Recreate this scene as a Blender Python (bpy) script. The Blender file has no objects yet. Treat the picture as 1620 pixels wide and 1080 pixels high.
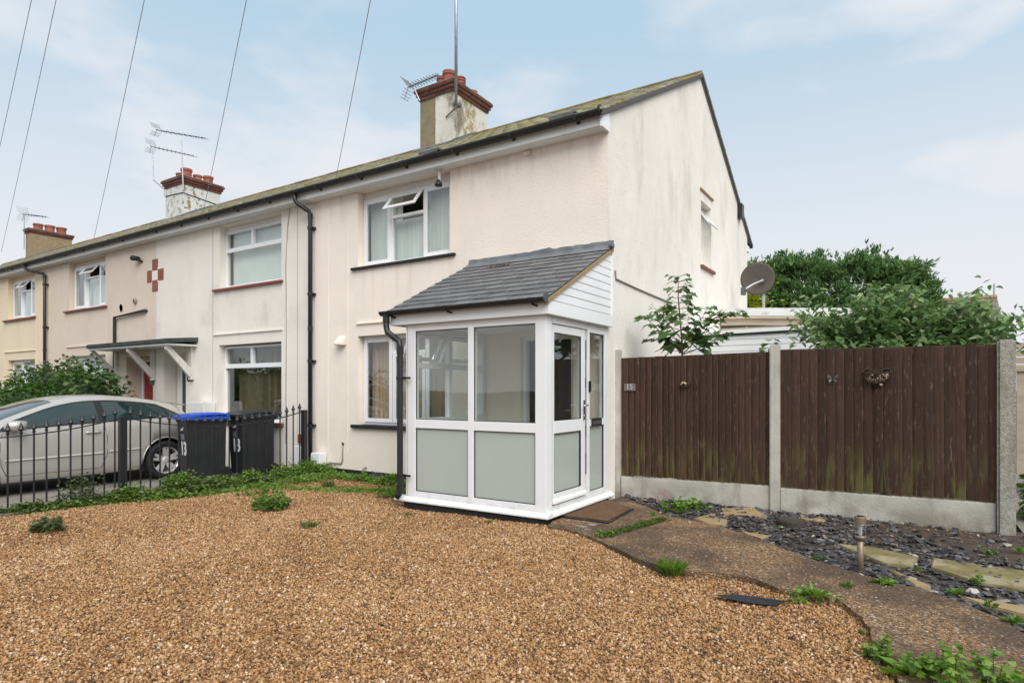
import bpy, math, random
import numpy as np
from mathutils import Vector, Matrix

R = math.radians
rng = np.random.default_rng(7)
random.seed(7)
scene = bpy.context.scene
C = scene.collection

# ------------------------------------------------------------------ camera
CAM_H = 1.4
YAW = R(32.63)
cd = bpy.data.cameras.new('camera'); cam = bpy.data.objects.new('camera', cd); C.objects.link(cam)
cam.location = (0, 0, CAM_H); cam.rotation_euler = (R(90), 0, YAW)
cd.sensor_width = 36; cd.lens = 21.69; cd.shift_y = 0.0469
cd.clip_start = 0.05; cd.clip_end = 2000
scene.camera = cam

# ------------------------------------------------------------------ sky, sun, exposure
SUN_EL, SUN_AZ = R(46), R(131)          # azimuth clockwise from +Y (house front faces -Y, gable faces +X)
w = bpy.data.worlds.new('World'); scene.world = w; w.use_nodes = True
nt = w.node_tree; nt.nodes.clear()
def N(nt, t, **k):
    n = nt.nodes.new(t)
    for a, v in k.items(): setattr(n, a, v)
    return n
out = N(nt, 'ShaderNodeOutputWorld'); bg = N(nt, 'ShaderNodeBackground'); bg.inputs['Strength'].default_value = 0.069
sky = N(nt, 'ShaderNodeTexSky', sky_type='NISHITA', sun_disc=False, sun_elevation=SUN_EL, sun_rotation=SUN_AZ,
        altitude=0, air_density=1.0, dust_density=1.5, ozone_density=1.5)
tc = N(nt, 'ShaderNodeTexCoord')
mp = N(nt, 'ShaderNodeMapping'); mp.inputs['Scale'].default_value = (1.0, 1.0, 2.4); mp.inputs['Location'].default_value = (0.35, 0.2, 0.1)
nz = N(nt, 'ShaderNodeTexNoise'); nz.inputs['Scale'].default_value = 2.7; nz.inputs['Detail'].default_value = 9; nz.inputs['Roughness'].default_value = 0.5
rp = N(nt, 'ShaderNodeValToRGB'); rp.color_ramp.interpolation = 'EASE'
rp.color_ramp.elements[0].position = 0.39; rp.color_ramp.elements[1].position = 0.64
rp.color_ramp.elements[0].color = (.10, .10, .10, 1); rp.color_ramp.elements[1].color = (.92, .92, .92, 1)
sx = N(nt, 'ShaderNodeSeparateXYZ')
el = N(nt, 'ShaderNodeMapRange'); el.interpolation_type = 'SMOOTHSTEP'
el.inputs['From Min'].default_value = 0.08; el.inputs['From Max'].default_value = 0.60
el.inputs['To Min'].default_value = 1.0; el.inputs['To Max'].default_value = 0.0
mxm = N(nt, 'ShaderNodeMath', operation='MAXIMUM')
cl = N(nt, 'ShaderNodeMix', data_type='RGBA')
cl.inputs['B'].default_value = (6.95, 7.05, 7.35, 1)
sk2 = N(nt, 'ShaderNodeMix', data_type='RGBA'); sk2.inputs['Factor'].default_value = 0.85
sk2.inputs['B'].default_value = (4.05, 5.85, 7.25, 1)
L = nt.links.new
L(tc.outputs['Generated'], mp.inputs['Vector']); L(mp.outputs[0], nz.inputs['Vector']); L(nz.outputs['Fac'], rp.inputs['Fac'])
L(tc.outputs['Generated'], sx.inputs[0]); L(sx.outputs['Z'], el.inputs['Value'])
L(rp.outputs['Color'], mxm.inputs[0]); L(el.outputs[0], mxm.inputs[1])
L(mxm.outputs[0], cl.inputs['Factor']); L(sky.outputs[0], sk2.inputs['A']); L(sk2.outputs['Result'], cl.inputs['A'])
L(cl.outputs['Result'], bg.inputs['Color']); L(bg.outputs[0], out.inputs['Surface'])

ld = bpy.data.lights.new('sun', 'SUN'); sun = bpy.data.objects.new('sun', ld); C.objects.link(sun)
ld.energy = 2.0; ld.angle = R(50); ld.color = (1.0, 0.965, 0.92)
sdir = Vector((math.sin(SUN_AZ) * math.cos(SUN_EL), math.cos(SUN_AZ) * math.cos(SUN_EL), math.sin(SUN_EL)))
sun.rotation_euler = (-sdir).to_track_quat('-Z', 'Y').to_euler()
vs = scene.view_settings
scene.display_settings.display_device = 'sRGB'
vs.view_transform = 'Standard'; vs.look = 'None'; vs.gamma = 1; vs.use_curve_mapping = False
vs.exposure = 0.80
scene.cycles.max_bounces = 10; scene.cycles.transparent_max_bounces = 24

# ------------------------------------------------------------------ pixel of the photograph -> point on a real plane
FPX, CX, HY = 976.0, 810.0, 616.0
_c, _s = math.cos(YAW), math.sin(YAW)
def ray(px, py):
    a = (px - CX) / FPX; b = (HY - py) / FPX
    return (a * _c - _s, a * _s + _c, b)
def onY(px, py, Y):
    d = ray(px, py); t = Y / d[1]; return Vector((d[0] * t, Y, CAM_H + d[2] * t))
def onX(px, py, X):
    d = ray(px, py); t = X / d[0]; return Vector((X, d[1] * t, CAM_H + d[2] * t))
def G(px, py, z=0.0):
    d = ray(px, py); t = (z - CAM_H) / d[2]; return Vector((d[0] * t, d[1] * t, z))

# ------------------------------------------------------------------ mesh helpers
def wloc(o):
    v = Vector((0, 0, 0))
    while o is not None:
        v += o.location; o = o.parent
    return v
class MB:
    def __init__(s): s.v = []; s.f = []
    def add(s, vs, fs):
        b = len(s.v); s.v += [tuple(p) for p in vs]; s.f += [tuple(b + i for i in f) for f in fs]; return s
    def quad(s, *p): return s.add(p, [tuple(range(len(p)))])
    def box(s, x0, x1, y0, y1, z0, z1, M=None):
        vs = [Vector((x, y, z)) for z in (z0, z1) for x, y in ((x0, y0), (x1, y0), (x1, y1), (x0, y1))]
        if M is not None: vs = [M @ p for p in vs]
        return s.add(vs, [(3, 2, 1, 0), (4, 5, 6, 7), (0, 1, 5, 4), (1, 2, 6, 5), (2, 3, 7, 6), (3, 0, 4, 7)])
    def prism(s, poly, d):
        """poly: 3D points (counter-clockwise seen from +d), extruded by vector d"""
        n = len(poly); d = Vector(d); P = [Vector(p) for p in poly]
        return s.add(P + [p + d for p in P], [tuple(range(n - 1, -1, -1)), tuple(range(n, 2 * n))] + [(i, (i + 1) % n, n + (i + 1) % n, n + i) for i in range(n)])
    def tube(s, pts, r, n=8, caps=True):
        P = [Vector(p) for p in pts]; rs = r if isinstance(r, (list, tuple)) else [r] * len(P)
        rings = []; up = None
        for i, p in enumerate(P):
            t = (P[min(i + 1, len(P) - 1)] - P[max(i - 1, 0)]).normalized()
            if up is None or abs(up.dot(t)) > .98:
                up = Vector((0, 0, 1)) if abs(t.z) < .9 else Vector((1, 0, 0))
            a = t.cross(up).normalized(); b = a.cross(t).normalized(); up = b
            rings.append([p + (a * math.cos(2 * math.pi * k / n) + b * math.sin(2 * math.pi * k / n)) * rs[i] for k in range(n)])
        vs = [q for r_ in rings for q in r_]; fs = []
        for i in range(len(P) - 1):
            for k in range(n):
                k2 = (k + 1) % n
                fs.append((i * n + k, i * n + k2, (i + 1) * n + k2, (i + 1) * n + k))
        if caps:
            fs.append(tuple(range(n - 1, -1, -1))); fs.append(tuple((len(P) - 1) * n + k for k in range(n)))
        return s.add(vs, fs)
    def lathe(s, prof, c=(0, 0, 0), n=20, axis='z', caps=True):
        vs = []; fs = []
        for r, z in prof:
            for k in range(n):
                a = 2 * math.pi * k / n; u, v = r * math.cos(a), r * math.sin(a)
                vs.append((c[0] + u, c[1] + v, c[2] + z) if axis == 'z' else (c[0] + z, c[1] + u, c[2] + v) if axis == 'x' else (c[0] + v, c[1] + z, c[2] + u))
        for i in range(len(prof) - 1):
            for k in range(n):
                fs.append((i * n + k, i * n + (k + 1) % n, (i + 1) * n + (k + 1) % n, (i + 1) * n + k))
        if caps:
            fs.append(tuple(range(n - 1, -1, -1))); fs.append(tuple((len(prof) - 1) * n + k for k in range(n)))
        return s.add(vs, fs)
    def mesh(s, name, mat, off=None, smooth=False):
        me = bpy.data.meshes.new(name)
        vs = s.v if off is None else [(p[0] - off[0], p[1] - off[1], p[2] - off[2]) for p in s.v]
        me.from_pydata(vs, [], s.f); me.update()
        if mat: me.materials.append(mat)
        if smooth:
            for p in me.polygons: p.use_smooth = True
        return me
    def build(s, name, mat, parent=None, smooth=False, bevel=0, recalc=True):
        off = wloc(parent) if parent is not None else None
        me = s.mesh(name, mat, off, smooth)
        if recalc or bevel:
            import bmesh
            bm = bmesh.new(); bm.from_mesh(me)
            if recalc: bmesh.ops.recalc_face_normals(bm, faces=bm.faces)
            if bevel:
                es = [e for e in bm.edges if len(e.link_faces) == 2 and e.calc_face_angle(0) > .6]
                bmesh.ops.bevel(bm, geom=es, offset=bevel, segments=2, affect='EDGES', clamp_overlap=True)
            bm.to_mesh(me); bm.free()
        o = bpy.data.objects.new(name, me); C.objects.link(o)
        if parent is not None: o.parent = parent
        return o
def inst(me, name, parent, loc=(0, 0, 0), rot=(0, 0, 0), scl=(1, 1, 1)):
    o = bpy.data.objects.new(name, me); C.objects.link(o); o.parent = parent
    off = wloc(parent) if parent is not None else Vector((0, 0, 0))
    o.location = Vector(loc) - off; o.rotation_euler = rot; o.scale = scl
    return o
def tag(o, label=None, cat=None, group=None, kind=None):
    if label: o['label'] = label
    if cat: o['category'] = cat
    if group: o['group'] = group
    if kind: o['kind'] = kind
    return o
def thing(name, label, cat, loc=(0, 0, 0), group=None):
    o = bpy.data.objects.new(name, None); C.objects.link(o); o.location = loc; o.empty_display_size = .2
    return tag(o, label, cat, group)
def children(o): return [c for c in bpy.data.objects if c.parent == o]
def fast_mesh(name, V, F, mat, parent=None, smooth=False):
    """V (n,3) array, F (m,k) array of equal-sized faces"""
    V = np.asarray(V, dtype=np.float32); F = np.asarray(F, dtype=np.int32)
    if parent is not None: V = V - np.array(wloc(parent), dtype=np.float32)
    me = bpy.data.meshes.new(name); k = F.shape[1]
    me.vertices.add(len(V)); me.vertices.foreach_set('co', V.ravel())
    me.loops.add(F.size); me.loops.foreach_set('vertex_index', F.ravel())
    me.polygons.add(len(F)); me.polygons.foreach_set('loop_start', np.arange(0, F.size, k, dtype=np.int32))
    me.update(calc_edges=True); me.validate()
    me.materials.append(mat)
    if smooth: me.polygons.foreach_set('use_smooth', np.ones(len(F), dtype=bool))
    o = bpy.data.objects.new(name, me); C.objects.link(o)
    if parent is not None: o.parent = parent
    return o

# ------------------------------------------------------------------ materials
def srgb(r, g, b):
    f = lambda u: (u / 255 / 12.92) if u <= 10.3 else ((u / 255 + .055) / 1.055) ** 2.4
    return (f(r), f(g), f(b))
def pm(name, stops, scale=6, detail=6, rough=.7, bump=0, bscale=None, stretch=(1, 1, 1), metal=0, var=0, spec=.4, rnd='obj', bdetail=8, bdist=.01, coat=0):
    m = bpy.data.materials.new(name); m.use_nodes = True; t = m.node_tree; t.nodes.clear(); L = t.links.new
    o = N(t, 'ShaderNodeOutputMaterial'); b = N(t, 'ShaderNodeBsdfPrincipled'); L(b.outputs[0], o.inputs[0])
    b.inputs['Roughness'].default_value = rough; b.inputs['Metallic'].default_value = metal; b.inputs['Specular IOR Level'].default_value = spec
    if coat: b.inputs['Coat Weight'].default_value = coat; b.inputs['Coat Roughness'].default_value = .06
    tc = N(t, 'ShaderNodeTexCoord'); mp = N(t, 'ShaderNodeMapping'); mp.inputs['Scale'].default_value = stretch
    vec = tc.outputs['Object']
    r = None
    if var:
        if rnd == 'obj': oi = N(t, 'ShaderNodeObjectInfo'); r = oi.outputs['Random']
        else: ge = N(t, 'ShaderNodeNewGeometry'); r = ge.outputs['Random Per Island']
        ad = N(t, 'ShaderNodeVectorMath', operation='MULTIPLY_ADD'); ad.inputs[1].default_value = (37, 53, 71)
        L(r, ad.inputs[0]); L(vec, ad.inputs[2]); vec = ad.outputs[0]
    L(vec, mp.inputs[0])
    nz = N(t, 'ShaderNodeTexNoise'); nz.inputs['Scale'].default_value = scale; nz.inputs['Detail'].default_value = detail; nz.inputs['Roughness'].default_value = .62
    L(mp.outputs[0], nz.inputs['Vector'])
    rp = N(t, 'ShaderNodeValToRGB'); e = rp.color_ramp.elements
    if len(stops) == 1: stops = [(0, stops[0]), (1, stops[0])] if not isinstance(stops[0][1], tuple) else stops * 2
    stops = [(p, c) for p, c in stops]
    while len(e) < len(stops): e.new(.5)
    for i, (p, c) in enumerate(stops): e[i].position = p; e[i].color = (*c, 1)
    L(nz.outputs['Fac'], rp.inputs['Fac']); col = rp.outputs['Color']
    if var:
        mr = N(t, 'ShaderNodeMapRange'); mr.inputs['To Min'].default_value = 1 - var; mr.inputs['To Max'].default_value = 1 + var; L(r, mr.inputs['Value'])
        vm = N(t, 'ShaderNodeVectorMath', operation='SCALE'); L(col, vm.inputs[0]); L(mr.outputs[0], vm.inputs['Scale']); col = vm.outputs[0]
    L(col, b.inputs['Base Color'])
    if bump:
        bn = N(t, 'ShaderNodeTexNoise'); bn.inputs['Scale'].default_value = bscale or scale * 4; bn.inputs['Detail'].default_value = bdetail
        L(mp.outputs[0], bn.inputs['Vector'])
        bp = N(t, 'ShaderNodeBump'); bp.inputs['Strength'].default_value = bump; bp.inputs['Distance'].default_value = bdist
        L(bn.outputs['Fac'], bp.inputs['Height']); L(bp.outputs[0], b.inputs['Normal'])
    m['vec'] = 0
    return m
def layer(m, col, scale, lo, hi, fac=1.0, stretch=(1, 1, 1), detail=6, zr=None, zaxis='Z', rough=None, off=0.0, seg=None):
    """stain / moss / wear layer with a noise-shaped outline; zr limits it to a height band (z at 0, z at 1)"""
    t = m.node_tree; L = t.links.new
    b = next(n for n in t.nodes if n.type == 'BSDF_PRINCIPLED')
    src = b.inputs['Base Color'].links[0].from_socket
    mp0 = next((n for n in t.nodes if n.type == 'MAPPING'), None)
    vec = mp0.inputs[0].links[0].from_socket
    mp = N(t, 'ShaderNodeMapping'); mp.inputs['Scale'].default_value = stretch; mp.inputs['Location'].default_value = (off, off * .7, off * 1.3); L(vec, mp.inputs[0])
    nz = N(t, 'ShaderNodeTexNoise'); nz.inputs['Scale'].default_value = scale; nz.inputs['Detail'].default_value = detail; nz.inputs['Roughness'].default_value = .6
    L(mp.outputs[0], nz.inputs['Vector'])
    mr = N(t, 'ShaderNodeMapRange', interpolation_type='SMOOTHSTEP'); mr.inputs['From Min'].default_value = lo; mr.inputs['From Max'].default_value = hi; mr.inputs['To Max'].default_value = fac
    L(nz.outputs['Fac'], mr.inputs['Value']); f = mr.outputs[0]
    def band(axis, z0, z1, f):
        tc = next(n for n in t.nodes if n.type == 'TEX_COORD'); sx = N(t, 'ShaderNodeSeparateXYZ'); L(tc.outputs['Object'], sx.inputs[0])
        m2 = N(t, 'ShaderNodeMapRange', interpolation_type='SMOOTHSTEP'); m2.inputs['From Min'].default_value = z0; m2.inputs['From Max'].default_value = z1
        L(sx.outputs[axis], m2.inputs['Value']); mu = N(t, 'ShaderNodeMath', operation='MULTIPLY'); L(f, mu.inputs[0]); L(m2.outputs[0], mu.inputs[1]); return mu.outputs[0]
    if zr: f = band(zaxis, zr[0], zr[1], f)
    if seg:
        for ax, z0, z1 in seg: f = band(ax, z0, z1, f)
    mx = N(t, 'ShaderNodeMix', data_type='RGBA'); mx.inputs['B'].default_value = (*col, 1)
    L(f, mx.inputs['Factor']); L(src, mx.inputs['A']); L(mx.outputs['Result'], b.inputs['Base Color'])
    return m
def glass(name, tint=(.86, .93, .90), refl=1.0, rough=0.0):
    m = bpy.data.materials.new(name); m.use_nodes = True; t = m.node_tree; t.nodes.clear(); L = t.links.new
    o = N(t, 'ShaderNodeOutputMaterial'); mx = N(t, 'ShaderNodeMixShader'); tr = N(t, 'ShaderNodeBsdfTransparent'); gl = N(t, 'ShaderNodeBsdfGlossy')
    tr.inputs[0].default_value = (*tint, 1); gl.inputs['Roughness'].default_value = rough; gl.inputs[0].default_value = (.95, .97, 1, 1)
    ge = N(t, 'ShaderNodeNewGeometry'); dt = N(t, 'ShaderNodeVectorMath', operation='DOT_PRODUCT'); L(ge.outputs['Incoming'], dt.inputs[0]); L(ge.outputs['Normal'], dt.inputs[1])
    ab = N(t, 'ShaderNodeMath', operation='ABSOLUTE'); L(dt.outputs['Value'], ab.inputs[0]); om = N(t, 'ShaderNodeMath', operation='SUBTRACT'); om.inputs[0].default_value = 1; om.use_clamp = True; L(ab.outputs[0], om.inputs[1])
    pw = N(t, 'ShaderNodeMath', operation='POWER'); pw.inputs[1].default_value = 5; L(om.outputs[0], pw.inputs[0]); fr = N(t, 'ShaderNodeMath', operation='MULTIPLY_ADD'); fr.inputs[1].default_value = .96; fr.inputs[2].default_value = .04; L(pw.outputs[0], fr.inputs[0])
    nz = N(t, 'ShaderNodeTexNoise'); nz.inputs['Scale'].default_value = 1.6; nz.inputs['Detail'].default_value = 1
    tc = N(t, 'ShaderNodeTexCoord'); L(tc.outputs['Object'], nz.inputs['Vector'])
    bp = N(t, 'ShaderNodeBump'); bp.inputs['Strength'].default_value = .12; bp.inputs['Distance'].default_value = .02; L(nz.outputs['Fac'], bp.inputs['Height'])
    L(bp.outputs[0], gl.inputs['Normal'])
    ml = N(t, 'ShaderNodeMath', operation='MULTIPLY'); ml.inputs[1].default_value = refl; ml.use_clamp = True; L(fr.outputs[0], ml.inputs[0])
    L(ml.outputs[0], mx.inputs[0]); L(tr.outputs[0], mx.inputs[1]); L(gl.outputs[0], mx.inputs[2]); L(mx.outputs[0], o.inputs[0])
    return m
def leafmat(name, stops, rough=.45, trans=.35, rnd='isl', spec=.4):
    m = bpy.data.materials.new(name); m.use_nodes = True; t = m.node_tree; t.nodes.clear(); L = t.links.new
    o = N(t, 'ShaderNodeOutputMaterial'); b = N(t, 'ShaderNodeBsdfPrincipled'); tl = N(t, 'ShaderNodeBsdfTranslucent'); mx = N(t, 'ShaderNodeMixShader'); mx.inputs[0].default_value = trans
    b.inputs['Roughness'].default_value = rough; b.inputs['Specular IOR Level'].default_value = spec
    if rnd == 'isl': ge = N(t, 'ShaderNodeNewGeometry'); r = ge.outputs['Random Per Island']
    else: oi = N(t, 'ShaderNodeObjectInfo'); r = oi.outputs['Random']
    rp = N(t, 'ShaderNodeValToRGB'); e = rp.color_ramp.elements
    while len(e) < len(stops): e.new(.5)
    for i, (p, c) in enumerate(stops): e[i].position = p; e[i].color = (*c, 1)
    L(r, rp.inputs[0]); L(rp.outputs[0], b.inputs['Base Color'])
    hs = N(t, 'ShaderNodeHueSaturation'); hs.inputs['Value'].default_value = 1.3; hs.inputs['Saturation'].default_value = 1.1; L(rp.outputs[0], hs.inputs['Color']); L(hs.outputs[0], tl.inputs[0])
    L(b.outputs[0], mx.inputs[1]); L(tl.outputs[0], mx.inputs[2]); L(mx.outputs[0], o.inputs[0])
    return m
def flat(name, c, **k): return pm(name, [(0, tuple(x * .9 for x in c)), (1, tuple(min(1, x * 1.08) for x in c))], **k)

M = {}
def wall_mat(name, c, dirt, k=.5):
    m = pm(name, [(.25, tuple(x * .93 for x in c)), (.75, tuple(min(.92, x * 1.04) for x in c))], scale=1.3, rough=.88, bump=.32, bscale=34, spec=.2, bdetail=5, bdist=.012)
    layer(m, dirt, 1.1, .46, .74, k * .6, stretch=(1.2, 1.2, .6), detail=9)
    layer(m, tuple(x * .7 for x in dirt), 42, .60, .72, .22, stretch=(1, 1, .7), detail=4, off=9)
    layer(m, tuple(x * .8 for x in dirt), 7, .60, .82, k * .5, stretch=(1.2, 1.2, .45), detail=9, off=4)
    return m
M['render_a'] = wall_mat('pink_cream_render', (.87, .782, .682), (.68, .58, .49), .2)
layer(M['render_a'], (.50, .41, .34), 3.0, .42, .70, .40, stretch=(2.2, 1, .5), zr=(3.9, 4.7), off=8)
layer(M['render_a'], (.55, .48, .40), 2.0, .46, .72, .25, stretch=(6, 1, .35), seg=[('X', -1.86, -1.76), ('X', .42, .34), ('Z', 3.37, 3.33), ('Z', 2.3, 3.3)], off=21)
M['render_gable'] = wall_mat('white_roughcast', (.81, .768, .70), (.60, .56, .50), .30)
layer(M['render_gable'], (.44, .41, .35), 1.5, .48, .74, .42, stretch=(1, 1.2, .42), detail=10, off=3)
layer(M['render_gable'], (.42, .42, .36), 16, .58, .72, .35, stretch=(1, 1, .6), detail=9, off=13)
M['render_b'] = wall_mat('offwhite_render', (.80, .75, .68), (.54, .48, .41), .42)
layer(M['render_b'], (.42, .40, .36), 1.3, .50, .72, .55, stretch=(.9, 1, .5), seg=[('Z', 2.3, 2.8), ('Z', 3.7, 2.9)], off=3)
M['render_c'] = wall_mat('beige_render', (.69, .58, .48), (.47, .39, .33), .4)
M['render_d'] = wall_mat('pale_yellow_render', (.76, .64, .47), (.58, .48, .35), .3)
M['render_bead'] = flat('grey_joint', (.45, .41, .37), rough=.9)
M['upvc'] = pm('white_upvc', [(.3, (.80, .81, .82)), (.8, (.84, .845, .85))], scale=3, rough=.32, spec=.5, bump=.03, bscale=5)
layer(M['upvc'], (.45, .42, .36), 9, .44, .72, .35, zr=(.36, .10), detail=9)
M['upvc_old'] = pm('weathered_white_paint', [(.3, (.66, .65, .62)), (.8, (.74, .73, .71))], scale=3, rough=.5)
layer(M['upvc_old'], (.4, .36, .3), 7, .55, .8, .4, stretch=(1, 1, .4))
M['fascia'] = pm('white_fascia', [(.3, (.76, .76, .75)), (.8, (.82, .82, .81))], scale=2, rough=.4)
layer(M['fascia'], (.5, .47, .42), 3, .58, .8, .35, stretch=(3, 1, .6))
M['black_plastic'] = pm('black_plastic', [(.3, (.012, .012, .014)), (.8, (.02, .02, .022))], scale=8, rough=.38, spec=.5)
M['black_iron'] = pm('black_painted_iron', [(.3, (.010, .011, .014)), (.8, (.02, .021, .026))], scale=20, rough=.42, spec=.5, bump=.1, bscale=60)
M['black_paint'] = pm('black_plinth_paint', [(.3, (.012, .013, .015)), (.75, (.028, .028, .03))], scale=9, rough=.6, bump=.35, bscale=30)
layer(M['black_paint'], (.18, .15, .11), 12, .6, .75, .45, detail=9)
M['red_tile'] = pm('red_tile', [(.3, (.20, .055, .04)), (.75, (.27, .085, .065))], scale=14, rough=.6, var=.12, bump=.2)
M['brick'] = pm('dark_red_brick', [(.3, (.11, .035, .025)), (.75, (.21, .075, .05))], scale=14, rough=.85, var=.35, bump=.5, bscale=50)
layer(M['brick'], (.05, .045, .04), 6, .5, .7, .6, detail=8)
M['mortar'] = pm('mortar', [(.3, (.20, .18, .16)), (.75, (.32, .30, .27))], scale=20, rough=.95, bump=.5)
M['pot'] = pm('terracotta', [(.3, (.30, .085, .05)), (.75, (.42, .14, .085))], scale=9, rough=.7, var=.2)
layer(M['pot'], (.07, .055, .05), 5, .5, .7, .6, stretch=(1, 1, .4))
M['frost'] = None
M['glass'] = glass('clear_glass', (.96, .98, .965), 1.5)
M['glass_dark'] = glass('window_glass', (.94, .965, .955), 1.7)
M['blind'] = pm('pale_blind_fabric', [(.3, (.70, .71, .67)), (.8, (.80, .81, .77))], scale=2, rough=.8, var=.12, rnd='isl')
M['blind_brown'] = pm('taupe_blind_fabric', [(.3, (.13, .10, .06)), (.8, (.24, .19, .12))], scale=2, rough=.8, var=.3, rnd='isl')
M['curtain'] = pm('tan_curtain', [(.3, (.40, .27, .17)), (.8, (.58, .44, .31))], scale=5, rough=.9, stretch=(6, 6, .3))
M['dark_in'] = flat('dark_interior', (.05, .045, .04), rough=.9)
M['plaster_in'] = flat('interior_plaster', (.55, .52, .46), rough=.9)
M['metal'] = pm('galvanised_metal', [(.3, (.33, .33, .34)), (.8, (.5, .5, .5))], scale=9, rough=.45, metal=.8)
M['chrome'] = flat('polished_metal', (.62, .61, .6), rough=.18, metal=1)
M['dull_metal'] = pm('dull_grey_metal', [(.3, (.09, .09, .095)), (.8, (.2, .2, .2))], scale=9, rough=.55, metal=.5)
M['wire'] = flat('grey_cable', (.34, .35, .36), rough=.6)
M['cable'] = flat('dusty_cable', (.30, .26, .22), rough=.7)
M['lead'] = pm('lead_flashing', [(.3, (.13, .14, .155)), (.75, (.24, .25, .265))], scale=6, rough=.5, metal=.25, bump=.6, bscale=12)
M['slate'] = pm('grey_roof_slate', [(.3, (.115, .115, .117)), (.75, (.17, .169, .17))], scale=9, rough=.55, var=.2, bump=.3, bscale=40, stretch=(1, 3, 1))
M['slate_edge'] = M['slate']
M['lath'] = pm('tan_timber', [(.3, (.25, .16, .075)), (.75, (.42, .29, .15))], scale=7, rough=.8, stretch=(6, 1, 6), bump=.3)
M['timber_pale'] = pm('painted_timber', [(.3, (.52, .50, .46)), (.75, (.70, .68, .64))], scale=8, rough=.7, stretch=(4, 4, 1))
layer(M['timber_pale'], (.22, .17, .13), 10, .6, .72, .7)
# mossy roof tiles
M['roof'] = pm('mossy_roof_tile', [(.3, (.12, .115, .11)), (.75, (.27, .26, .25))], scale=5, rough=.9, var=.22, rnd='isl', bump=.6, bscale=40)
layer(M['roof'], (.25, .215, .065), 2.6, .40, .57, .85, detail=9)
layer(M['roof'], (.15, .17, .045), 9, .52, .68, .6, detail=8, off=5)
layer(M['roof'], (.40, .40, .38), 1.3, .56, .66, .75, stretch=(.35, 1, 1), detail=6, off=11)
M['ridge'] = pm('clay_ridge', [(.3, (.16, .07, .05)), (.75, (.27, .14, .10))], scale=6, rough=.9, bump=.4)
layer(M['ridge'], (.2, .17, .05), 5, .45, .6, .8)
M['chim_a'] = pm('stained_white_render', [(.3, (.58, .55, .48)), (.75, (.74, .71, .64))], scale=3, rough=.95, bump=.7, bscale=22)
layer(M['chim_a'], (.15, .125, .08), 3.0, .46, .63, .85, detail=10, stretch=(1, 1, .6))
layer(M['chim_a'], (.33, .26, .08), 8, .45, .56, .95, detail=9, off=2, seg=[('Y', 3.55, 3.68), ('Y', 4.15, 3.95)])
M['chim_olive'] = pm('olive_render', [(.3, (.20, .165, .095)), (.75, (.29, .245, .15))], scale=4, rough=.95, bump=.6, bscale=22)
M['chim_b'] = pm('flaking_white_render', [(.3, (.56, .58, .56)), (.75, (.72, .73, .71))], scale=3, rough=.95, bump=.7, bscale=22)
layer(M['chim_b'], (.28, .19, .075), 7, .52, .6, .95, detail=10, seg=[('Y', 3.15, 3.2), ('Y', 3.9, 3.7)])
M['chim_c'] = pm('tan_brick_render', [(.3, (.25, .185, .11)), (.75, (.36, .28, .18))], scale=9, rough=.95, bump=.6, bscale=30)
M['chim_c_end'] = flat('cream_chimney_paint', (.66, .54, .42), rough=.9)
# fence
M['board'] = pm('dark_brown_fence_stain', [(.25, (.036, .018, .0115)), (.7, (.085, .044, .028))], scale=5, rough=.72, stretch=(9, 9, .5), var=.28, bump=.45, bscale=9, bdist=.006)
layer(M['board'], (.20, .14, .11), 9, .57, .72, .8, stretch=(5, 5, .9), detail=9, off=7)
layer(M['board'], (.30, .27, .22), 16, .70, .78, .7, stretch=(4, 4, .8), detail=6, off=17)
layer(M['board'], (.13, .12, .03), 4.0, .44, .64, .9, stretch=(3, 3, .5), zr=(.62, .10), detail=8, off=2)
M['concrete'] = pm('pale_concrete', [(.3, (.40, .38, .33)), (.75, (.56, .54, .48))], scale=4, rough=.92, bump=.4, bscale=40)
layer(M['concrete'], (.25, .22, .19), 5, .50, .74, .7, stretch=(1.2, 1.2, .3), detail=9)
layer(M['concrete'], (.16, .13, .095), 2.2, .36, .62, .75, zr=(.36, .02), detail=9, off=6)
M['concrete_rough'] = pm('rough_aggregate_concrete', [(.3, (.23, .215, .18)), (.7, (.42, .40, .345))], scale=28, rough=.95, bump=1.0, bscale=75, bdist=.01)
layer(M['concrete_rough'], (.55, .54, .50), 4, .58, .66, .5, zr=(.45, .1))
layer(M['concrete_rough'], (.15, .14, .10), 3, .5, .7, .5, stretch=(1, 1, .4))
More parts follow.
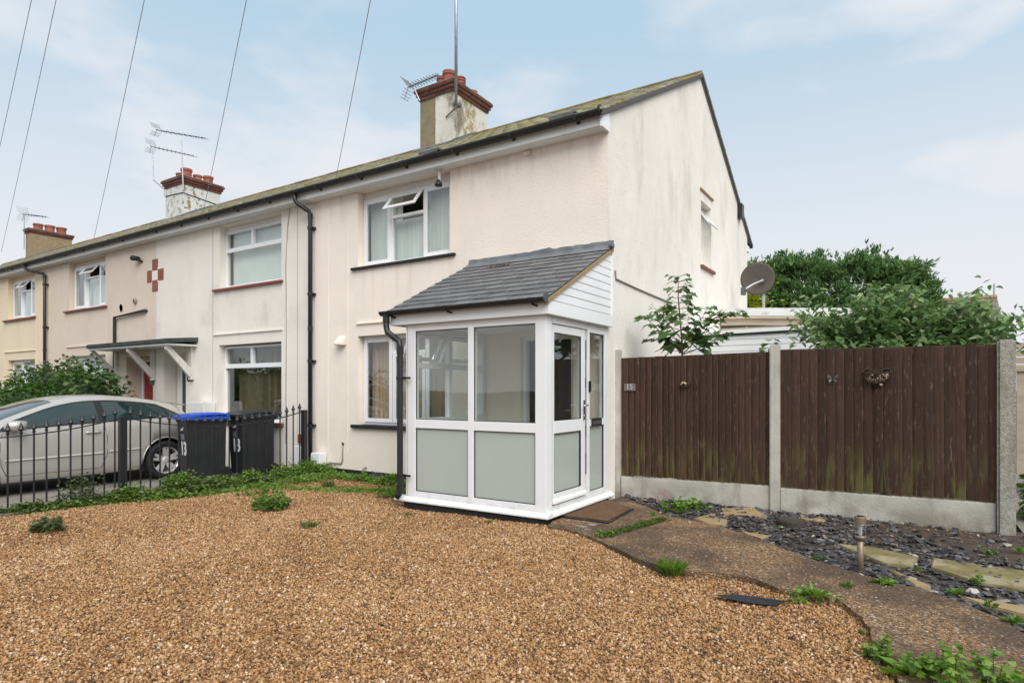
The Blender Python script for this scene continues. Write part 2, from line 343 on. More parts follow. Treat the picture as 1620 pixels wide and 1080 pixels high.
# ================================================================== STRUCTURE: ground sheets
YF = 7.12          # plane of the house fronts
XG = -3.14         # plane of the gable end
M['earth'] = pm('bare_earth', [(.3, (.07, .05, .035)), (.75, (.15, .115, .085))], scale=3, rough=.95, bump=.6, bscale=12)
M['asphalt'] = pm('asphalt', [(.3, (.08, .078, .076)), (.75, (.12, .118, .115))], scale=30, rough=.9, bump=.3)
M['drive'] = pm('stained_concrete', [(.3, (.17, .15, .125)), (.75, (.30, .275, .24))], scale=2.5, rough=.92, bump=.3, bscale=40)
layer(M['drive'], (.06, .055, .05), 1.4, .5, .7, .6)
def stone_mat(name, cols, scale, bump=1.0, rough=.8):
    m = bpy.data.materials.new(name); m.use_nodes = True; t = m.node_tree; t.nodes.clear(); L = t.links.new
    o = N(t, 'ShaderNodeOutputMaterial'); b = N(t, 'ShaderNodeBsdfPrincipled'); L(b.outputs[0], o.inputs[0]); b.inputs['Roughness'].default_value = rough; b.inputs['Specular IOR Level'].default_value = .3
    tc = N(t, 'ShaderNodeTexCoord'); mp = N(t, 'ShaderNodeMapping'); L(tc.outputs['Object'], mp.inputs[0])
    vo = N(t, 'ShaderNodeTexVoronoi'); vo.inputs['Scale'].default_value = scale; L(mp.outputs[0], vo.inputs['Vector'])
    sp = N(t, 'ShaderNodeSeparateColor'); L(vo.outputs['Color'], sp.inputs[0])
    rp = N(t, 'ShaderNodeValToRGB'); e = rp.color_ramp.elements
    while len(e) < len(cols): e.new(.5)
    for i, (p, c) in enumerate(cols): e[i].position = p; e[i].color = (*c, 1)
    L(sp.outputs[0], rp.inputs[0]); L(rp.outputs[0], b.inputs['Base Color'])
    bp = N(t, 'ShaderNodeBump'); bp.invert = True; bp.inputs['Strength'].default_value = bump; bp.inputs['Distance'].default_value = .006; L(vo.outputs['Distance'], bp.inputs['Height']); L(bp.outputs[0], b.inputs['Normal'])
    return m
GRAVEL_COLS = [(0, (0.048, 0.028, 0.015)), (0.15, (0.2, 0.099, 0.04)), (0.34, (0.336, 0.169, 0.067)), (0.56, (0.447, 0.234, 0.09)), (0.74, (0.425, 0.246, 0.109)), (0.88, (0.522, 0.329, 0.159)), (0.955, (0.587, 0.425, 0.277)), (1, (0.694, 0.566, 0.43))]
M['gravel_base'] = stone_mat('gravel_base', [(p, tuple(x * .75 for x in c)) for p, c in GRAVEL_COLS], 75)
M['path'] = stone_mat('exposed_aggregate', [(0, (.05, .034, .022)), (.3, (.13, .078, .042)), (.55, (.23, .125, .056)), (.78, (.32, .175, .075)), (.93, (.38, .27, .17)), (1, (.58, .52, .44))], 95, bump=.7)
layer(M['path'], (.06, .043, .032), 1.3, .38, .62, .8, detail=9)
layer(M['path'], (.40, .37, .33), 1.7, .68, .72, .6, detail=3, off=3)

def sheet(name, poly, z, mat):
    o = MB().quad(*[(x, y, z) for x, y in poly]).build(name, mat); tag(o, kind='structure')
    me = o.data
    if me.polygons[0].normal.z < 0: me.flip_normals()
    return o
sheet('ground', [(-700, -700), (700, -700), (700, 700), (-700, 700)], -.16, M['earth'])
sheet('road', [(-120, -13), (120, -13), (120, -5.2), (-120, -5.2)], -.13, M['asphalt'])
kb = MB().box(-120, 120, -5.2, -5.05, -.155, 0.0).build('kerb', M['concrete'], bevel=.01); tag(kb, kind='structure')
sheet('pavement', [(-120, -5.05), (120, -5.05), (120, -2.6), (-120, -2.6)], -.004, M['drive'])
sheet('neighbour_driveway', [(-13.74, -2.6), (-8.52, -2.6), (-8.52, YF), (-13.74, YF)], -.08, M['drive'])
sheet('front_garden', [(-34.5, -2.6), (-13.74, -2.6), (-13.74, YF), (-34.5, YF)], -.1, M['earth'])

PATH_NEAR = [(868, 832), (905, 838), (945, 853), (1000, 878), (1045, 896), (1098, 903), (1140, 905), (1185, 912), (1235, 930), (1300, 945), (1335, 952), (1362, 975), (1378, 1000), (1392, 1030), (1410, 1060), (1440, 1100), (1520, 1180)]
PATH_FAR = [(1900, 1180), (1760, 1045), (1620, 1000), (1560, 968), (1500, 945), (1450, 930), (1400, 918), (1345, 903), (1290, 885), (1240, 868), (1200, 850), (1150, 835), (1100, 824), (1060, 816), (1015, 798), (985, 784)]
ZP = .035
def jag(pts, k, n=5):
    """subdivide an outline and let it wander a little"""
    P = []
    for a, b in zip(pts[:-1], pts[1:]):
        for i in range(n):
            t = i / n; P.append((a[0] + (b[0] - a[0]) * t + random.uniform(-k, k), a[1] + (b[1] - a[1]) * t + random.uniform(-k, k)))
    P.append(pts[-1]); return P
near = jag([G(x, y, ZP)[:2] for x, y in PATH_NEAR], .012)
far = jag([G(x, y, ZP)[:2] for x, y in PATH_FAR], .01)
PATH = near + far + [(-3.1, 7.0), (-3.1, 5.62)]
pth = MB().prism([(x, y, -.06) for x, y in reversed(PATH)], (0, 0, ZP + .06)).build('path', M['path']); tag(pth, kind='structure')
def inside(poly, P):
    """points (n,2) inside polygon"""
    x, y = P[:, 0], P[:, 1]; r = np.zeros(len(P), bool); n = len(poly); j = n - 1
    for i in range(n):
        xi, yi = poly[i][0], poly[i][1]; xj, yj = poly[j][0], poly[j][1]
        c = ((yi > y) != (yj > y)) & (x < (xj - xi) * (y - yi) / (yj - yi + 1e-12) + xi); r ^= c; j = i
    return r
# gravel drive: gently uneven sheet
def gz(x, y):
    return .012 * np.sin(x * 1.7 + .4) * np.cos(y * 1.3) + .007 * np.sin(x * 3.9 + y * 2.3) - .014 * np.exp(-((x + 3.3 + .25 * y) / .30) ** 2) - .014 * np.exp(-((x + 4.9 + .25 * y) / .30) ** 2) - .010
def grid(name, x0, x1, y0, y1, st, fz, mat, kind='structure', poly=None):
    nx, ny = int((x1 - x0) / st) + 1, int((y1 - y0) / st) + 1
    X, Y = np.meshgrid(np.linspace(x0, x1, nx), np.linspace(y0, y1, ny)); Z = fz(X, Y)
    V = np.stack([X, Y, Z], -1).reshape(-1, 3); i = np.arange(nx * ny).reshape(ny, nx)
    F = np.stack([i[:-1, :-1], i[:-1, 1:], i[1:, 1:], i[1:, :-1]], -1).reshape(-1, 4)
    if poly is not None: F = F[inside(poly, V[F].mean(1)[:, :2])]
    o = fast_mesh(name, V, F, mat, smooth=True); tag(o, kind=kind); return o
grid('gravel_drive', -8.40, 3.2, -2.6, 7.10, .12, gz, M['gravel_base'], poly=[(-8.5, -2.7), (3.3, -2.7), (3.3, 1.2)] + [(p[0] + .03, p[1] + .15) for p in reversed(near)] + [(-3.0, 5.8), (-3.0, 7.3), (-8.5, 7.3)])
M['slate_soil'] = pm('dark_soil', [(.3, (.04, .028, .022)), (.75, (.105, .075, .056))], scale=6, rough=.95, bump=.9, bscale=20)
bed_z = lambda x, y: .002 + .044 * np.clip((y - 6.5) / .7, 0, 1) + .008 * np.sin(x * 4 + y * 3)
grid('slate_bed', -3.06, 3.2, 2.0, 7.50, .1, bed_z, M['slate_soil'], poly=[(p[0] + .05, p[1] + .28) for p in near] + [(3.3, 1.6), (3.3, 8), (-3.2, 8), (-3.2, 6)])
sheet('back_garden', [(-3.14, 7.5), (12, 7.5), (12, 40), (-3.14, 40)], -.05, M['earth'])
sheet('side_lane', [(.95, 6.2), (6, 6.2), (6, 16), (.95, 16)], .012, M['drive'])

# ================================================================== THE TERRACE
TH = .24
def wall_front(mb, x0, x1, z0, z1, ops, y=YF, th=TH):
    xs = sorted({x0, x1, *[o[0] for o in ops], *[o[1] for o in ops]}); zs = sorted({z0, z1, *[o[2] for o in ops], *[o[3] for o in ops]})
    for a, b in zip(xs[:-1], xs[1:]):
        for c, d in zip(zs[:-1], zs[1:]):
            if any(o[0] <= a and b <= o[1] and o[2] <= c and d <= o[3] for o in ops): continue
            mb.quad((a, y, c), (b, y, c), (b, y, d), (a, y, d)); mb.quad((a, y + th, d), (b, y + th, d), (b, y + th, c), (a, y + th, c))
    for a, b, c, d in ops:
        mb.quad((a, y, c), (a, y, d), (a, y + th, d), (a, y + th, c)); mb.quad((b, y + th, c), (b, y + th, d), (b, y, d), (b, y, c))
        mb.quad((a, y, c), (a, y + th, c), (b, y + th, c), (b, y, c)); mb.quad((a, y + th, d), (a, y, d), (b, y, d), (b, y + th, d))
    mb.quad((x0, y, z1), (x1, y, z1), (x1, y + th, z1), (x0, y + th, z1))
    return mb
RISE = .531; Y_RIDGE = 11.2; Z_EAVE = 4.925
def rz(y): return Z_EAVE + (min(y, 2 * Y_RIDGE - y) - 7.127) * RISE
Y_REAR = 15.08

def window(root, x0, x1, z0, z1, yf, cols, fm='upvc', pane='glass_dark', fw=.058, d=.07, label=None):
    """cols: [(xa, xb, [(za, zb, kind), ...])], kind F fixed, S sash, O top-hung open sash"""
    f = MB(); f.box(x0, x0 + fw, yf, yf + d, z0, z1); f.box(x1 - fw, x1, yf, yf + d, z0, z1)
    f.box(x0 + fw, x1 - fw, yf, yf + d, z0, z0 + fw); f.box(x0 + fw, x1 - fw, yf, yf + d, z1 - fw, z1)
    sashes = []; panes = []
    for i, (xa, xb, ls) in enumerate(cols):
        l = x0 + fw if i == 0 else xa + .026; r = x1 - fw if i == len(cols) - 1 else xb - .026
        if i: f.box(xa - .026, xa + .026, yf, yf + d, z0 + fw, z1 - fw)
        for j, (za, zb, k) in enumerate(ls):
            b = z0 + fw if j == 0 else za + .024; t = z1 - fw if j == len(ls) - 1 else zb - .024
            if j: f.box(l, r, yf, yf + d, za - .024, za + .024)
            if k == 'N': continue
            if k == 'F':
                panes.append((MB().box(l - .004, r + .004, yf + .030, yf + .036, b - .004, t + .004), None))
            else:
                o = .018; sw = .064
                s = MB(); A, B, Cc, D = l - o, r + o, b - o, t + o; ya, yb = yf - .022, yf - .001
                s.box(A, A + sw, ya, yb, Cc, D); s.box(B - sw, B, ya, yb, Cc, D); s.box(A + sw, B - sw, ya, yb, Cc, Cc + sw); s.box(A + sw, B - sw, ya, yb, D - sw, D)
                p = MB().box(A + sw - .003, B - sw + .003, ya + .009, ya + .013, Cc + sw - .003, D - sw + .003)
                if k == 'O':
                    piv = Vector((0, yf - .022, D)); Rm = Matrix.Translation(piv) @ Matrix.Rotation(R(-38), 4, 'X') @ Matrix.Translation(-piv)
                    for mb in (s, p): mb.v = [tuple(Rm @ Vector(q)) for q in mb.v]
                sashes.append(s); panes.append((p, k))
    wn = f.build('window', M[fm], root, bevel=.004)
    if label: wn['label'] = label
    for s in sashes: s.build('sash', M[fm], wn, bevel=.004)
    for p, k in panes: p.build('pane', M[pane], wn)
    return wn
def vblind(wn, x0, x1, z0, z1, y, mat, pitch=.085, ang=28):
    mb = MB(); x = x0
    while x < x1:
        Rm = Matrix.Translation((x, y, 0)) @ Matrix.Rotation(R(ang + random.uniform(-3, 3)), 4, 'Z'); h = pitch * .53
        mb.quad(*[tuple(Rm @ Vector(q)) for q in ((-h, 0, z0), (h, 0, z0), (h, 0, z1), (-h, 0, z1))]); x += pitch
    b = mb.build('blind', M[mat], wn, recalc=False); b['kind'] = 'stuff'; return b
def sill(wn, x0, x1, z, mat, over=.05, th=.035, y=YF, depth=.13):
    return MB().prism([(x0, y - over, z - th), (x1, y - over, z - th), (x1, y - over, z), (x0, y - over, z)][::1], (0, over + depth, .0)).build('sill', M[mat], wn, bevel=.005)

tile_rng = np.random.default_rng(3)
def roof(root, x0, x1, right_end=False, left_end=False):
    xe = x1 + (.05 if right_end else 0); th = .07
    ye, yr = 6.86, Y_REAR + .3
    a = MB()
    a.prism([(x0, ye, rz(ye) - th), (x0, Y_RIDGE, rz(Y_RIDGE) - th), (x0, Y_RIDGE, rz(Y_RIDGE)), (x0, ye, rz(ye))], (xe - x0, 0, 0))
    a.prism([(x0, Y_RIDGE + .002, rz(Y_RIDGE) - th), (x0, yr, rz(yr) - th), (x0, yr, rz(yr)), (x0, Y_RIDGE + .002, rz(Y_RIDGE))], (xe - x0, 0, 0))
    ro = a.build('roof', M['roof_under'], root)
    # courses of lapped tiles, front and rear
    V = []; F = []; sl = math.hypot(1, RISE); gauge = .24; tw = .27
    for side in (0, 1):
        length = (Y_RIDGE - ye) * sl if side == 0 else (yr - Y_RIDGE) * sl
        n = int(length / gauge) + 1
        for r_ in range(n):
            u0 = r_ * gauge - .03; u1 = min(u0 + gauge + .05, length)
            x = x0 - (tw / 2 if r_ % 2 else 0)
            while x < xe - .01:
                xa, xb = max(x + .004, x0), min(x + tw - .004, xe); x += tw
                if xb - xa < .03: continue
                h = .021 + tile_rng.uniform(-.005, .010); j = tile_rng.uniform(-.012, .012)
                pts = []
                for (u, hh) in ((u0 + j, h), (u1, .004), (u0 + j, 0.0), (u1, -.01)):
                    y = ye + u / sl if side == 0 else yr - u / sl
                    z = rz(y) + hh * 1.1 + .004
                    pts += [(xa, y, z), (xb, y, z)]
                b = len(V); V += pts
                # 0,1 low top; 2,3 high top; 4,5 low bottom; 6,7 high bottom
                F += [(b, b + 1, b + 3, b + 2), (b + 4, b + 5, b + 1, b), (b + 1, b + 5, b + 7, b + 3), (b + 4, b, b + 2, b + 6)]
    t = fast_mesh('roof_tiles', V, F, M['roof'], ro); t['kind'] = 'stuff'
    import bmesh
    bm = bmesh.new(); bm.from_mesh(t.data); bmesh.ops.recalc_face_normals(bm, faces=bm.faces); bm.to_mesh(t.data); bm.free()
    # ridge tiles
    L_ = .45; pr = []
    for k in range(7):
        an = math.pi * (k / 6) ; pr.append((0, .13 * math.cos(an), .07 * math.sin(an)))
    me = MB().prism(pr, (L_ - .012, 0, 0)).mesh('ridge_tile', M['ridge'])
    nrt = int((xe - x0) / L_)
    for k in range(nrt + 1):
        xx = x0 + k * (xe - x0 - L_) / max(nrt, 1)
        inst(me, 'ridge_tile', ro, (xx, Y_RIDGE, rz(Y_RIDGE) - .03 + random.uniform(-.006, .006)))
    return ro
M['roof_under'] = flat('roof_underlay', (.10, .095, .085), rough=.95)

def eaves(root, x0, x1, mat):
    MB().box(x0, x1, 6.93, 6.95, 4.625, 4.79).build('fascia', M[mat], root, bevel=.003)
    MB().box(x0, x1, 6.95, YF, 4.62, 4.635).build('soffit', M[mat], root)
    # half-round gutter
    prof = [(math.cos(a) * .062, math.sin(a) * .062) for a in np.linspace(math.pi, 2 * math.pi, 9)]
    prof = [(u, v) for u, v in prof] + [(u * .9, v * .9) for u, v in reversed(prof)]
    g = MB().prism([(x0, 6.868 + u, 4.782 + v) for u, v in prof], (x1 - x0, 0, 0))
    x = x0 + .4
    go = g.build('gutter', M['black_plastic'], root)
    while x < x1 - .1:
        b = MB(); b.box(x - .015, x + .015, 6.80, 6.931, 4.728, 4.742); b.prism([(x - .02, 6.93, 4.70), (x - .02, 6.93, 4.74), (x - .02, 6.87, 4.735)], (.04, 0, 0))
        b.build('gutter_bracket', M['black_plastic'], go); x += .95
def brick_band(par, x0, x1, y0, y1, ztop, courses=3, h=.075, L_=.225, step=.035, mat='brick'):
    """oversailing courses; each brick a piece"""
    cache = {}
    for c in range(courses):
        o = .03 + step * c; z = ztop - (courses - c) * h
        a0, a1, b0, b1 = x0 - o, x1 + o, y0 - o, y1 + o
        MB().box(a0 + .012, a1 - .012, b0 + .012, b1 - .012, z + (.001 if c else 0), z + h - .001).build('mortar_course', M['mortar'], par)
        runs = [('x', a0, a1, b0), ('x', a0, a1, b1 - .102), ('y', b0 + .104, b1 - .104, a0), ('y', b0 + .104, b1 - .104, a1 - .102)]
        for ax, s0, s1, q in runs:
            n = max(1, round((s1 - s0) / (L_ + .01))); ln = (s1 - s0) / n
            sh = ln / 2 if c % 2 and ax == 'x' else 0
            segs = [(s0 + k * ln, s0 + (k + 1) * ln) for k in range(n)]
            if sh: segs = [(s0, s0 + sh)] + [(s0 + sh + k * ln, s0 + sh + (k + 1) * ln) for k in range(n - 1)] + [(s1 - sh, s1)]
            for s, e in segs:
                l = e - s - .01; key = (ax, round(l, 3))
                if key not in cache:
                    mb = MB().box(0, l, 0, .102, 0, h - .01) if ax == 'x' else MB().box(0, .102, 0, l, 0, h - .01)
                    cache[key] = mb.mesh('brick', M[mat])
                j = random.uniform(-.003, .003)
                inst(cache[key], 'brick', par, (s + .005, q + j, z + .006) if ax == 'x' else (q + j, s + .005, z + .006))
def chimney(root, x0, x1, y0, y1, zb, zt, mat, pots, split=None, mat2=None, courses=3):
    zc = zt - courses * .075
    if split is None:
        ch = MB().box(x0, x1, y0, y1, zb, zc).build('chimney', M[mat], root, bevel=.01)
    else:
        ch = MB().box(split, x1, y0, y1, zb, zc).build('chimney', M[mat], root, bevel=.006)
        MB().box(x0, split - .002, y0 + .004, y1, zb, zc - .001).build('chimney_half', M[mat2], ch, bevel=.006)
    brick_band(ch, x0, x1, y0, y1, zt, courses)
    MB().prism([(x0 - .08, y0 - .08, zt), (x1 + .08, y0 - .08, zt), (x1 + .08, y1 + .08, zt), (x0 - .08, y1 + .08, zt)], (0, 0, .03)).build('chimney_cap', M['mortar'], ch, bevel=.01)
    for (px, py, h, r, kind) in pots:
        if kind == 'p':
            pr = [(r, 0), (r * .97, h * .75), (r * 1.12, h * .78), (r * 1.12, h), (r * .85, h), (r * .8, h * .4)]
        else:
            pr = [(r * .9, 0), (r * .9, h * .25)]
            for k in range(4):
                q = h * (.28 + .16 * k); pr += [(r * 1.1, q), (r * 1.1, q + h * .08), (r * .85, q + h * .1), (r * .85, q + h * .16)]
            pr += [(r * 1.12, h * .92), (r * 1.05, h)]
        MB().lathe(pr, (px, py, zt + .028), 18).build('chimney_pot', M['pot'], ch, smooth=False)
    # lead flashing at the foot
    z1 = rz(y0)
    MB().prism([(x0 - .06, y0 - .22, rz(y0 - .22) + .035), (x1 + .06, y0 - .22, rz(y0 - .22) + .035), (x1 + .06, y0 - .004, z1 + .05), (x0 - .06, y0 - .004, z1 + .05)], (0, 0, .012)).build('flashing', M['lead'], ch)
    st = MB()
    st.prism([(x1 + .001, y0, rz(y0) - .05), (x1 + .001, Y_RIDGE, rz(Y_RIDGE) - .05), (x1 + .001, Y_RIDGE, rz(Y_RIDGE) + .09), (x1 + .001, y0, rz(y0) + .08)], (.006, 0, 0))
    st.build('flashing', M['lead'], ch)
    return ch
def downpipe(root, x, ytop, zt, zb, y=7.045, dx=.18, r=.037):
    p = [(x - dx, 6.868, zt), (x - dx, 6.868, zt - .12), (x - dx * .8, 6.89, zt - .19), (x - dx * .1, y - .01, zt - .31), (x, y, zt - .39), (x, y, zb)]
    dp = MB().tube(p, r, 12).build('downpipe', M['black_plastic'], root, smooth=True)
    for z in (zt - .62, zt - 1.75, zt - 2.9, zt - 4.0):
        if z < zb: break
        b = MB().lathe([(r + .012, 0), (r + .012, .05)], (x, y, z), 12); b.box(x - .065, x + .065, y + .02, YF, z + .005, z + .045); b.build('pipe_clip', M['black_plastic'], dp)
    for z in (zt - .42, 2.4): MB().lathe([(r + .006, 0), (r + .006, .08)], (x, y, z), 12).build('pipe_socket', M['black_plastic'], dp, smooth=False)
    return dp
def shell(root, x0, x1, wallm):
    """rear wall, party wall, floors: keep the rooms dark and closed"""
    MB().box(x0, x1, Y_REAR - .2, Y_REAR, -.15, 4.9).build('rear_wall', M[wallm], root)
    MB().box(x0 + .001, x0 + .12, YF + TH, Y_REAR - .2, -.15, 4.85).build('party_wall', M['plaster_in'], root)
    MB().box(x0 + .12, x1 - .002, YF + TH, Y_REAR - .2, 2.45, 2.62).build('upper_floor', M['plaster_in'], root)
    MB().box(x0 + .12, x1 - .002, YF + TH, Y_REAR - .2, 4.70, 4.76).build('loft_ceiling', M['plaster_in'], root)
    MB().box(x0 + .12, x1 - .002, YF + TH, Y_REAR - .2, -.12, .02).build('ground_floor', M['plaster_in'], root)
    MB().box(x0 + .12, x1 - .002, YF + 3.6, YF + 3.7, .02, 2.45).build('room_wall', M['plaster_in'], root)
    MB().box(x0 + .12, x1 - .002, YF + 3.6, YF + 3.7, 2.62, 4.70).build('room_wall', M['plaster_in'], root)
def strip(root, name, x0, x1, z, mat, y=YF, d=.028, h=.03):
    return MB().prism([(x0, y - d, z), (x0, y, z - .012), (x0, y, z + h), (x0, y - d, z + h * .7)], (x1 - x0, 0, 0)).build(name, M[mat], root)
def bead(root, x, z0, z1, mat='render_bead', w_=.012):
    return MB().box(x - w_ / 2, x + w_ / 2, YF - .006, YF + .002, z0, z1).build('render_joint', M[mat], root)

WZ = YF + .13
# ------------------------------------------------------------------ house A (end of terrace)
A = thing('end_terrace_house', 'cream rendered end house with white gable wall and slate-roofed glazed porch', 'house', (-5.87, YF, 0))
ax0, ax1 = -8.60, XG
opsA = [(-7.547, -5.636, 3.385, 4.62), (-7.547, -5.64, .795, 2.27), (-4.42, -3.62, .12, 2.12)]
wall_front(MB(), ax0, ax1, -.16, 4.86, opsA).build('wall', M['render_a'], A, recalc=False)
# gable end wall with one tall window opening
gy0, gy1, gz0, gz1 = 11.245, 11.925, 3.66, 4.83
g = MB(); xi = XG - TH
def gq(*p):
    g.quad(*[(XG, y, z) for y, z in p]); g.quad(*[(xi, y, z) for y, z in reversed(p)])
zb = -.16
gq((YF, zb), (gy0, zb), (gy0, rz(gy0) - .07), (Y_RIDGE, rz(Y_RIDGE) - .07), (YF, rz(YF) - .07))
gq((gy0, zb), (gy1, zb), (gy1, gz0), (gy0, gz0)); gq((gy0, gz1), (gy1, gz1), (gy1, rz(gy1) - .07), (gy0, rz(gy0) - .07))
gq((gy1, zb), (Y_REAR, zb), (Y_REAR, rz(Y_REAR) - .07), (gy1, rz(gy1) - .07))
for p in (((gy0, gz0), (gy0, gz1)), ((gy0, gz1), (gy1, gz1)), ((gy1, gz1), (gy1, gz0)), ((gy1, gz0), (gy0, gz0))):
    (ya, za), (yb, zb2) = p; g.quad((XG, ya, za), (XG, yb, zb2), (xi, yb, zb2), (xi, ya, za))
# local coordinates of the gable material start at the house base
g.build('gable_wall', M['render_gable'], A, recalc=False)
shell(A, ax0, ax1 - TH, 'render_gable')
roA = roof(A, ax0, ax1, right_end=True)
eaves(A, ax0, ax1 - .001, 'fascia')
MB().prism([(XG - .012, 6.90, 4.60), (XG - .012, YF + .012, 4.60), (XG - .012, YF + .012, 4.835), (XG - .012, 6.93, 4.835), (XG - .012, 6.90, 4.80)], (.034, 0, 0)).build('eaves_box_end', M['upvc'], A, bevel=.004)
MB().lathe([(.066, 0), (.066, .02)], (XG + .0, 6.868, 4.782), 16, axis='x').build('gutter_end_cap', M['black_plastic'], A)
# pale vents showing in the eaves course
for px in (690, 900):
    p = onY(px, 236 if px == 690 else 183, 7.0)
    v = MB().box(p.x - .22, p.x + .16, 6.86, 7.02, rz(6.9) + .03, rz(6.9) + .055); v.box(p.x - .2, p.x + .14, 6.845, 6.858, rz(6.9) + .0, rz(6.9) + .03); v.build('eaves_vent', M['dull_metal'], A)
# dark verge along the gable
vg = MB()
for (y0, y1) in ((6.86, Y_RIDGE), (Y_RIDGE, Y_REAR + .3)):
    vg.prism([(XG + .002, y0, rz(y0) - .085), (XG + .002, y1, rz(y1) - .085), (XG + .002, y1, rz(y1) - .005), (XG + .002, y0, rz(y0) - .005)], (.022, 0, 0))
vg.build('verge', M['lead'], A)
ge = MB(); ge.tube([(XG - .3, Y_REAR + .3, 4.80), (XG + .06, Y_REAR + .3, 4.80)], .06, 10); ge.build('rear_gutter', M['black_plastic'], A)
MB().box(XG - .2, XG + .01, Y_REAR - .02, Y_REAR + .2, 4.62, 4.76).build('rear_soffit', M['upvc'], A)
q = onX(1168, 335, XG); MB().box(XG + .0, XG + .10, q.y - .1, q.y + .12, q.z - .16, q.z + .16).build('roof_vent', M['black_plastic'], A, bevel=.01)
# upstairs window: sash, open top-hung vent over fixed light, sash
fx = lambda px: onY(px, 400, WZ).x
m1, m2 = fx(619.5), fx(671.5)
wA = window(A, -7.547, -5.636, 3.385, 4.52, WZ, [(-7.547, m1, [(3.385, 4.52, 'S')]), (m1, m2, [(3.385, 4.14, 'F'), (4.14, 4.52, 'O')]), (m2, -5.636, [(3.385, 4.52, 'S')])], label='white three-light upstairs window with its middle vent propped open')
vblind(wA, -7.48, m1 + .05, 3.42, 4.5, WZ + .16, 'blind', ang=24); vblind(wA, m1 + .1, m2, 3.42, 4.12, WZ + .16, 'blind', ang=24); vblind(wA, m2, -5.66, 3.42, 4.5, WZ + .16, 'blind', ang=24)
MB().box(-7.54, -5.64, WZ + .002, WZ + .07, 4.522, 4.618).build('head_board', M['upvc_old'], wA)
MB().box(-7.67, -5.53, YF - .05, WZ - .002, 3.345, 3.384).build('sill', M['black_paint'], wA, bevel=.005)
# downstairs window
m1, m2 = onY(622, 600, WZ).x, -6.2
wA2 = window(A, -7.547, -5.64, .83, 2.27, WZ, [(-7.547, m1, [(.83, 2.27, 'S')]), (m1, m2, [(.83, 1.99, 'S'), (1.99, 2.27, 'F')]), (m2, -5.64, [(.83, 2.27, 'S')])])
cu = MB(); xs = np.arange(-7.5, -5.66, .02)
for a, b in zip(xs[:-1], xs[1:]):
    f = lambda x: WZ + .16 + .022 * math.sin(x * 62) + .01 * math.sin(x * 23)
    cu.quad((a, f(a), .84), (b, f(b), .84), (b, f(b), 2.26), (a, f(a), 2.26))
cu.build('curtain', M['curtain'], wA2, smooth=True)
MB().box(-7.66, -5.2, YF - .06, WZ - .002, .775, .83 - .001).build('sill', M['black_paint'], wA2, bevel=.005)
strip(A, 'drip_mould', -7.56, -5.2, 2.46, 'render_a')
for x in (onY(519, 550, YF).x, onY(550, 560, YF).x): 
    MB().tube([(x, YF - .004, 4.55), (x + .003, YF - .004, 3.0), (x - .002, YF - .004, .35)], .0055, 6).build('painted_cable', M['render_a'], A)
MB().box(ax0, -5.07, YF - .012, YF, -.16, .086).build('plinth', M['black_paint'], A)
p = onY(598, 747, YF); MB().box(p.x - .11, p.x + .11, YF - .02, YF - .013, -.0, .07).build('air_brick', M['dull_metal'], A)
# inner front doorway behind the porch glass
dr = MB(); dr.box(-4.42, -4.36, YF + .05, YF + .12, .12, 2.12); dr.box(-3.68, -3.62, YF + .05, YF + .12, .12, 2.12); dr.box(-4.36, -3.68, YF + .05, YF + .12, 2.06, 2.12)
dro = dr.build('inner_door_frame', M['upvc'], A, bevel=.004)
MB().box(-4.355, -3.685, YF + .30, YF + .34, .13, 2.05).build('inner_doorway_panel', flat('doorway_dark_fill', (.055, .05, .05), rough=.4), dro, bevel=.006)  # dark panel whose colour stands in for the unlit open doorway
MB().tube([(-3.78, YF + .28, 1.12), (-3.90, YF + .27, 1.12)], .010, 8).build('handle', M['chrome'], dro, smooth=True)
# chimney shared with the neighbour
cy0 = 10.35
cx0, cxs, cx1 = onY(664.4, 160, cy0).x, onY(688.5, 160, cy0).x, onY(716, 160, cy0).x
zt = onY(715, 128, cy0).z; cy1 = onX(770.7, 180, cx1).y
mx = (cx0 + cx1) / 2
chA = chimney(A, cx0, cx1, cy0, cy1, 6.2, zt, 'chim_a', [(cx0 + .42, cy0 + .25, .26, .11, 'p'), (cx1 - .30, cy0 + .25, .34, .125, 'p'), (cx1 - .28, cy0 + .62, .36, .12, 'l'), (cx1 - .28, cy1 - .2, .24, .11, 'p'), (cx0 + .3, cy1 - .25, .22, .11, 'p')], split=cxs, mat2='chim_olive')
# small fittings on the front wall
fl = MB(); p = onY(693, 296, 7.0)
fl.tube([(p.x, 7.03, 4.62), (p.x, 7.03, 4.60)], .05, 14); fl.tube([(p.x, 7.03, 4.60), (p.x, 7.03, 4.44)], .022, 10)
fo = fl.build('porch_light', M['timber_pale'], A); MB().lathe([(.02, .06), (.055, .0), (.058, -.03), (.02, -.035)], (p.x, 7.01, 4.40), 14).build('lamp_head', M['black_plastic'], fo, smooth=True)
p = onY(835, 243, YF); MB().box(p.x - .05, p.x + .05, YF - .03, YF, p.z - .035, p.z + .03).build('junction_box', M['render_a'], A, bevel=.006)
p = onY(542, 540, YF); MB().prism([(p.x - .09, YF, p.z - .07), (p.x - .09, YF, p.z + .10), (p.x - .09, YF - .12, p.z - .02), (p.x - .09, YF - .12, p.z - .07)], (.18, 0, 0)).build('vent_cowl', M['render_a'], A, bevel=.012)
mb = MB().box(-8.50, -8.27, YF - .17, YF - .013, .12, .335); bx = mb.build('meter_box', M['upvc'], A, bevel=.012)
pa, pb, pc = onY(543, 703, YF), onY(543, 733, YF), onY(512, 738, YF)
MB().tube([(pa.x, YF - .012, pa.z), (pa.x, YF - .02, pb.z + .05), (pa.x - .03, YF - .02, pb.z), (pc.x + .2, YF - .02, pb.z + .0), (pc.x, YF - .03, .09), (pc.x - .1, YF - .05, -.02)], .011, 8).build('gas_pipe', M['cable'], A, smooth=True)
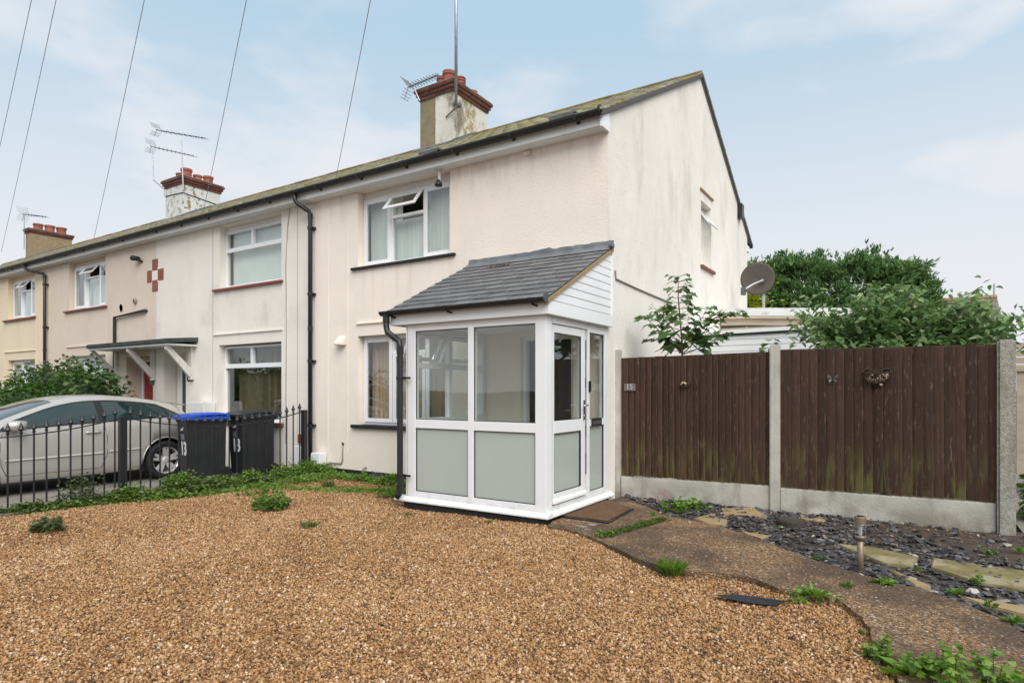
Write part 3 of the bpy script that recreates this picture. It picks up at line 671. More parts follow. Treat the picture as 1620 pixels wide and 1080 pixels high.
MB().lathe([(.0, 0), (.028, .0), (.028, -.012)], (pa.x, YF, pa.z + .01), 12, axis='y', caps=False).build('pipe_collar', M['cable'], A)
for px, py in ((505, 0), (516, 0)):
    x = onY(px, 730, YF).x; MB().tube([(x, YF - .05, .12), (x + .02, YF - .06, -.02)], .012, 6).build('gas_pipe', M['black_plastic'], A)
p = onY(578, 742, YF); MB().tube([(p.x, YF - .04, p.z - .06), (p.x, YF - .05, p.z + .01), (p.x + .02, YF - .03, p.z + .03), (p.x + .03, YF, p.z + .03)], .014, 7).build('pipe_stub', M['cable'], A)
# cables on the gable, cladding side
k0, k1, k2, k3 = onX(972, 428, XG), onX(973, 441, XG), onX(1010, 458, XG), onX(1062, 480, XG)
MB().tube([(XG + .012, k0.y, k0.z), (XG + .012, k1.y, k1.z), (XG + .012, k2.y, k2.z), (XG + .012, k3.y, k3.z)], .012, 6).build('wall_cable', M['cable'], A)
# gable window
yv = gy0 - .0
gw = MB(); xw = XG - .16
gw.box(xw - .06, xw, gy0, gy0 + .05, gz0, gz1); gw.box(xw - .06, xw, gy1 - .05, gy1, gz0, gz1); gw.box(xw - .06, xw, gy0 + .05, gy1 - .05, gz0, gz0 + .05); gw.box(xw - .06, xw, gy0 + .05, gy1 - .05, gz1 - .05, gz1); gw.box(xw - .06, xw, gy0 + .05, gy1 - .05, 4.36, 4.41)
gwo = gw.build('window', M['upvc'], A, bevel=.003); gwo['label'] = 'narrow gable window with its top vent open'
MB().box(xw - .03, xw - .024, gy0 + .05, gy1 - .05, gz0 + .05, 4.36).build('pane', M['glass_dark'], gwo)
MB().box(xw - .2, xw - .19, gy0, gy1, gz0, gz1).build('blind', M['blind'], gwo)
sh = MB(); sh.box(XG - .14, XG - .115, gy0 + .03, gy0 + .08, 4.33, 4.77); sh.box(XG - .14, XG - .115, gy1 - .08, gy1 - .03, 4.33, 4.77); sh.box(XG - .14, XG - .115, gy0 + .08, gy1 - .08, 4.33, 4.38); sh.box(XG - .14, XG - .115, gy0 + .08, gy1 - .08, 4.72, 4.77)
gp = MB().box(XG - .13, XG - .125, gy0 + .08, gy1 - .08, 4.38, 4.72)
Rm = Matrix.Translation((XG - .12, 0, 4.77)) @ Matrix.Rotation(R(-36), 4, 'Y') @ Matrix.Translation((-XG + .12, 0, -4.77))
for mb in (sh, gp): mb.v = [tuple(Rm @ Vector(v)) for v in mb.v]
sh.build('sash', M['upvc'], gwo, bevel=.003); gp.build('pane', M['glass_dark'], gwo)
MB().box(XG - .16, XG + .05, gy0 - .04, gy1 + .16, 3.60, 3.655).build('sill', M['red_tile'], gwo, bevel=.005)
MB().box(XG, XG + .03, gy0 - .08, gy1 + .1, 5.0, 5.03).build('drip_mould', M['lath'], A)
downpipe(A, -8.62, 0, 4.76, -.1)

# ------------------------------------------------------------------ houses B..F
def house(name, label, x0, x1, wallm, ops, fasc):
    r = thing(name, label, 'house', ((x0 + x1) / 2, YF, 0))
    wall_front(MB(), x0, x1, -.16, 4.86, ops).build('wall', M[wallm], r, recalc=False)
    shell(r, x0, x1, wallm); roof(r, x0, x1); eaves(r, x0 + .001, x1 - .001, fasc)
    return r
b0, b1 = -13.74, -8.602
bdx0, bdx1 = onY(259, 600, YF).x, onY(294, 600, YF).x
opsB = [(-11.39, -9.49, 3.37, 4.60), (-11.41, -9.49, .80, 2.27), (bdx0, bdx1, -.02, 2.16)]
B = house('terraced_house', 'off-white house left of the cream end house, with two wide windows and stained upper wall', b0, b1, 'render_b', opsB, 'upvc_old')
mid = onY(400, 372, WZ).x
zl = 4.13
def wide_window(root, x0, x1, z0, z1, zl, mid):
    wn = window(root, x0, x1, z0, z1, WZ, [(x0, x1, [(z0, zl, 'F'), (zl, z1, 'N')])], fw=.042)
    MB().box(x0 + .043, x1 - .043, WZ - .014, WZ - .001, zl - .045, zl + .04).build('transom', M['upvc'], wn, bevel=.004)
    MB().box(mid - .035, mid + .035, WZ - .014, WZ + .06, zl + .041, z1 - .043).build('mullion', M['upvc'], wn, bevel=.004)
    for a_, b_ in ((x0 + .04, mid - .036), (mid + .036, x1 - .04)): MB().box(a_, b_, WZ + .030, WZ + .036, zl + .025, z1 - .04).build('pane', M['glass_dark'], wn)
    return wn
wB = wide_window(B, -11.39, -9.49, 3.40, 4.50, zl, mid)
MB().box(-11.33, -9.55, WZ + .13, WZ + .135, 3.44, 4.46).build('blind', M['blind'], wB)
MB().box(-11.38, -9.50, WZ + .004, WZ + .06, 4.502, 4.598).build('head_board', M['upvc_old'], wB)
MB().box(-11.56, -9.44, YF - .06, WZ - .002, 3.325, 3.368).build('sill', M['red_tile'], wB, bevel=.005)
mid = onY(399, 560, WZ).x; zl = 1.86
wB2 = wide_window(B, -11.41, -9.49, .85, 2.245, zl, mid)
vblind(wB2, -11.1, -9.52, .9, 2.22, WZ + .16, 'blind_brown', pitch=.09, ang=74)
MB().box(-11.52, -9.42, YF - .06, WZ - .002, .74, .798).build('sill', M['red_tile'], wB2, bevel=.005)
MB().box(-11.41, -9.49, WZ, WZ + .07, .80, .849).build('subsill', M['upvc'], wB2)
strip(B, 'drip_mould', -11.58, -9.45, 2.47, 'render_b')
for x in (onY(337, 500, YF).x, onY(471, 480, YF).x): bead(B, x, .1, 4.60)
bead(B, onY(447.5, 480, YF).x + .12, .1, 4.6, 'render_b')
MB().tube([onY(459, 325, YF - .01), onY(455, 360, YF - .01), onY(452, 420, YF - .01), onY(453, 500, YF - .01), onY(452, 700, YF - .01)], .006, 6).build('wall_cable', M['cable'], B)
for px0, px1, y0_, y1_ in ((241.5, 250, 411, 427), (233.5, 241, 429, 446), (250.5, 259, 426, 442), (241.5, 250, 444, 460)):
    pa, pb = onY(px0, y0_, YF), onY(px1, y1_, YF); MB().box(pa.x, pb.x, YF - .012, YF + .002, pb.z, pa.z).build('red_tile', M['red_tile'], B)
pa = onY(246, 436, YF); MB().box(pa.x - .16, pa.x + .16, YF - .008, YF + .001, pa.z - .17, pa.z + .17).build('white_tile', M['render_b'], B)
def door(root, x0, x1, z0, z1, y, leaf, split, glassm=None, side='l'):
    f = MB(); f.box(x0, x0 + .06, y, y + .08, z0, z1); f.box(x1 - .06, x1, y, y + .08, z0, z1); f.box(x0 + .06, x1 - .06, y, y + .08, z1 - .06, z1)
    d = f.build('door', M['upvc'], root, bevel=.004)
    lf = MB().box(x0 + .06, x1 - .06, y + .03, y + .07, z0, z1 - .06).build('door_leaf', leaf, d, bevel=.006)
    if glassm: MB().box(x0 + .16, x1 - .16, y + .022, y + .03, z0 + .25, z1 - .2).build('door_glass', glassm, d, bevel=.004)
    MB().tube([(x1 - .12, y - .02, 1.05), (x1 - .24, y - .02, 1.05)], .012, 6).build('handle', M['chrome'], d)
    return d
MB().box(bdx0, bdx1, YF + TH, YF + TH + .25, 2.1, 2.16).build('door_head', M['render_b'], B)
for x in (bdx0 - .05, bdx1): MB().box(x, x + .05, YF + TH, YF + TH + .3, -.02, 2.16).build('door_reveal', M['render_d'], B)
dark_glass = flat('dark_door_glass', (.03, .033, .033), rough=.1, spec=.6)
door(B, bdx0 + .02, bdx1 - .02, 0, 2.12, YF + .28, M['upvc'], 0, dark_glass)
p = onY(301, 595, YF); MB().box(p.x - .09, p.x + .09, YF - .02, YF, p.z - .1, p.z + .1).build('number_plaque', M['black_paint'], B, bevel=.005)
mb = MB(); pa, pb = onY(300, 640, 6.9), onY(325, 664, 6.9)
mb.box(pa.x, pb.x, YF - .26, YF, .62, 1.16); mo = mb.build('meter_cupboard', M['upvc_old'], B, bevel=.02)
MB().box(-9.05, -8.86, YF - .12, YF, .1, .42).build('meter_box', M['upvc'], B, bevel=.01)
MB().box(-8.98, -8.80, YF - .05, YF, .46, .62).build('air_brick', M['brick'], B, bevel=.005)
pa = onY(222, 411, YF)
al = MB(); al.tube([(pa.x + .1, YF, pa.z - .06), (pa.x + .05, YF - .08, pa.z)], .025, 8); al.tube([(pa.x + .08, YF - .08, pa.z), (pa.x - .10, YF - .12, pa.z + .03)], [.05, .06], 12)

c0, c1 = -18.95, -13.742
cdx0, cdx1 = onY(200, 600, YF).x, onY(242, 600, YF).x
opsC = [(-17.9, -16.0, 3.385, 4.60), (-17.9, -16.0, .8, 2.23), (cdx0, cdx1, -.02, 2.14)]
Cc = house('terraced_house', 'beige rendered house with the red door and a black waste pipe on its wall', c0, c1, 'render_c', opsC, 'upvc_old')
al.build('security_light', M['black_plastic'], Cc, smooth=False)
f3 = lambda px: onY(px, 450, WZ).x
def three_light(root, x0, x1, z0, z1, ma, mb_, open_=True):
    t = z0 + (z1 - z0) * .70
    return window(root, x0, x1, z0, z1, WZ, [(x0, ma, [(z0, z1, 'S')]), (ma, mb_, [(z0, t, 'F'), (t, z1, 'O' if open_ else 'F')]), (mb_, x1, [(z0, z1, 'S')])])
wC = three_light(Cc, -17.9, -16.0, 3.40, 4.50, -17.25, -16.55)
MB().box(-17.9, -16.0, WZ + .004, WZ + .06, 4.502, 4.598).build('head_board', M['render_c'], wC)
MB().box(-17.8, -16.1, WZ + .16, WZ + .165, 3.44, 4.2).build('blind', M['blind'], wC)
MB().box(-18.1, -15.9, YF - .06, WZ - .002, 3.345, 3.384).build('sill', M['red_tile'], wC, bevel=.005)
wC2 = three_light(Cc, -17.9, -16.0, .84, 2.23, -17.3, -16.5, False)
MB().box(-17.85, -16.05, WZ + .3, WZ + .305, .9, 2.2).build('blind', M['blind_brown'], wC2)
strip(Cc, 'drip_mould', -18.0, -15.95, 2.46, 'render_c')
for x in (-18.05, -15.97): bead(Cc, x, .1, 4.6, 'render_c')
wp = [onY(229, 491, YF - .05), onY(181, 502, YF - .05)]
wp.append(Vector((wp[1].x, YF - .05, .2))); MB().tube([(wp[0].x, YF, wp[0].z), wp[0], wp[1], wp[2]], .035, 8).build('waste_pipe', M['black_plastic'], Cc)
p = onY(215, 476, YF); MB().lathe([(.0, 0), (.07, 0), (.07, -.03), (.03, -.05)], (p.x, YF, p.z), 12, axis='y', caps=False).build('wall_vent', M['cable'], Cc)
p = onY(192, 487, YF); MB().lathe([(.0, 0), (.09, 0), (.09, -.012)], (p.x, YF, p.z), 12, axis='y', caps=False).build('wall_vent', M['render_c'], Cc)
for x in (cdx0 - .05, cdx1): MB().box(x, x + .05, YF + TH, YF + TH + .4, -.02, 2.14).build('door_reveal', M['render_c'], Cc)
MB().box(cdx0, cdx1, YF + TH, YF + TH + .4, 2.08, 2.14).build('door_head', M['render_c'], Cc)
door(Cc, cdx0 + .02, cdx1 - .02, 0, 2.10, YF + .32, flat('red_door_paint', (.30, .02, .028), rough=.35), 0)
p = onY(241, 600, YF); MB().box(p.x - .06, p.x + .08, YF - .03, YF, p.z + .10, p.z + .3).build('bell_box', M['timber_pale'], Cc, bevel=.01)
MB().box(p.x - .08, p.x + .08, YF - .015, YF, p.z - .12, p.z + .02).build('number_plaque', M['dull_metal'], Cc)
downpipe(Cc, -19.12, 0, 4.76, 0, dx=.75)

d0, d1 = -24.1, -18.952
opsD = [(-21.75, -19.93, 3.385, 4.60), (-21.75, -19.93, .8, 2.23), (-23.7, -22.8, 0, 2.12)]
D = house('terraced_house', 'pale yellow rendered house at the left edge, fourth from the gable', d0, d1, 'render_d', opsD, 'upvc_old')
wD = three_light(D, -21.75, -19.93, 3.40, 4.50, -21.1, -20.5)
MB().box(-21.75, -19.93, WZ + .004, WZ + .06, 4.502, 4.598).build('head_board', M['render_d'], wD)
MB().box(-21.7, -20.0, WZ + .2, WZ + .205, 3.44, 4.2).build('blind', M['blind'], wD)
MB().box(-21.98, -19.85, YF - .06, WZ - .002, 3.335, 3.384).build('sill', M['red_tile'], wD, bevel=.005)
wD2 = three_light(D, -21.75, -19.93, .84, 2.23, -21.0, -20.45, False)
MB().box(-21.7, -20.0, WZ + .3, WZ + .305, .9, 2.2).build('blind', M['blind_brown'], wD2)
strip(D, 'drip_mould', -21.95, -19.86, 2.46, 'render_d')
for x in (-22.0, -19.86): bead(D, x, .1, 4.6, 'render_d')
door(D, -23.68, -22.82, 0, 2.1, YF + .15, M['upvc'], 0, dark_glass)
# chimneys B, C of the far party walls
by0 = 10.30
bx0_, bx1_ = onY(261.7, 310, by0).x, onY(289.4, 310, by0).x; zt = onY(289, 279, by0).z; by1 = onX(348.6, 310, bx1_).y
chB = chimney(Cc, bx0_, bx1_, by0, by1, 6.2, zt, 'chim_b', [(bx0_ + .4, by0 + .25, .22, .12, 'p'), (bx1_ - .25, by0 + .25, .30, .15, 'p'), (bx1_ - .28, by0 + .62, .22, .12, 'p'), (bx1_ - .26, by1 - .25, .27, .14, 'p')])
E_ = thing('terraced_house', 'furthest visible house of the row, with the tan chimney and only its roof in view', 'house', (-26.7, YF, 0))
wall_front(MB(), -29.35, -24.102, -.16, 4.86, [(-27.9, -26.1, 3.385, 4.6), (-27.9, -26.1, .8, 2.23)]).build('wall', M['render_b'], E_, recalc=False)
shell(E_, -29.35, -24.102, 'render_b'); roof(E_, -29.35, -24.102); eaves(E_, -29.349, -24.103, 'upvc_old')
three_light(E_, -27.9, -26.1, 3.385, 4.6, -27.3, -26.7, False); three_light(E_, -27.9, -26.1, .8, 2.23, -27.3, -26.7, False)
c2 = 10.3
cx0_, cx1_ = onY(40.4, 390, c2).x, onY(47.6, 390, c2).x; zt = onY(47, 362, c2).z; cy1_ = onX(114, 390, cx1_).y
chC = chimney(E_, cx0_, cx1_, c2, cy1_, 6.2, zt, 'chim_c', [(cx1_ - .22, c2 + .35, .26, .16, 'p'), (cx1_ - .22, c2 + .75, .28, .17, 'p'), (cx1_ - .22, cy1_ - .3, .28, .17, 'p')], courses=2)
F_ = thing('terraced_house', 'house beyond the left edge of the photo', 'house', (-31.9, YF, 0))
wall_front(MB(), -34.6, -29.352, -.16, 4.86, []).build('wall', M['render_c'], F_, recalc=False)
shell(F_, -34.6, -29.352, 'render_c'); roof(F_, -34.6, -29.352); eaves(F_, -34.6, -29.353, 'upvc_old')
MB().prism([(-34.6, YF, -.1), (-34.6, Y_REAR, -.1), (-34.6, Y_REAR, rz(Y_REAR)), (-34.6, Y_RIDGE, rz(Y_RIDGE)), (-34.6, YF, rz(YF))], (.1, 0, 0)).build('gable_wall', M['render_c'], F_)

# ------------------------------------------------------------------ entrance canopy between B and C
cn = thing('door_canopy', 'flat dark felt canopy on white brackets above the red door', 'canopy', (-13.8, YF, 2.3))
M['felt'] = pm('dark_roof_felt', [(.3, (.03, .034, .034)), (.75, (.07, .078, .075))], scale=5, rough=.85, bump=.5)
MB().prism([(-15.5, 6.50, 2.31), (-15.5, YF - .001, 2.37), (-15.5, YF - .001, 2.46), (-15.5, 6.50, 2.40)], (3.38, 0, 0)).build('canopy_roof', M['felt'], cn, bevel=.01)
MB().box(-15.46, -12.16, 6.53, YF - .002, 2.275, 2.309).build('canopy_board', M['upvc_old'], cn)
me = MB(); me.prism([(0, YF - .001, 1.66), (0, YF - .09, 1.66), (0, 6.56, 2.20), (0, 6.56, 2.274), (0, 6.62, 2.274), (0, YF - .001, 1.78)], (.075, 0, 0)); me.box(-.012, .087, YF - .07, YF - .002, 1.60, 2.27)
me = me.mesh('bracket', M['timber_pale'], (0, YF, 2.3))
for x in (-15.45, -13.85, -12.36): inst(me, 'bracket', cn, (x, YF, 2.3))
# ================================================================== THE PORCH
M['frost'] = pm('frosted_glass', [(.3, (.60, .655, .615)), (.8, (.66, .70, .66))], scale=1.2, rough=.24, spec=.6)
_b = next(n for n in M['frost'].node_tree.nodes if n.type == 'BSDF_PRINCIPLED'); _b.inputs['Coat Weight'].default_value = .5; _b.inputs['Coat Roughness'].default_value = .16
_t = M['frost'].node_tree; _x = N(_t, 'ShaderNodeMixShader'); _x.inputs[0].default_value = .42; _l = N(_t, 'ShaderNodeBsdfTranslucent'); _l.inputs[0].default_value = (.86, .91, .87, 1)
_o = next(n for n in _t.nodes if n.type == 'OUTPUT_MATERIAL'); _t.links.new(_b.outputs[0], _x.inputs[1]); _t.links.new(_l.outputs[0], _x.inputs[2]); _t.links.new(_x.outputs[0], _o.inputs[0])
P = thing('porch', 'white framed glazed porch with frosted lower panes and slate lean-to roof', 'porch', (-4.1, 6.3, 0))
px0, px1, py0 = -5.07, -3.14, 5.554          # frame faces
YB = YF - .003
MB().box(px0 - .02, px1 + .005, py0 - .012, YB, -.1, .066).build('plinth', M['black_paint'], P)
MB().box(px0 + .01, px1 - .02, py0 + .02, YB, .067, .10).build('floor_slab', flat('porch_floor', (.33, .29, .24), rough=.8), P)
# projecting sill, front and door side, with a sloping nose
sl = MB(); nose = [(0, .068), (0, .09), (.05, .127), (.12, .127), (.12, .068)]
sl.prism([(px0 - .15, py0 - .05 + u, z) for u, z in nose], (px1 + .20 - px0, 0, 0))
sl.prism([(px1 + .05 - u, py0 + .071, z) for u, z in nose], (0, YB + .10 - py0 - .071, 0))
sl.build('sill', M['upvc'], P, bevel=.004)
zt0, zt1 = .128, 2.165
FW = .07
def post(x0, x1, y0, y1, z0=zt0, z1=zt1, name='frame_post'): return MB().box(x0, x1, y0, y1, z0, z1).build(name, M['upvc'], P, bevel=.004)
post(px1 - .13, px1, py0, py0 + .13)                         # corner post
post(px0, px0 + .15, py0, py0 + .07)                          # left front post
MB().box(px0 + .025, px0 + .032, py0 - .003, py0 + .01, zt0, zt1).build('post_seam', M['render_bead'], P)
xm0, xm1 = -4.145, -4.066
post(xm0, xm1, py0, py0 + .07)                                # centre mullion
zr0, zr1 = .945, 1.048
for a, b in ((px0 + .15, xm0), (xm1, px1 - .13)):
    for z0, z1 in ((zt0, .195), (zr0, zr1), (2.092, zt1)):
        MB().box(a, b, py0 + .001, py0 + .069, z0, z1).build('frame_rail', M['upvc'], P, bevel=.003)
    # dark gasket round each pane
    for z0, z1, mt in ((.195, zr0, 'frost'), (zr1, 2.092, 'glass')):
        gk = MB(); g = .009
        gk.box(a, a + g, py0 + .012, py0 + .02, z0, z1); gk.box(b - g, b, py0 + .012, py0 + .02, z0, z1); gk.box(a + g, b - g, py0 + .012, py0 + .02, z0, z0 + g); gk.box(a + g, b - g, py0 + .012, py0 + .02, z1 - g, z1)
        gk.build('gasket', M['black_plastic'], P)
        pn = MB().box(a + .001, b - .001, py0 + .024, py0 + .034, z0, z1).build('pane', M[mt], P)
        if mt == 'frost': pn['label'] = 'frosted lower pane'
# ceiling and head
MB().box(px0 + .01, px1 - .01, py0 + .01, YB, zt1 + .001, zt1 + .03).build('ceiling', M['upvc'], P)
# left side wall of the porch (seen through the glass): frosted below, fixed and an open vent above
lx = px0
def lbox(y0, y1, z0, z1, name='frame_rail', mat='upvc', x0=0, x1=.07): return MB().box(lx + x0, lx + x1, y0, y1, z0, z1).build(name, M[mat], P, bevel=.003 if mat == 'upvc' else 0)
lbox(YB - .07, YB, zt0, zt1, 'frame_post'); lbox(6.30, 6.37, zt0, zt1, 'frame_post')
for y0, y1 in ((py0 + .07, 6.30), (6.37, YB - .07)):
    for z0, z1 in ((zt0, .195), (zr0, zr1), (1.66, 1.73), (2.092, zt1)): lbox(y0, y1, z0, z1, x0=.001, x1=.069)
    lbox(y0, y1, .195, zr0, 'pane', 'frost', .03, .036); lbox(y0, y1, zr1, 1.66, 'pane', 'glass', .03, .036)
    piv = Vector((lx, 0, 2.09)); Rm = Matrix.Translation(piv) @ Matrix.Rotation(R(24), 4, 'Y') @ Matrix.Translation(-piv)
    s = MB(); s.box(lx - .02, lx + .02, y0 + .004, y0 + .05, 1.735, 2.088); s.box(lx - .02, lx + .02, y1 - .05, y1 - .004, 1.735, 2.088); s.box(lx - .02, lx + .02, y0 + .05, y1 - .05, 1.735, 1.78); s.box(lx - .02, lx + .02, y0 + .05, y1 - .05, 2.043, 2.088)
    pn = MB().box(lx - .003, lx + .003, y0 + .05, y1 - .05, 1.78, 2.043)
    for mb in (s, pn): mb.v = [tuple(Rm @ Vector(v)) for v in mb.v]
    so = s.build('vent_sash', M['upvc'], P, bevel=.003); pn.build('pane', M['glass'], so)
    MB().tube([(lx + .02, (y0 + y1) / 2, 1.80), (lx + .06, (y0 + y1) / 2 + .02, 1.78), (lx + .07, (y0 + y1) / 2 + .05, 1.86)], .008, 6).build('vent_stay', M['chrome'], so)
# door side (faces +X)
dx = px1
dy0, dy1 = 5.69, 6.515     # door leaf
sy0, sy1 = 6.60, 7.02      # side light
def rb(y0, y1, z0, z1, name, mat='upvc', x0=-.07, x1=0, par=None, bev=.003):
    return MB().box(dx + x0, dx + x1, y0, y1, z0, z1).build(name, M[mat], par or P, bevel=bev)
rb(py0 + .131, dy0 - .002, zt0, zt1, 'frame_post'); rb(dy1 + .03, sy0, zt0, zt1, 'frame_post'); rb(sy1, YB, zt0, zt1, 'frame_post')
rb(dy0, dy1 + .029, 2.10, zt1, 'frame_rail', x0=-.069, x1=-.001); rb(sy0, sy1, 2.07, zt1, 'frame_rail', x0=-.069, x1=-.001); rb(sy0, sy1, zt0, .20, 'frame_rail', x0=-.069, x1=-.001); rb(sy0, sy1, .97, 1.05, 'frame_rail', x0=-.069, x1=-.001)
rb(dy0, dy1 + .029, zt0, .175, 'threshold', x0=-.069, x1=-.001)
for z0, z1, mt in ((.20, .97, 'frost'), (1.05, 2.07, 'glass')):
    rb(sy0, sy1, z0, z1, 'pane', mt, -.04, -.03, bev=0)
    gk = MB(); g = .008; X0, X1 = dx - .022, dx - .014
    gk.box(X0, X1, sy0, sy0 + g, z0, z1); gk.box(X0, X1, sy1 - g - .012, sy1, z0, z1); gk.box(X0, X1, sy0 + g, sy1 - g - .012, z0, z0 + g); gk.box(X0, X1, sy0 + g, sy1 - g - .012, z1 - g, z1); gk.build('gasket', M['black_plastic'], P)
dl = MB(); x0, x1 = dx - .062, dx - .012
z0d, z1d = .185, 2.09; st = .095
dl.box(x0, x1, dy0 + .005, dy0 + .005 + .062, z0d, z1d); dl.box(x0, x1, dy1 - st - .02, dy1 - .012, z0d, z1d)
ya, yb = dy0 + .067, dy1 - st - .02
dl.box(x0, x1, ya, yb, z0d, .295); dl.box(x0, x1, ya, yb, .93, 1.065); dl.box(x0, x1, ya, yb, 2.005, z1d)
door_ = dl.build('door', M['upvc'], P, bevel=.005); door_['label'] = 'white half frosted porch door'
MB().box(x0 + .02, x0 + .028, ya, yb, .295, .93).build('door_pane', M['frost'], door_); MB().box(x0 + .02, x0 + .028, ya, yb, 1.065, 2.005).build('door_pane', M['glass'], door_)
gk = MB(); g = .009
for z0, z1 in ((.295, .93), (1.065, 2.005)):
    gk.box(x1 - .012, x1 - .004, ya, ya + g, z0, z1); gk.box(x1 - .012, x1 - .004, yb - g - .016, yb, z0, z1); gk.box(x1 - .012, x1 - .004, ya + g, yb - g - .016, z0, z0 + g); gk.box(x1 - .012, x1 - .004, ya + g, yb - g - .016, z1 - g, z1)
gk.build('gasket', M['black_plastic'], door_)
wb = MB().prism([(dx - .011, dy0 + .01, .188), (dx + .022, dy0 + .01, .192), (dx + .018, dy0 + .01, .222), (dx - .011, dy0 + .01, .24)], (0, dy1 - dy0 - .03, 0)).build('weather_bar', M['upvc'], door_, bevel=.003)
# lock strip on the jamb
ls = MB().box(dx - .05, dx - .006, dy1 - .008, dy1 + .002, .42, 1.98).build('lock_strip', M['chrome'], P)
for z0, z1 in ((.42, .66), (.86, .98), (1.42, 1.54), (1.75, 1.97)): MB().box(dx - .042, dx - .005, dy1 - .010, dy1 + .004, z0, z1).build('lock_keep', M['dull_metal'], ls, bevel=.002)
hp = MB().box(dx - .012, dx - .002, dy1 - .075, dy1 - .035, 1.05, 1.28).build('handle_plate', M['chrome'], door_, bevel=.004)
hb = MB().tube([(dx - .002, dy1 - .055, 1.22), (dx + .045, dy1 - .055, 1.22), (dx + .05, dy1 - .16, 1.215)], .011, 8).build('handle', M['chrome'], door_, smooth=True)
MB().lathe([(0, 0), (.013, 0), (.013, .012), (0, .012)], (dx - .002, dy1 - .055, 1.10), 10, axis='x', caps=False).build('key_cylinder', M['chrome'], door_)
MB().box(dx, dx + .025, dy1 + .045, dy1 + .078, 1.37, 1.50).build('doorbell', M['black_plastic'], P, bevel=.006)
lp = MB().box(dx - .001, dx + .012, sy0 + .02, sy0 + .32, .965, 1.055).build('letter_plate', M['chrome'], P, bevel=.004)
MB().box(dx + .012, dx + .018, sy0 + .05, sy0 + .29, .985, 1.035).build('letter_flap', M['dull_metal'], lp, bevel=.003)
# fascia boards
MB().box(px0 - .20, px1 + .07, py0 - .06, py0 - .035, 2.172, 2.318).build('fascia', M['upvc'], P, bevel=.004)
MB().box(px0 - .20, px1 + .045, py0 - .034, py0 + .02, 2.172, 2.185).build('soffit', M['upvc'], P)
MB().box(px0 - .20, px0 - .176, py0 - .034, YB, 2.172, 2.318).build('fascia', M['upvc'], P, bevel=.004)
xc = px1 + .068
MB().box(xc - .022, xc, py0 - .034, YB, 2.172, 2.315).build('fascia', M['upvc'], P, bevel=.004)
MB().box(px1 - .01, xc - .022, py0 + .02, YB, 2.172, 2.185).build('soffit', M['upvc'], P)
# roof: pitch from gutter to wall
ZE, YE = 2.335, 5.47; ZW = 3.165; PR = (ZW - ZE) / (YF - YE)
rzp = lambda y: ZE + (y - YE) * PR
rx0, rx1 = px0 - .24, px1 + .075
MB().prism([(rx0 + .02, YE + .02, rzp(YE + .02) - .05), (rx0 + .02, YB, rzp(YB) - .05), (rx0 + .02, YB, rzp(YB) - .012), (rx0 + .02, YE + .02, rzp(YE + .02) - .012)], (rx1 - rx0 - .03, 0, 0)).build('roof_deck', M['roof_under'], P)
# timber lath along the verge
MB().prism([(rx1 - .012, YE, rzp(YE) - .055), (rx1 - .012, YB, rzp(YB) - .055), (rx1 - .012, YB, rzp(YB) - .012), (rx1 - .012, YE, rzp(YE) - .012)], (.02, 0, 0)).build('verge_lath', M['lath'], P)
# slates: one object each, sharing meshes
sn = math.hypot(1, PR); ang = math.atan(PR); length = (YF - YE) * sn; rows = 10; gg = (length - .12) / rows
sw = .249; cacheS = {}
for r_ in range(rows + 1):
    u = r_ * gg - .02; x = rx0 - (sw / 2 if r_ % 2 else 0)
    while x < rx1 - .02:
        a, b = max(x, rx0), min(x + sw, rx1); x += sw
        if b - a < .03: continue
        wd = round(b - a - .011, 3); ln = min(gg + .07, length - u - .01)
        if ln < .06: continue
        key = (wd, round(ln, 3))
        if key not in cacheS:
            cacheS[key] = MB().prism([(0, 0, 0), (0, ln, -.010), (0, ln, -.005), (0, 0, .011)], (wd, 0, 0)).mesh('slate', M['slate'])
        y = YE + u / sn
        inst(cacheS[key], 'slate', P, (a + .0025, y + random.uniform(-.003, .003), rzp(y) + .006), (ang + random.uniform(-.004, .006), 0, random.uniform(-.004, .004)))
# lead flashing
fl = MB(); xs = np.linspace(rx0 + .02, rx1 + .01, 40); top = [.085 + .003 * math.sin(i * 1.7) + random.uniform(-.004, .004) + (.018 if 20 < i < 24 else 0) for i in range(40)]
for i in range(39):
    y2 = YF - .15; a, b = xs[i], xs[i + 1]; ka, kb = random.uniform(0, .006), .003
    fl.quad((a, y2, rzp(y2) + .02), (b, y2, rzp(y2) + .02), (b, YF - .012, rzp(YF) + .03), (a, YF - .012, rzp(YF) + .03))
    fl.quad((a, YF - .012, rzp(YF) + .03), (b, YF - .012, rzp(YF) + .03), (b, YF - .005, rzp(YF) + top[i + 1]), (a, YF - .005, rzp(YF) + top[i]))
fl.build('flashing', M['lead'], P, recalc=False)
MB().box(rx1 - .02, rx1 + .03, YF - .13, YF - .02, rzp(YF) - .02, rzp(YF) + .035).build('flashing_end', M['lead'], P, bevel=.01)
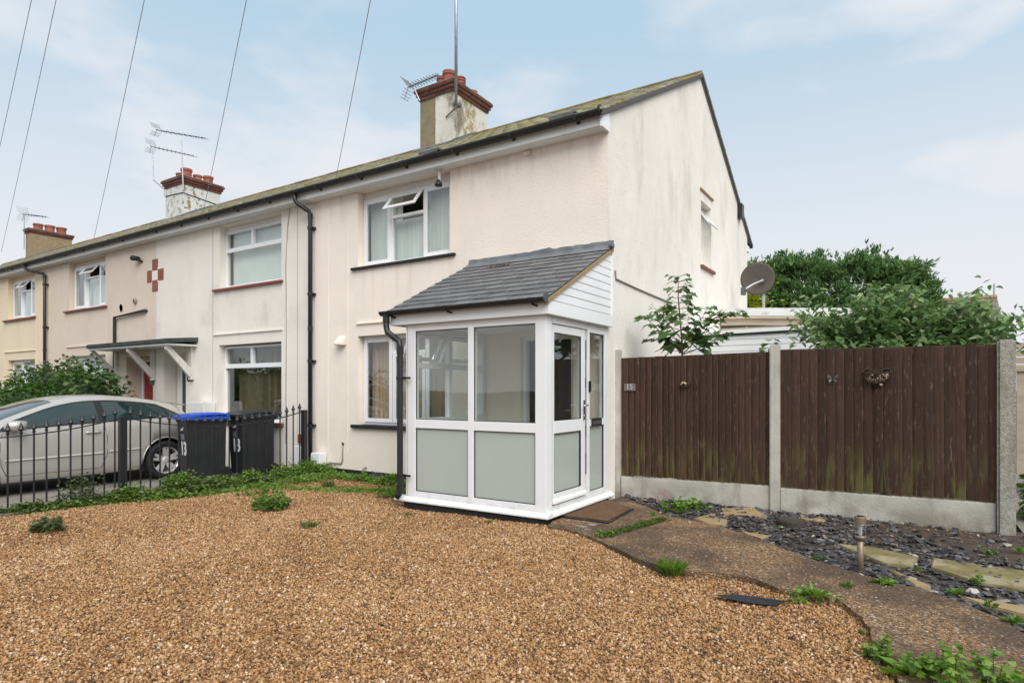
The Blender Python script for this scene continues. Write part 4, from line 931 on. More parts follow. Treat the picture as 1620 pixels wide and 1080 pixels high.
# cladding planks of the side gable
z = 2.322; gap = .0925
while z < 3.1:
    z1 = z + gap - .006
    ya = max(py0 - .02, YE + (z - ZE + .05) / PR); yb_ = max(py0 - .02, YE + (z1 - ZE + .05) / PR)
    if ya < YB - .02:
        yb_ = min(yb_, YB - .01)
        MB().prism([(xc - .03, ya, z), (xc - .03, YB, z), (xc - .03, YB, z1), (xc - .03, yb_, z1)], (.022, 0, 0)).build('cladding_plank', M['upvc'], P, bevel=.003)
    z += gap
MB().prism([(xc - .045, py0, 2.30), (xc - .045, YB, 2.30), (xc - .045, YB, 3.08)], (.012, 0, 0)).build('cladding_backing', M['render_bead'], P)
MB().box(xc - .03, xc + .006, YB - .028, YB + .002, 2.30, rzp(YF) - .06).build('cladding_trim', M['upvc'], P, bevel=.003)
MB().prism([(px0 - .19, py0, 2.30), (px0 - .19, YB, 2.30), (px0 - .19, YB, 3.06)], (.03, 0, 0)).build('cladding_plank', M['upvc'], P)
# gutter, brackets, downpipe
prof = [(math.cos(a) * .052, math.sin(a) * .052) for a in np.linspace(math.pi, 2 * math.pi, 9)]; prof += [(u * .9, v * .9) for u, v in reversed(prof)]
gx0, gx1 = rx0 - .05, px1 + .06; gy, gz_ = py0 - .115, 2.335
MB().prism([(gx0, gy + u, gz_ + v) for u, v in prof], (gx1 - gx0, 0, 0)).build('gutter', M['black_plastic'], P)
MB().lathe([(.056, 0), (.056, .014)], (gx1, gy, gz_ - .002), 16, axis='x').build('gutter_end_cap', M['dull_metal'], P)
for x in (gx0 + .15, -4.35, px1 - .1):
    b = MB(); b.tube([(x, gy - .052, gz_ + .004), (x, gy - .04, gz_ - .036), (x, gy, gz_ - .056), (x, gy + .054, gz_ - .03)], .010, 6); b.tube([(x, gy, gz_ - .056), (x + .03, gy + .054, gz_ - .075)], .010, 6); b.build('gutter_bracket', M['black_plastic'], P)
dpx, dpy = -5.085, 5.47
MB().tube([(gx0 + .08, gy, gz_ - .03), (gx0 + .08, gy, 2.16), (gx0 + .10, gy, 2.09), (dpx - .06, dpy, 2.0), (dpx - .01, dpy, 1.97), (dpx, dpy, 1.90), (dpx, dpy, .20), (dpx - .005, dpy - .01, .16), (dpx - .035, dpy - .03, .115)], .037, 14).build('downpipe', M['black_plastic'], P, smooth=True)
for z in (1.52, .36): 
    b = MB().lathe([(.047, 0), (.047, .035)], (dpx, dpy, z), 12); b.box(dpx + .03, dpx + .13, dpy + .025, dpy + .04, z + .005, z + .03); b.build('pipe_clip', M['black_plastic'], P)
MB().lathe([(.043, 0), (.043, .10)], (gx0 + .08, gy, 2.20), 14).build('pipe_socket', M['black_plastic'], P); MB().lathe([(.043, 0), (.043, .09)], (dpx, dpy, 1.82), 14).build('pipe_socket', M['black_plastic'], P); MB().lathe([(.043, 0), (.043, .08)], (dpx, dpy, .19), 14).build('pipe_socket', M['black_plastic'], P)
# moss and debris lodged on the slates
dbm = pm('dry_moss_debris', [(.3, (.10, .07, .04)), (.75, (.30, .22, .14))], scale=30, rough=.95, var=.4, rnd='isl')
V = []; F = []
for k in range(160):
    t = random.random(); x = onY(788, 420, 6.9).x + (t - .5) * .42; y = YF - .26 + random.gauss(0, .035); zc = rzp(y) + .02 + random.uniform(0, .02); s_ = random.uniform(.006, .018); b = len(V)
    for q in range(4): V.append((x + random.uniform(-s_, s_), y + random.uniform(-s_, s_), zc + random.uniform(-s_, s_) * .8))
    F += [(b, b + 1, b + 2), (b, b + 2, b + 3), (b, b + 3, b + 1), (b + 1, b + 3, b + 2)]
t = fast_mesh('debris', V, F, dbm, P); t['kind'] = 'stuff'

# door mat
mt = [G(x, y, ZP + .015) for x, y in ((883, 816), (963, 826), (1003, 804), (958, 788))]
mat_ = thing('door_mat', 'worn brown coir mat with black rubber edge at the porch door', 'door mat', (sum(p.x for p in mt) / 4, sum(p.y for p in mt) / 4, ZP))
M['coir'] = pm('brown_coir', [(.3, (.085, .045, .022)), (.75, (.20, .11, .055))], scale=14, rough=1, bump=1.0, bscale=160)
MB().prism([(p.x, p.y, ZP + .001) for p in mt], (0, 0, .012)).build('rubber_base', M['black_plastic'], mat_, bevel=.004)
cen = Vector((sum(p.x for p in mt) / 4, sum(p.y for p in mt) / 4, 0))
MB().prism([tuple((Vector((p.x, p.y, 0)) - cen) * .90 + cen + Vector((0, 0, ZP + .013))) for p in mt], (0, 0, .008)).build('coir_pile', M['coir'], mat_, bevel=.003)

# ================================================================== FENCE
FY = 7.40
fence = thing('panel_fence', 'dark brown close-board fence of two panels between concrete posts', 'fence', (-1.2, FY, 0))
def fpost(x0, x1, y0, y1, z0, z1, mat, chamfer=.012):
    return MB().prism([(x0, y0, z0), (x1, y0, z0), (x1, y1, z0), (x0, y1, z0)], (0, 0, z1 - z0)).build('concrete_post', M[mat], fence, bevel=chamfer)
za = lambda px, py: onY(px, py, FY - .06)
a, b = za(965, 553), za(980, 553); fpost(a.x, b.x - .005, FY - .06, FY + .05, -.2, a.z, 'concrete')
a, b = za(1217, 545), za(1233, 545); fpost(a.x, b.x, FY - .06, FY + .05, -.2, a.z, 'concrete'); PX = (a.x, b.x)
a, b = za(1577.5, 537), za(1607.5, 537)
lastpost = fpost(a.x, b.x, FY - .08, FY + .10, -.2, a.z, 'concrete_rough', .02); lastpost['label'] = 'thick rough aggregate concrete end post'
LX = (a.x, b.x)
first_r = za(980, 560).x
for (xa, xb, tl, tr, bl, br, gl, gr) in ((first_r, PX[0], za(979, 565.5).z, za(1214, 555).z, za(979, 752).z, za(1214, 767).z, -.1, -.1), (PX[1], LX[0], za(1234, 552.5).z, za(1576, 543).z, za(1237, 771).z, za(1575, 795).z, -.1, -.1)):
    n = 24 if xa == first_r else 22
    wd = (xb - xa) / n
    gbt = min(bl, br)
    MB().prism([(xa + .002, FY - .028, -.2), (xb - .002, FY - .028, -.2), (xb - .002, FY - .028, br - .012), (xa + .002, FY - .028, bl - .012)], (0, .05, 0)).build('gravel_board', M['concrete'], fence, bevel=.008)
    MB().box(xa + .002, xb - .002, FY + .036, FY + .075, gbt + .25, gbt + .33).build('rail', M['board'], fence); MB().box(xa + .002, xb - .002, FY + .036, FY + .075, tl - .35, tl - .27).build('rail', M['board'], fence)
    for k in range(n):
        t = (k + .5) / n; z0 = bl + (br - bl) * t + random.uniform(-.006, .006); z1 = tl + (tr - tl) * t - .008 + random.uniform(-.018, .008)
        x0_ = xa + k * wd; w2 = wd + .024
        # feather-edge: thick edge right, thin edge tucked under the next board
        pr = [(0, .034, 0), (0, .027, 0), (w2 * .4, .012, 0), (w2 - .004, -.006, 0), (w2, -.003, 0), (w2, .014, 0)]
        if k == n - 1: pr = [(0, .034, 0), (0, .027, 0), (wd - .006, .002, 0), (wd - .006, .018, 0)]
        o = MB().prism(pr, (0, 0, z1 - z0)).mesh('board', M['board'])
        inst(o, 'board', fence, (x0_, FY - .022 + random.uniform(-.003, .004), z0), (random.uniform(-.002, .002), random.uniform(-.005, .005), random.uniform(-.02, .02)))
    # top capping slat behind
    MB().prism([(xa + .002, FY + .012, tl - .03), (xb - .002, FY + .012, tr - .03), (xb - .002, FY + .012, tr - .004), (xa + .002, FY + .012, tl - .004)], (0, .02, 0)).build('cap_slat', M['board'], fence)
# ornaments fixed on the boards
orn_y = FY - .05
M['pebble_tan'] = pm('tan_pebbles', [(.2, (.25, .17, .10)), (.7, (.55, .43, .29))], scale=3, rough=.75, var=.5, rnd='isl')
M['wicker'] = flat('dark_wicker', (.045, .03, .022), rough=.9)
def blob(mb, c, r, sq=(1, 1, 1), n=6):
    vs = []; fs = []
    for i in range(n // 2 + 1):
        th = math.pi * i / (n // 2)
        for k in range(n):
            ph = 2 * math.pi * k / n; q = r * random.uniform(.85, 1.1)
            vs.append((c[0] + sq[0] * q * math.sin(th) * math.cos(ph), c[1] + sq[1] * q * math.sin(th) * math.sin(ph), c[2] + sq[2] * q * math.cos(th)))
    for i in range(n // 2):
        for k in range(n): fs.append((i * n + k, i * n + (k + 1) % n, (i + 1) * n + (k + 1) % n, (i + 1) * n + k))
    mb.add(vs, fs)
c = onY(1387, 599, orn_y)
ht = thing('heart_basket', 'half heart wicker wall basket filled with tan pebbles on the right fence panel', 'wall basket', (c.x, FY - .03, c.z))
mb = MB(); W_ = .125
for k in range(9):
    t = k / 8; mb.tube([(c.x - W_ + 2 * W_ * t, orn_y + .02, c.z + .05), (c.x - (W_ - 2 * W_ * t) * .75, orn_y - .03, c.z + .0), (c.x + (-W_ + 2 * W_ * t) * .15, orn_y + .0, c.z - .075)], .0055, 5)
mb.tube([(c.x + W_ * math.cos(a_), orn_y + .02 - .05 * math.sin(a_), c.z + .05 + .012 * abs(math.cos(a_))) for a_ in np.linspace(0, math.pi, 10)], .009, 6)
mb.tube([(c.x + W_ * math.cos(a_) * .98, FY - .022, c.z + .05 + .05 * abs(math.sin(2 * a_)) ** .7) for a_ in np.linspace(0, math.pi, 16)], .008, 6)
mb.build('basket', M['wicker'], ht, smooth=True)
me_ = []
for k in range(30):
    u = random.uniform(-1, 1); v = random.random() ** .7
    mb = MB(); blob(mb, (c.x + u * W_ * (.25 + .7 * v), orn_y - .005 + .018 * random.random(), c.z - .065 + .115 * v), random.uniform(.012, .02)); o = mb.build('pebble', M['pebble_tan'], ht, smooth=True)
c = onY(1083, 607.5, orn_y)
sb = thing('pebble_basket', 'small wall basket of pale pebbles on the left fence panel', 'wall basket', (c.x, FY - .03, c.z))
mb = MB(); mb.tube([(c.x + .055 * math.cos(a_), orn_y + .02 - .035 * math.sin(a_), c.z + .0) for a_ in np.linspace(0, math.pi, 10)], .008, 6)
for k in range(7): t = k / 6; mb.tube([(c.x - .055 + .11 * t, orn_y + .015, c.z), (c.x - .03 + .06 * t, orn_y - .01, c.z - .035), (c.x, orn_y + .01, c.z - .05)], .006, 5)
mb.build('basket', M['wicker'], sb, smooth=True)
for k in range(9):
    mb = MB(); blob(mb, (c.x + random.uniform(-.04, .04), orn_y + random.uniform(-.01, .012), c.z + random.uniform(-.006, .016)), random.uniform(.011, .017)); mb.build('pebble', M['pebble_tan'], sb, smooth=True)
c = onY(1317.5, 598.5, orn_y)
bf = thing('metal_butterfly', 'small dark metal butterfly ornament left of the heart basket', 'wall ornament', (c.x, FY - .03, c.z))
mb = MB()
for sx_ in (-1, 1):
    mb.prism([(c.x, orn_y, c.z), (c.x + sx_ * .045, orn_y - .02, c.z + .045), (c.x + sx_ * .05, orn_y - .02, c.z + .01)], (0, .004, 0)); mb.prism([(c.x, orn_y, c.z - .005), (c.x + sx_ * .04, orn_y - .015, c.z - .01), (c.x + sx_ * .03, orn_y - .015, c.z - .05)], (0, .004, 0))
mb.build('wing', M['dull_metal'], bf); MB().tube([(c.x, orn_y - .004, c.z + .03), (c.x, orn_y - .004, c.z - .035)], .006, 6).build('body', M['black_iron'], bf)
MB().box(c.x - .008, c.x + .008, orn_y, FY - .02, c.z - .02, c.z + .02).build('backing', M['black_iron'], bf)

def text_mesh(txt, size, depth, bold=0.0):
    cu = bpy.data.curves.new('text', 'FONT'); cu.body = txt; cu.size = size; cu.extrude = depth; cu.offset = bold; cu.align_x = 'CENTER'; cu.align_y = 'CENTER'; cu.resolution_u = 3
    o = bpy.data.objects.new('text', cu); C.objects.link(o); bpy.context.view_layer.update()
    me = bpy.data.meshes.new_from_object(o.evaluated_get(bpy.context.evaluated_depsgraph_get()))
    bpy.data.objects.remove(o); bpy.data.curves.remove(cu); return me
pa, pb = onY(986.5, 606.5, orn_y), onY(1004, 618, orn_y)
hn = thing('house_number_plate', 'small grey plate reading 15 on the fence near the porch', 'number plate', ((pa.x + pb.x) / 2, FY - .03, (pa.z + pb.z) / 2))
M['plate'] = pm('weathered_plate', [(.3, (.11, .095, .09)), (.75, (.23, .21, .20))], scale=14, rough=.7)
MB().box(pa.x, pb.x, orn_y + .014, orn_y + .036, pb.z, pa.z).build('plate', M['plate'], hn, bevel=.002)
me = text_mesh('15', .095, .003, .002); me.materials.clear(); me.materials.append(flat('pale_digits', (.42, .40, .38), rough=.6))
inst(me, 'digits', hn, ((pa.x + pb.x) / 2, orn_y + .011, (pa.z + pb.z) / 2), (R(90), 0, 0))

# ================================================================== RAILING between the front gardens
RX = -8.47
rl = thing('iron_railing', 'black spear-topped iron railing with dipping top rail between the drives', 'railing', (RX, 4.6, -.05))
def rail_panel(y0, y1, ze, zm, n):
    zr = lambda y: zm + (ze - zm) * (2 * (y - (y0 + y1) / 2) / (y1 - y0)) ** 2
    ys = np.linspace(y0, y1, 17)
    tr = MB()
    for a, b in zip(ys[:-1], ys[1:]): tr.prism([(RX - .02, a, zr(a)), (RX + .02, a, zr(a)), (RX + .02, a, zr(a) + .012), (RX - .02, a, zr(a) + .012)], (0, b - a, zr(b) - zr(a)))
    tr.build('top_rail', M['black_iron'], rl)
    MB().box(RX - .02, RX + .02, y0, y1, .062, .074).build('bottom_rail', M['black_iron'], rl)
    for k in range(n):
        y = y0 + (k + .5) * (y1 - y0) / n; z = zr(y)
        b = MB().box(RX - .0075, RX + .0075, y - .0075, y + .0075, .05, z + .03)
        b.lathe([(.008, .025), (.019, .032), (.019, .042), (.010, .048), (.017, .054), (.010, .062), (.015, .066), (.034, .084), (.022, .105), (.002, .165)], (RX, y, z), 8)
        b.build('bar', M['black_iron'], rl)
def rpost(y, zt):
    MB().box(RX - .04, RX + .04, y - .04, y + .04, -.1, zt).build('post', M['black_iron'], rl, bevel=.004)
yp0, yp1, yp2 = 1.2, 3.97, 6.80
rpost(yp0, 1.06); rpost(yp1, 1.055); rpost(yp2, 1.06)
rail_panel(yp0 + .03, yp1 - .03, 1.03, .86, 22); rail_panel(yp1 + .03, yp2 - .03, 1.03, .86, 22)
ke = MB().box(RX - .05, -8.36, -2.6, 6.95, -.1, .035).build('kerb_edging', pm('weathered_edging', [(.3, (.13, .11, .085)), (.75, (.24, .21, .16))], scale=6, rough=.95, stretch=(4, .5, 4), bump=.5), bevel=.012); tag(ke, kind='structure')
# ================================================================== WHEELIE BINS
M['bin'] = pm('black_bin_plastic', [(.3, (.014, .015, .017)), (.8, (.026, .027, .03))], scale=4, rough=.5, bump=.12, bscale=60)
M['bin_blue'] = pm('blue_lid_plastic', [(.3, (.008, .06, .42)), (.8, (.014, .085, .52))], scale=4, rough=.38)
M['bin_lid'] = pm('black_lid_plastic', [(.3, (.018, .019, .021)), (.8, (.034, .035, .038))], scale=4, rough=.45)
white_num = flat('white_numerals', (.72, .72, .72), rough=.5); grey_label = flat('grey_sticker', (.16, .18, .2), rough=.4)
def make_bin(name, label, lidm, w_, d_, h_, loc, rz_):
    t = thing(name, label, 'wheelie bin', (0, 0, 0), 'wheelie bins by the railing')
    b = MB(); k = .80
    z1 = h_ - .10
    def ring(f, z, g=0): return [(-w_ / 2 * f - g, -d_ / 2 * f - g, z), (w_ / 2 * f + g, -d_ / 2 * f - g, z), (w_ / 2 * f + g, d_ / 2 - .02 + g, z), (-w_ / 2 * f - g, d_ / 2 - .02 + g, z)]
    rs = [ring(k, .04), ring(k + .02, .10), ring(.96, z1 - .06), ring(.96, z1 - .055, .012), ring(.97, z1 - .03, .012), ring(.97, z1 - .028, .022), ring(.975, z1, .022)]
    vs = [p for r_ in rs for p in r_]; fs = [(3, 2, 1, 0)]
    for i in range(len(rs) - 1):
        for q in range(4): fs.append((i * 4 + q, i * 4 + (q + 1) % 4, i * 4 + 4 + (q + 1) % 4, i * 4 + 4 + q))
    fs.append(tuple(len(vs) - 4 + q for q in range(4))); b.add(vs, fs); b.build('body', M['bin'], t, bevel=.012)
    # shallow ribs on the sides
    rb_ = MB()
    for sgn in (-1, 1):
        for yy in (-.28, -.05, .18):
            x0 = sgn * (w_ / 2 * .82); x1 = sgn * (w_ / 2 * .958)
            y_ = yy * d_
            rb_.prism([(x0, y_, .12), (x0, y_ + .05, .12), (x1, y_ * 1.1 + .05, z1 - .1), (x1, y_ * 1.1, z1 - .1)], (sgn * .007, 0, 0))
    rb_.build('side_rib', M['bin'], t)
    # lid: slightly domed, overhanging, with front grip
    n = 5; lv = []; lf = []
    X = w_ / 2 + .03
    prof = [(-d_ / 2 - .05, z1 + .005), (-d_ / 2 - .045, z1 + .04), (-d_ / 2 + .02, z1 + .072), (-d_ * .1, z1 + .092), (d_ * .25, z1 + .10), (d_ / 2 - .05, z1 + .095), (d_ / 2 + .02, z1 + .07), (d_ / 2 + .03, z1 + .02)]
    for (y, z) in prof:
        for x, dz in ((-X, -.03 if z > z1 + .045 else 0), (-X * .85, 0), (X * .85, 0), (X, -.03 if z > z1 + .045 else 0)): lv.append((x, y, z + dz))
    for i in range(len(prof) - 1):
        for q in range(3): lf.append((i * 4 + q, i * 4 + q + 1, i * 4 + 5 + q, i * 4 + 4 + q))
    m_ = MB(); m_.add(lv, lf)
    # skirt
    m_.box(-X, -X + .012, -d_ / 2 - .04, d_ / 2 + .02, z1 - .005, z1 + .045); m_.box(X - .012, X, -d_ / 2 - .04, d_ / 2 + .02, z1 - .005, z1 + .045); m_.box(-X + .012, X - .012, -d_ / 2 - .05, -d_ / 2 - .036, z1 - .012, z1 + .038)
    lo = m_.build('lid', M[lidm], t)
    MB().box(-.16, .16, -d_ / 2 - .075, -d_ / 2 - .046, z1 + .012, z1 + .036).build('lid_grip', M[lidm], lo, bevel=.008)
    MB().tube([(-w_ / 2 + .06, d_ / 2 + .03, z1 - .05), (-w_ / 2 + .06, d_ / 2 + .06, z1 - .03), (w_ / 2 - .06, d_ / 2 + .06, z1 - .03), (w_ / 2 - .06, d_ / 2 + .03, z1 - .05)], .015, 8).build('handle', M['bin'], t)
    for sx_ in (-1, 1):
        MB().lathe([(.03, -.025), (.095, -.025), (.1, -.015), (.1, .015), (.095, .025), (.03, .025)], (sx_ * (w_ / 2 - .03), d_ / 2 - .02, .1), 16, axis='x').build('wheel', M['black_plastic'], t)
    # numerals and sticker on the front, following its slope
    slope = math.atan((.96 - k) * d_ / 2 / (z1 - .1))
    def fy(z): return -d_ / 2 * (k + .02 + (.96 - k - .02) * (z - .1) / (z1 - .16)) - .003
    zc = h_ * .47
    me = text_mesh('13', .30, .002, .009); me.materials.clear(); me.materials.append(white_num)
    inst(me, 'number', t, (.03, fy(zc), zc), (R(90) - slope * -1 if False else R(90) + slope, 0, 0), (.95, 1.0, 1))
    s = MB(); z0 = h_ * .60; s.prism([(-.07, fy(z0), z0), (.10, fy(z0), z0), (.10, fy(z0 + .10), z0 + .10), (-.07, fy(z0 + .10), z0 + .10)], (0, -.003, 0)); s.build('sticker', grey_label, t)
    s = MB(); z0 = h_ * .735; s.prism([(-.09, fy(z0), z0), (.03, fy(z0), z0 + .012), (.11, fy(z0 + .07), z0 + .075), (.05, fy(z0 + .04), z0 + .05), (-.03, fy(z0 + .03), z0 + .035)], (0, -.003, 0)); s.build('swoosh_mark', white_num, t)
    t.rotation_euler = (0, 0, rz_); t.location = loc
    return t
def bin_at(px, Y0, w_, d_, rz_):
    c = onY(px, 700, Y0); k = Matrix.Rotation(rz_, 3, 'Z') @ Vector((w_ / 2 * .9, -d_ / 2 * .9, 0)); return (c.x - k.x, Y0 - k.y, -.08)
rzb = R(-13); make_bin('wheelie_bin', 'black wheelie bin with a bright blue lid and white number 13 beside the silver car', 'bin_blue', .52, .64, 1.10, bin_at(297, 5.5, .52, .64, rzb), rzb)
rzb = R(-8); make_bin('wheelie_bin', 'black wheelie bin with a black lid and white number 13 nearest the downpipe', 'bin_lid', .52, .62, 1.12, bin_at(383, 6.28, .52, .62, rzb), rzb)

# ================================================================== SILVER HATCHBACK (front towards -Y)
car = thing('parked_car', 'silver three-door hatchback parked behind the iron railing', 'car', (0, 0, 0))
M['paint'] = pm('silver_car_paint', [(.3, (.50, .48, .445)), (.8, (.53, .51, .475))], scale=2, rough=.32, metal=.4, spec=.5, coat=.6)
M['carglass'] = pm('dark_car_glass', [(.3, (.012, .03, .03)), (.8, (.016, .037, .036))], scale=1, rough=.04, spec=.9)
M['tyre'] = flat('tyre_rubber', (.013, .013, .014), rough=.8)
M['trim'] = flat('black_trim', (.015, .015, .016), rough=.5)
M['alloy'] = pm('alloy_wheel', [(.3, (.58, .57, .56)), (.8, (.66, .65, .64))], scale=6, rough=.3, metal=.35)
def ip(tab, u):
    xs = [a for a, _ in tab]; ys = [b for _, b in tab]; return float(np.interp(u, xs, ys))
def smooth_tab(tab):
    xs = np.linspace(tab[0][0], tab[-1][0], 200); ys = np.interp(xs, [a for a, _ in tab], [b for _, b in tab]); k = np.ones(13) / 13
    yp = np.pad(ys, 6, mode='edge'); ys = np.convolve(yp, k, 'valid'); return list(zip(xs, ys))
ROOF = smooth_tab([(0, .62), (.08, .72), (.35, .82), (.8, .93), (1.15, 1.0), (1.5, 1.15), (1.95, 1.32), (2.3, 1.39), (2.7, 1.405), (3.2, 1.365), (3.6, 1.30), (3.88, 1.235), (3.93, 1.16), (4.15, .97), (4.25, .72)])
BELT = smooth_tab([(0, .56), (.3, .68), (.8, .80), (1.2, .90), (2.0, .955), (3.0, 1.0), (3.8, 1.03), (4.1, .93), (4.25, .66)])
WID = smooth_tab([(0, .62), (.12, .74), (.5, .84), (1.2, .87), (2.4, .875), (3.5, .872), (4.0, .80), (4.25, .68)])
RW = smooth_tab([(0, .50), (.8, .60), (1.2, .68), (1.9, .60), (2.5, .575), (3.4, .555), (3.9, .54), (4.25, .55)])
BOT = [(0, .26), (.2, .20), (4.0, .20), (4.25, .34)]
AX = (.90, 3.50); AR = .365; WR = .318
def side(u):
    """outline of half a section: list of (x, z) from sill to roof edge"""
    W_, zb_, zt_, zr_, wr_ = ip(WID, u), ip(BELT, u), ip(BOT, u), ip(ROOF, u), ip(RW, u)
    zb_ = min(zb_, zr_ - .06)
    arch = 0
    for a_ in AX:
        if abs(u - a_) < AR: arch = max(arch, WR + math.sqrt(AR * AR - (u - a_) ** 2))
    pts = [(W_ * .93, zt_), (W_ * .985, zt_ + .07), (W_ * 1.0, .42), (W_ * 1.005, .60), (W_ * .99, .5 * (.60 + zb_) + .04), (W_ * .965, zb_), (W_ * .955, zb_ + .02)]
    for t in (.3, .6, .85): 
        e = t ** 1.25; pts.append((W_ * .955 + (wr_ - W_ * .955) * e, zb_ + .02 + (zr_ - .05 - zb_ - .02) * t))
    pts += [(wr_ * .965, zr_ - .035), (wr_ * .80, zr_ - .014), (wr_ * .4, zr_ - .003), (0, zr_)]
    zs = [max(z, arch) for _, z in pts]
    return [(x, z) for (x, _), z in zip(pts, zs)]
us = sorted(set([round(x, 3) for x in np.arange(0, 4.251, .05)] + [round(a_ + s_ * AR * c_, 4) for a_ in AX for s_ in (-1, 1) for c_ in (.999, .985, .95, .88, .78, .65, .5, .3, .12)] + [4.25]))
rings = [side(u) for u in us]; npt = len(rings[0]); V = []; F = []
for u, r_ in zip(us, rings):
    ring = [(x, u, z) for x, z in r_] + [(-x, u, z) for x, z in reversed(r_[:-1])]; V += ring
nr = 2 * npt - 1
for i in range(len(us) - 1):
    for q in range(nr - 1): F.append((i * nr + q, (i + 1) * nr + q, (i + 1) * nr + q + 1, i * nr + q + 1))
bd = MB(); bd.add(V, F); bd.add([V[q] for q in range(nr)], [tuple(range(nr))]); bd.add([V[(len(us) - 1) * nr + q] for q in range(nr)], [tuple(range(nr))])
body = bd.build('body', M['paint'], car, smooth=True)
fl_ = MB(); fl_.box(-.80, .80, .15, AX[0] - AR - .01, .19, .5); fl_.box(-.78, .78, AX[0] - AR, AX[1] + AR, .19, .3); fl_.box(-.60, .60, .3, 4.05, .3, .80); fl_.box(-.78, .78, AX[1] + AR + .01, 4.1, .24, .5); fl_.build('underbody', M['trim'], car)
def sx_at(u, z):
    r_ = side(u)
    for (xa, za_), (xb, zb_) in zip(r_[:-1], r_[1:]):
        if za_ <= z <= zb_ and zb_ > za_: return xa + (xb - xa) * (z - za_) / (zb_ - za_)
    return r_[-3][0]
def skin_patch(name, mat, poly, off=.006, sides=(1, -1), par=car, nu=26, nv=8):
    """patch lying on the body side inside a (u,z) outline given as lower and upper edge tables"""
    lo, hi = poly; u0, u1 = max(lo[0][0], hi[0][0]), min(lo[-1][0], hi[-1][0])
    for sgn in sides:
        Vv = []; Ff = []
        for i in range(nu + 1):
            u = u0 + (u1 - u0) * i / nu; a_, b_ = ip(lo, u), ip(hi, u)
            for j in range(nv + 1):
                z = a_ + (b_ - a_) * j / nv; Vv.append((sgn * (sx_at(u, z) + off), u, z))
        for i in range(nu):
            for j in range(nv): Ff.append((i * (nv + 1) + j, (i + 1) * (nv + 1) + j, (i + 1) * (nv + 1) + j + 1, i * (nv + 1) + j + 1))
        mb = MB(); mb.add(Vv, Ff); o = mb.build(name, mat, par, smooth=True)
top = lambda u, d: ip(ROOF, u) - d
belt = lambda u: ip(BELT, u) + .012
skin_patch('window_surround', M['trim'], ([(u, belt(u) - .012) for u in np.linspace(1.25, 3.80, 30)], [(u, max(belt(u) + .0, min(top(u, .085), belt(u) + max(0, (u - 1.25) * .62), belt(u) + max(.0, (3.80 - u) * .62)))) for u in np.linspace(1.25, 3.80, 30)]), .004, nu=50)
skin_patch('side_window', M['carglass'], ([(u, belt(u) + .006) for u in np.linspace(1.37, 2.50, 20)], [(u, max(belt(u) + .012, min(top(u, .105), belt(u) + (u - 1.32) * .60))) for u in np.linspace(1.37, 2.50, 20)]), .008, nu=40)
skin_patch('quarter_window', M['carglass'], ([(u, belt(u) + .008) for u in np.linspace(2.60, 3.72, 20)], [(u, max(belt(u) + .012, min(top(u, .11), belt(u) + (3.76 - u) * .50))) for u in np.linspace(2.60, 3.72, 20)]), .008, nu=40)
# windscreen and rear window lie on the upper skin
def top_patch(name, u0, u1, f, off=.006):
    Vv = []; Ff = []; nu, nv = 12, 10
    for i in range(nu + 1):
        u = u0 + (u1 - u0) * i / nu; r_ = side(u); wr_ = ip(RW, u) * f
        for j in range(nv + 1):
            x = -wr_ + 2 * wr_ * j / nv; ax = abs(x); z = np.interp(ax, [p[0] for p in r_[-4:][::-1]], [p[1] for p in r_[-4:][::-1]]); Vv.append((x, u, float(z) + off))
    for i in range(nu):
        for j in range(nv): Ff.append((i * (nv + 1) + j, (i + 1) * (nv + 1) + j, (i + 1) * (nv + 1) + j + 1, i * (nv + 1) + j + 1))
    mb = MB(); mb.add(Vv, Ff); return mb.build(name, M['carglass'], car, smooth=True)
top_patch('windscreen', 1.24, 1.98, .93); top_patch('rear_window', 3.93, 4.12, .85)
sp = MB(); r_ = side(3.86); sp.prism([(-.50, 3.80, 1.262), (-.50, 4.02, 1.225), (-.50, 4.02, 1.205), (-.50, 3.82, 1.23)], (1.0, 0, 0)); sp.build('spoiler', M['paint'], car, bevel=.008)
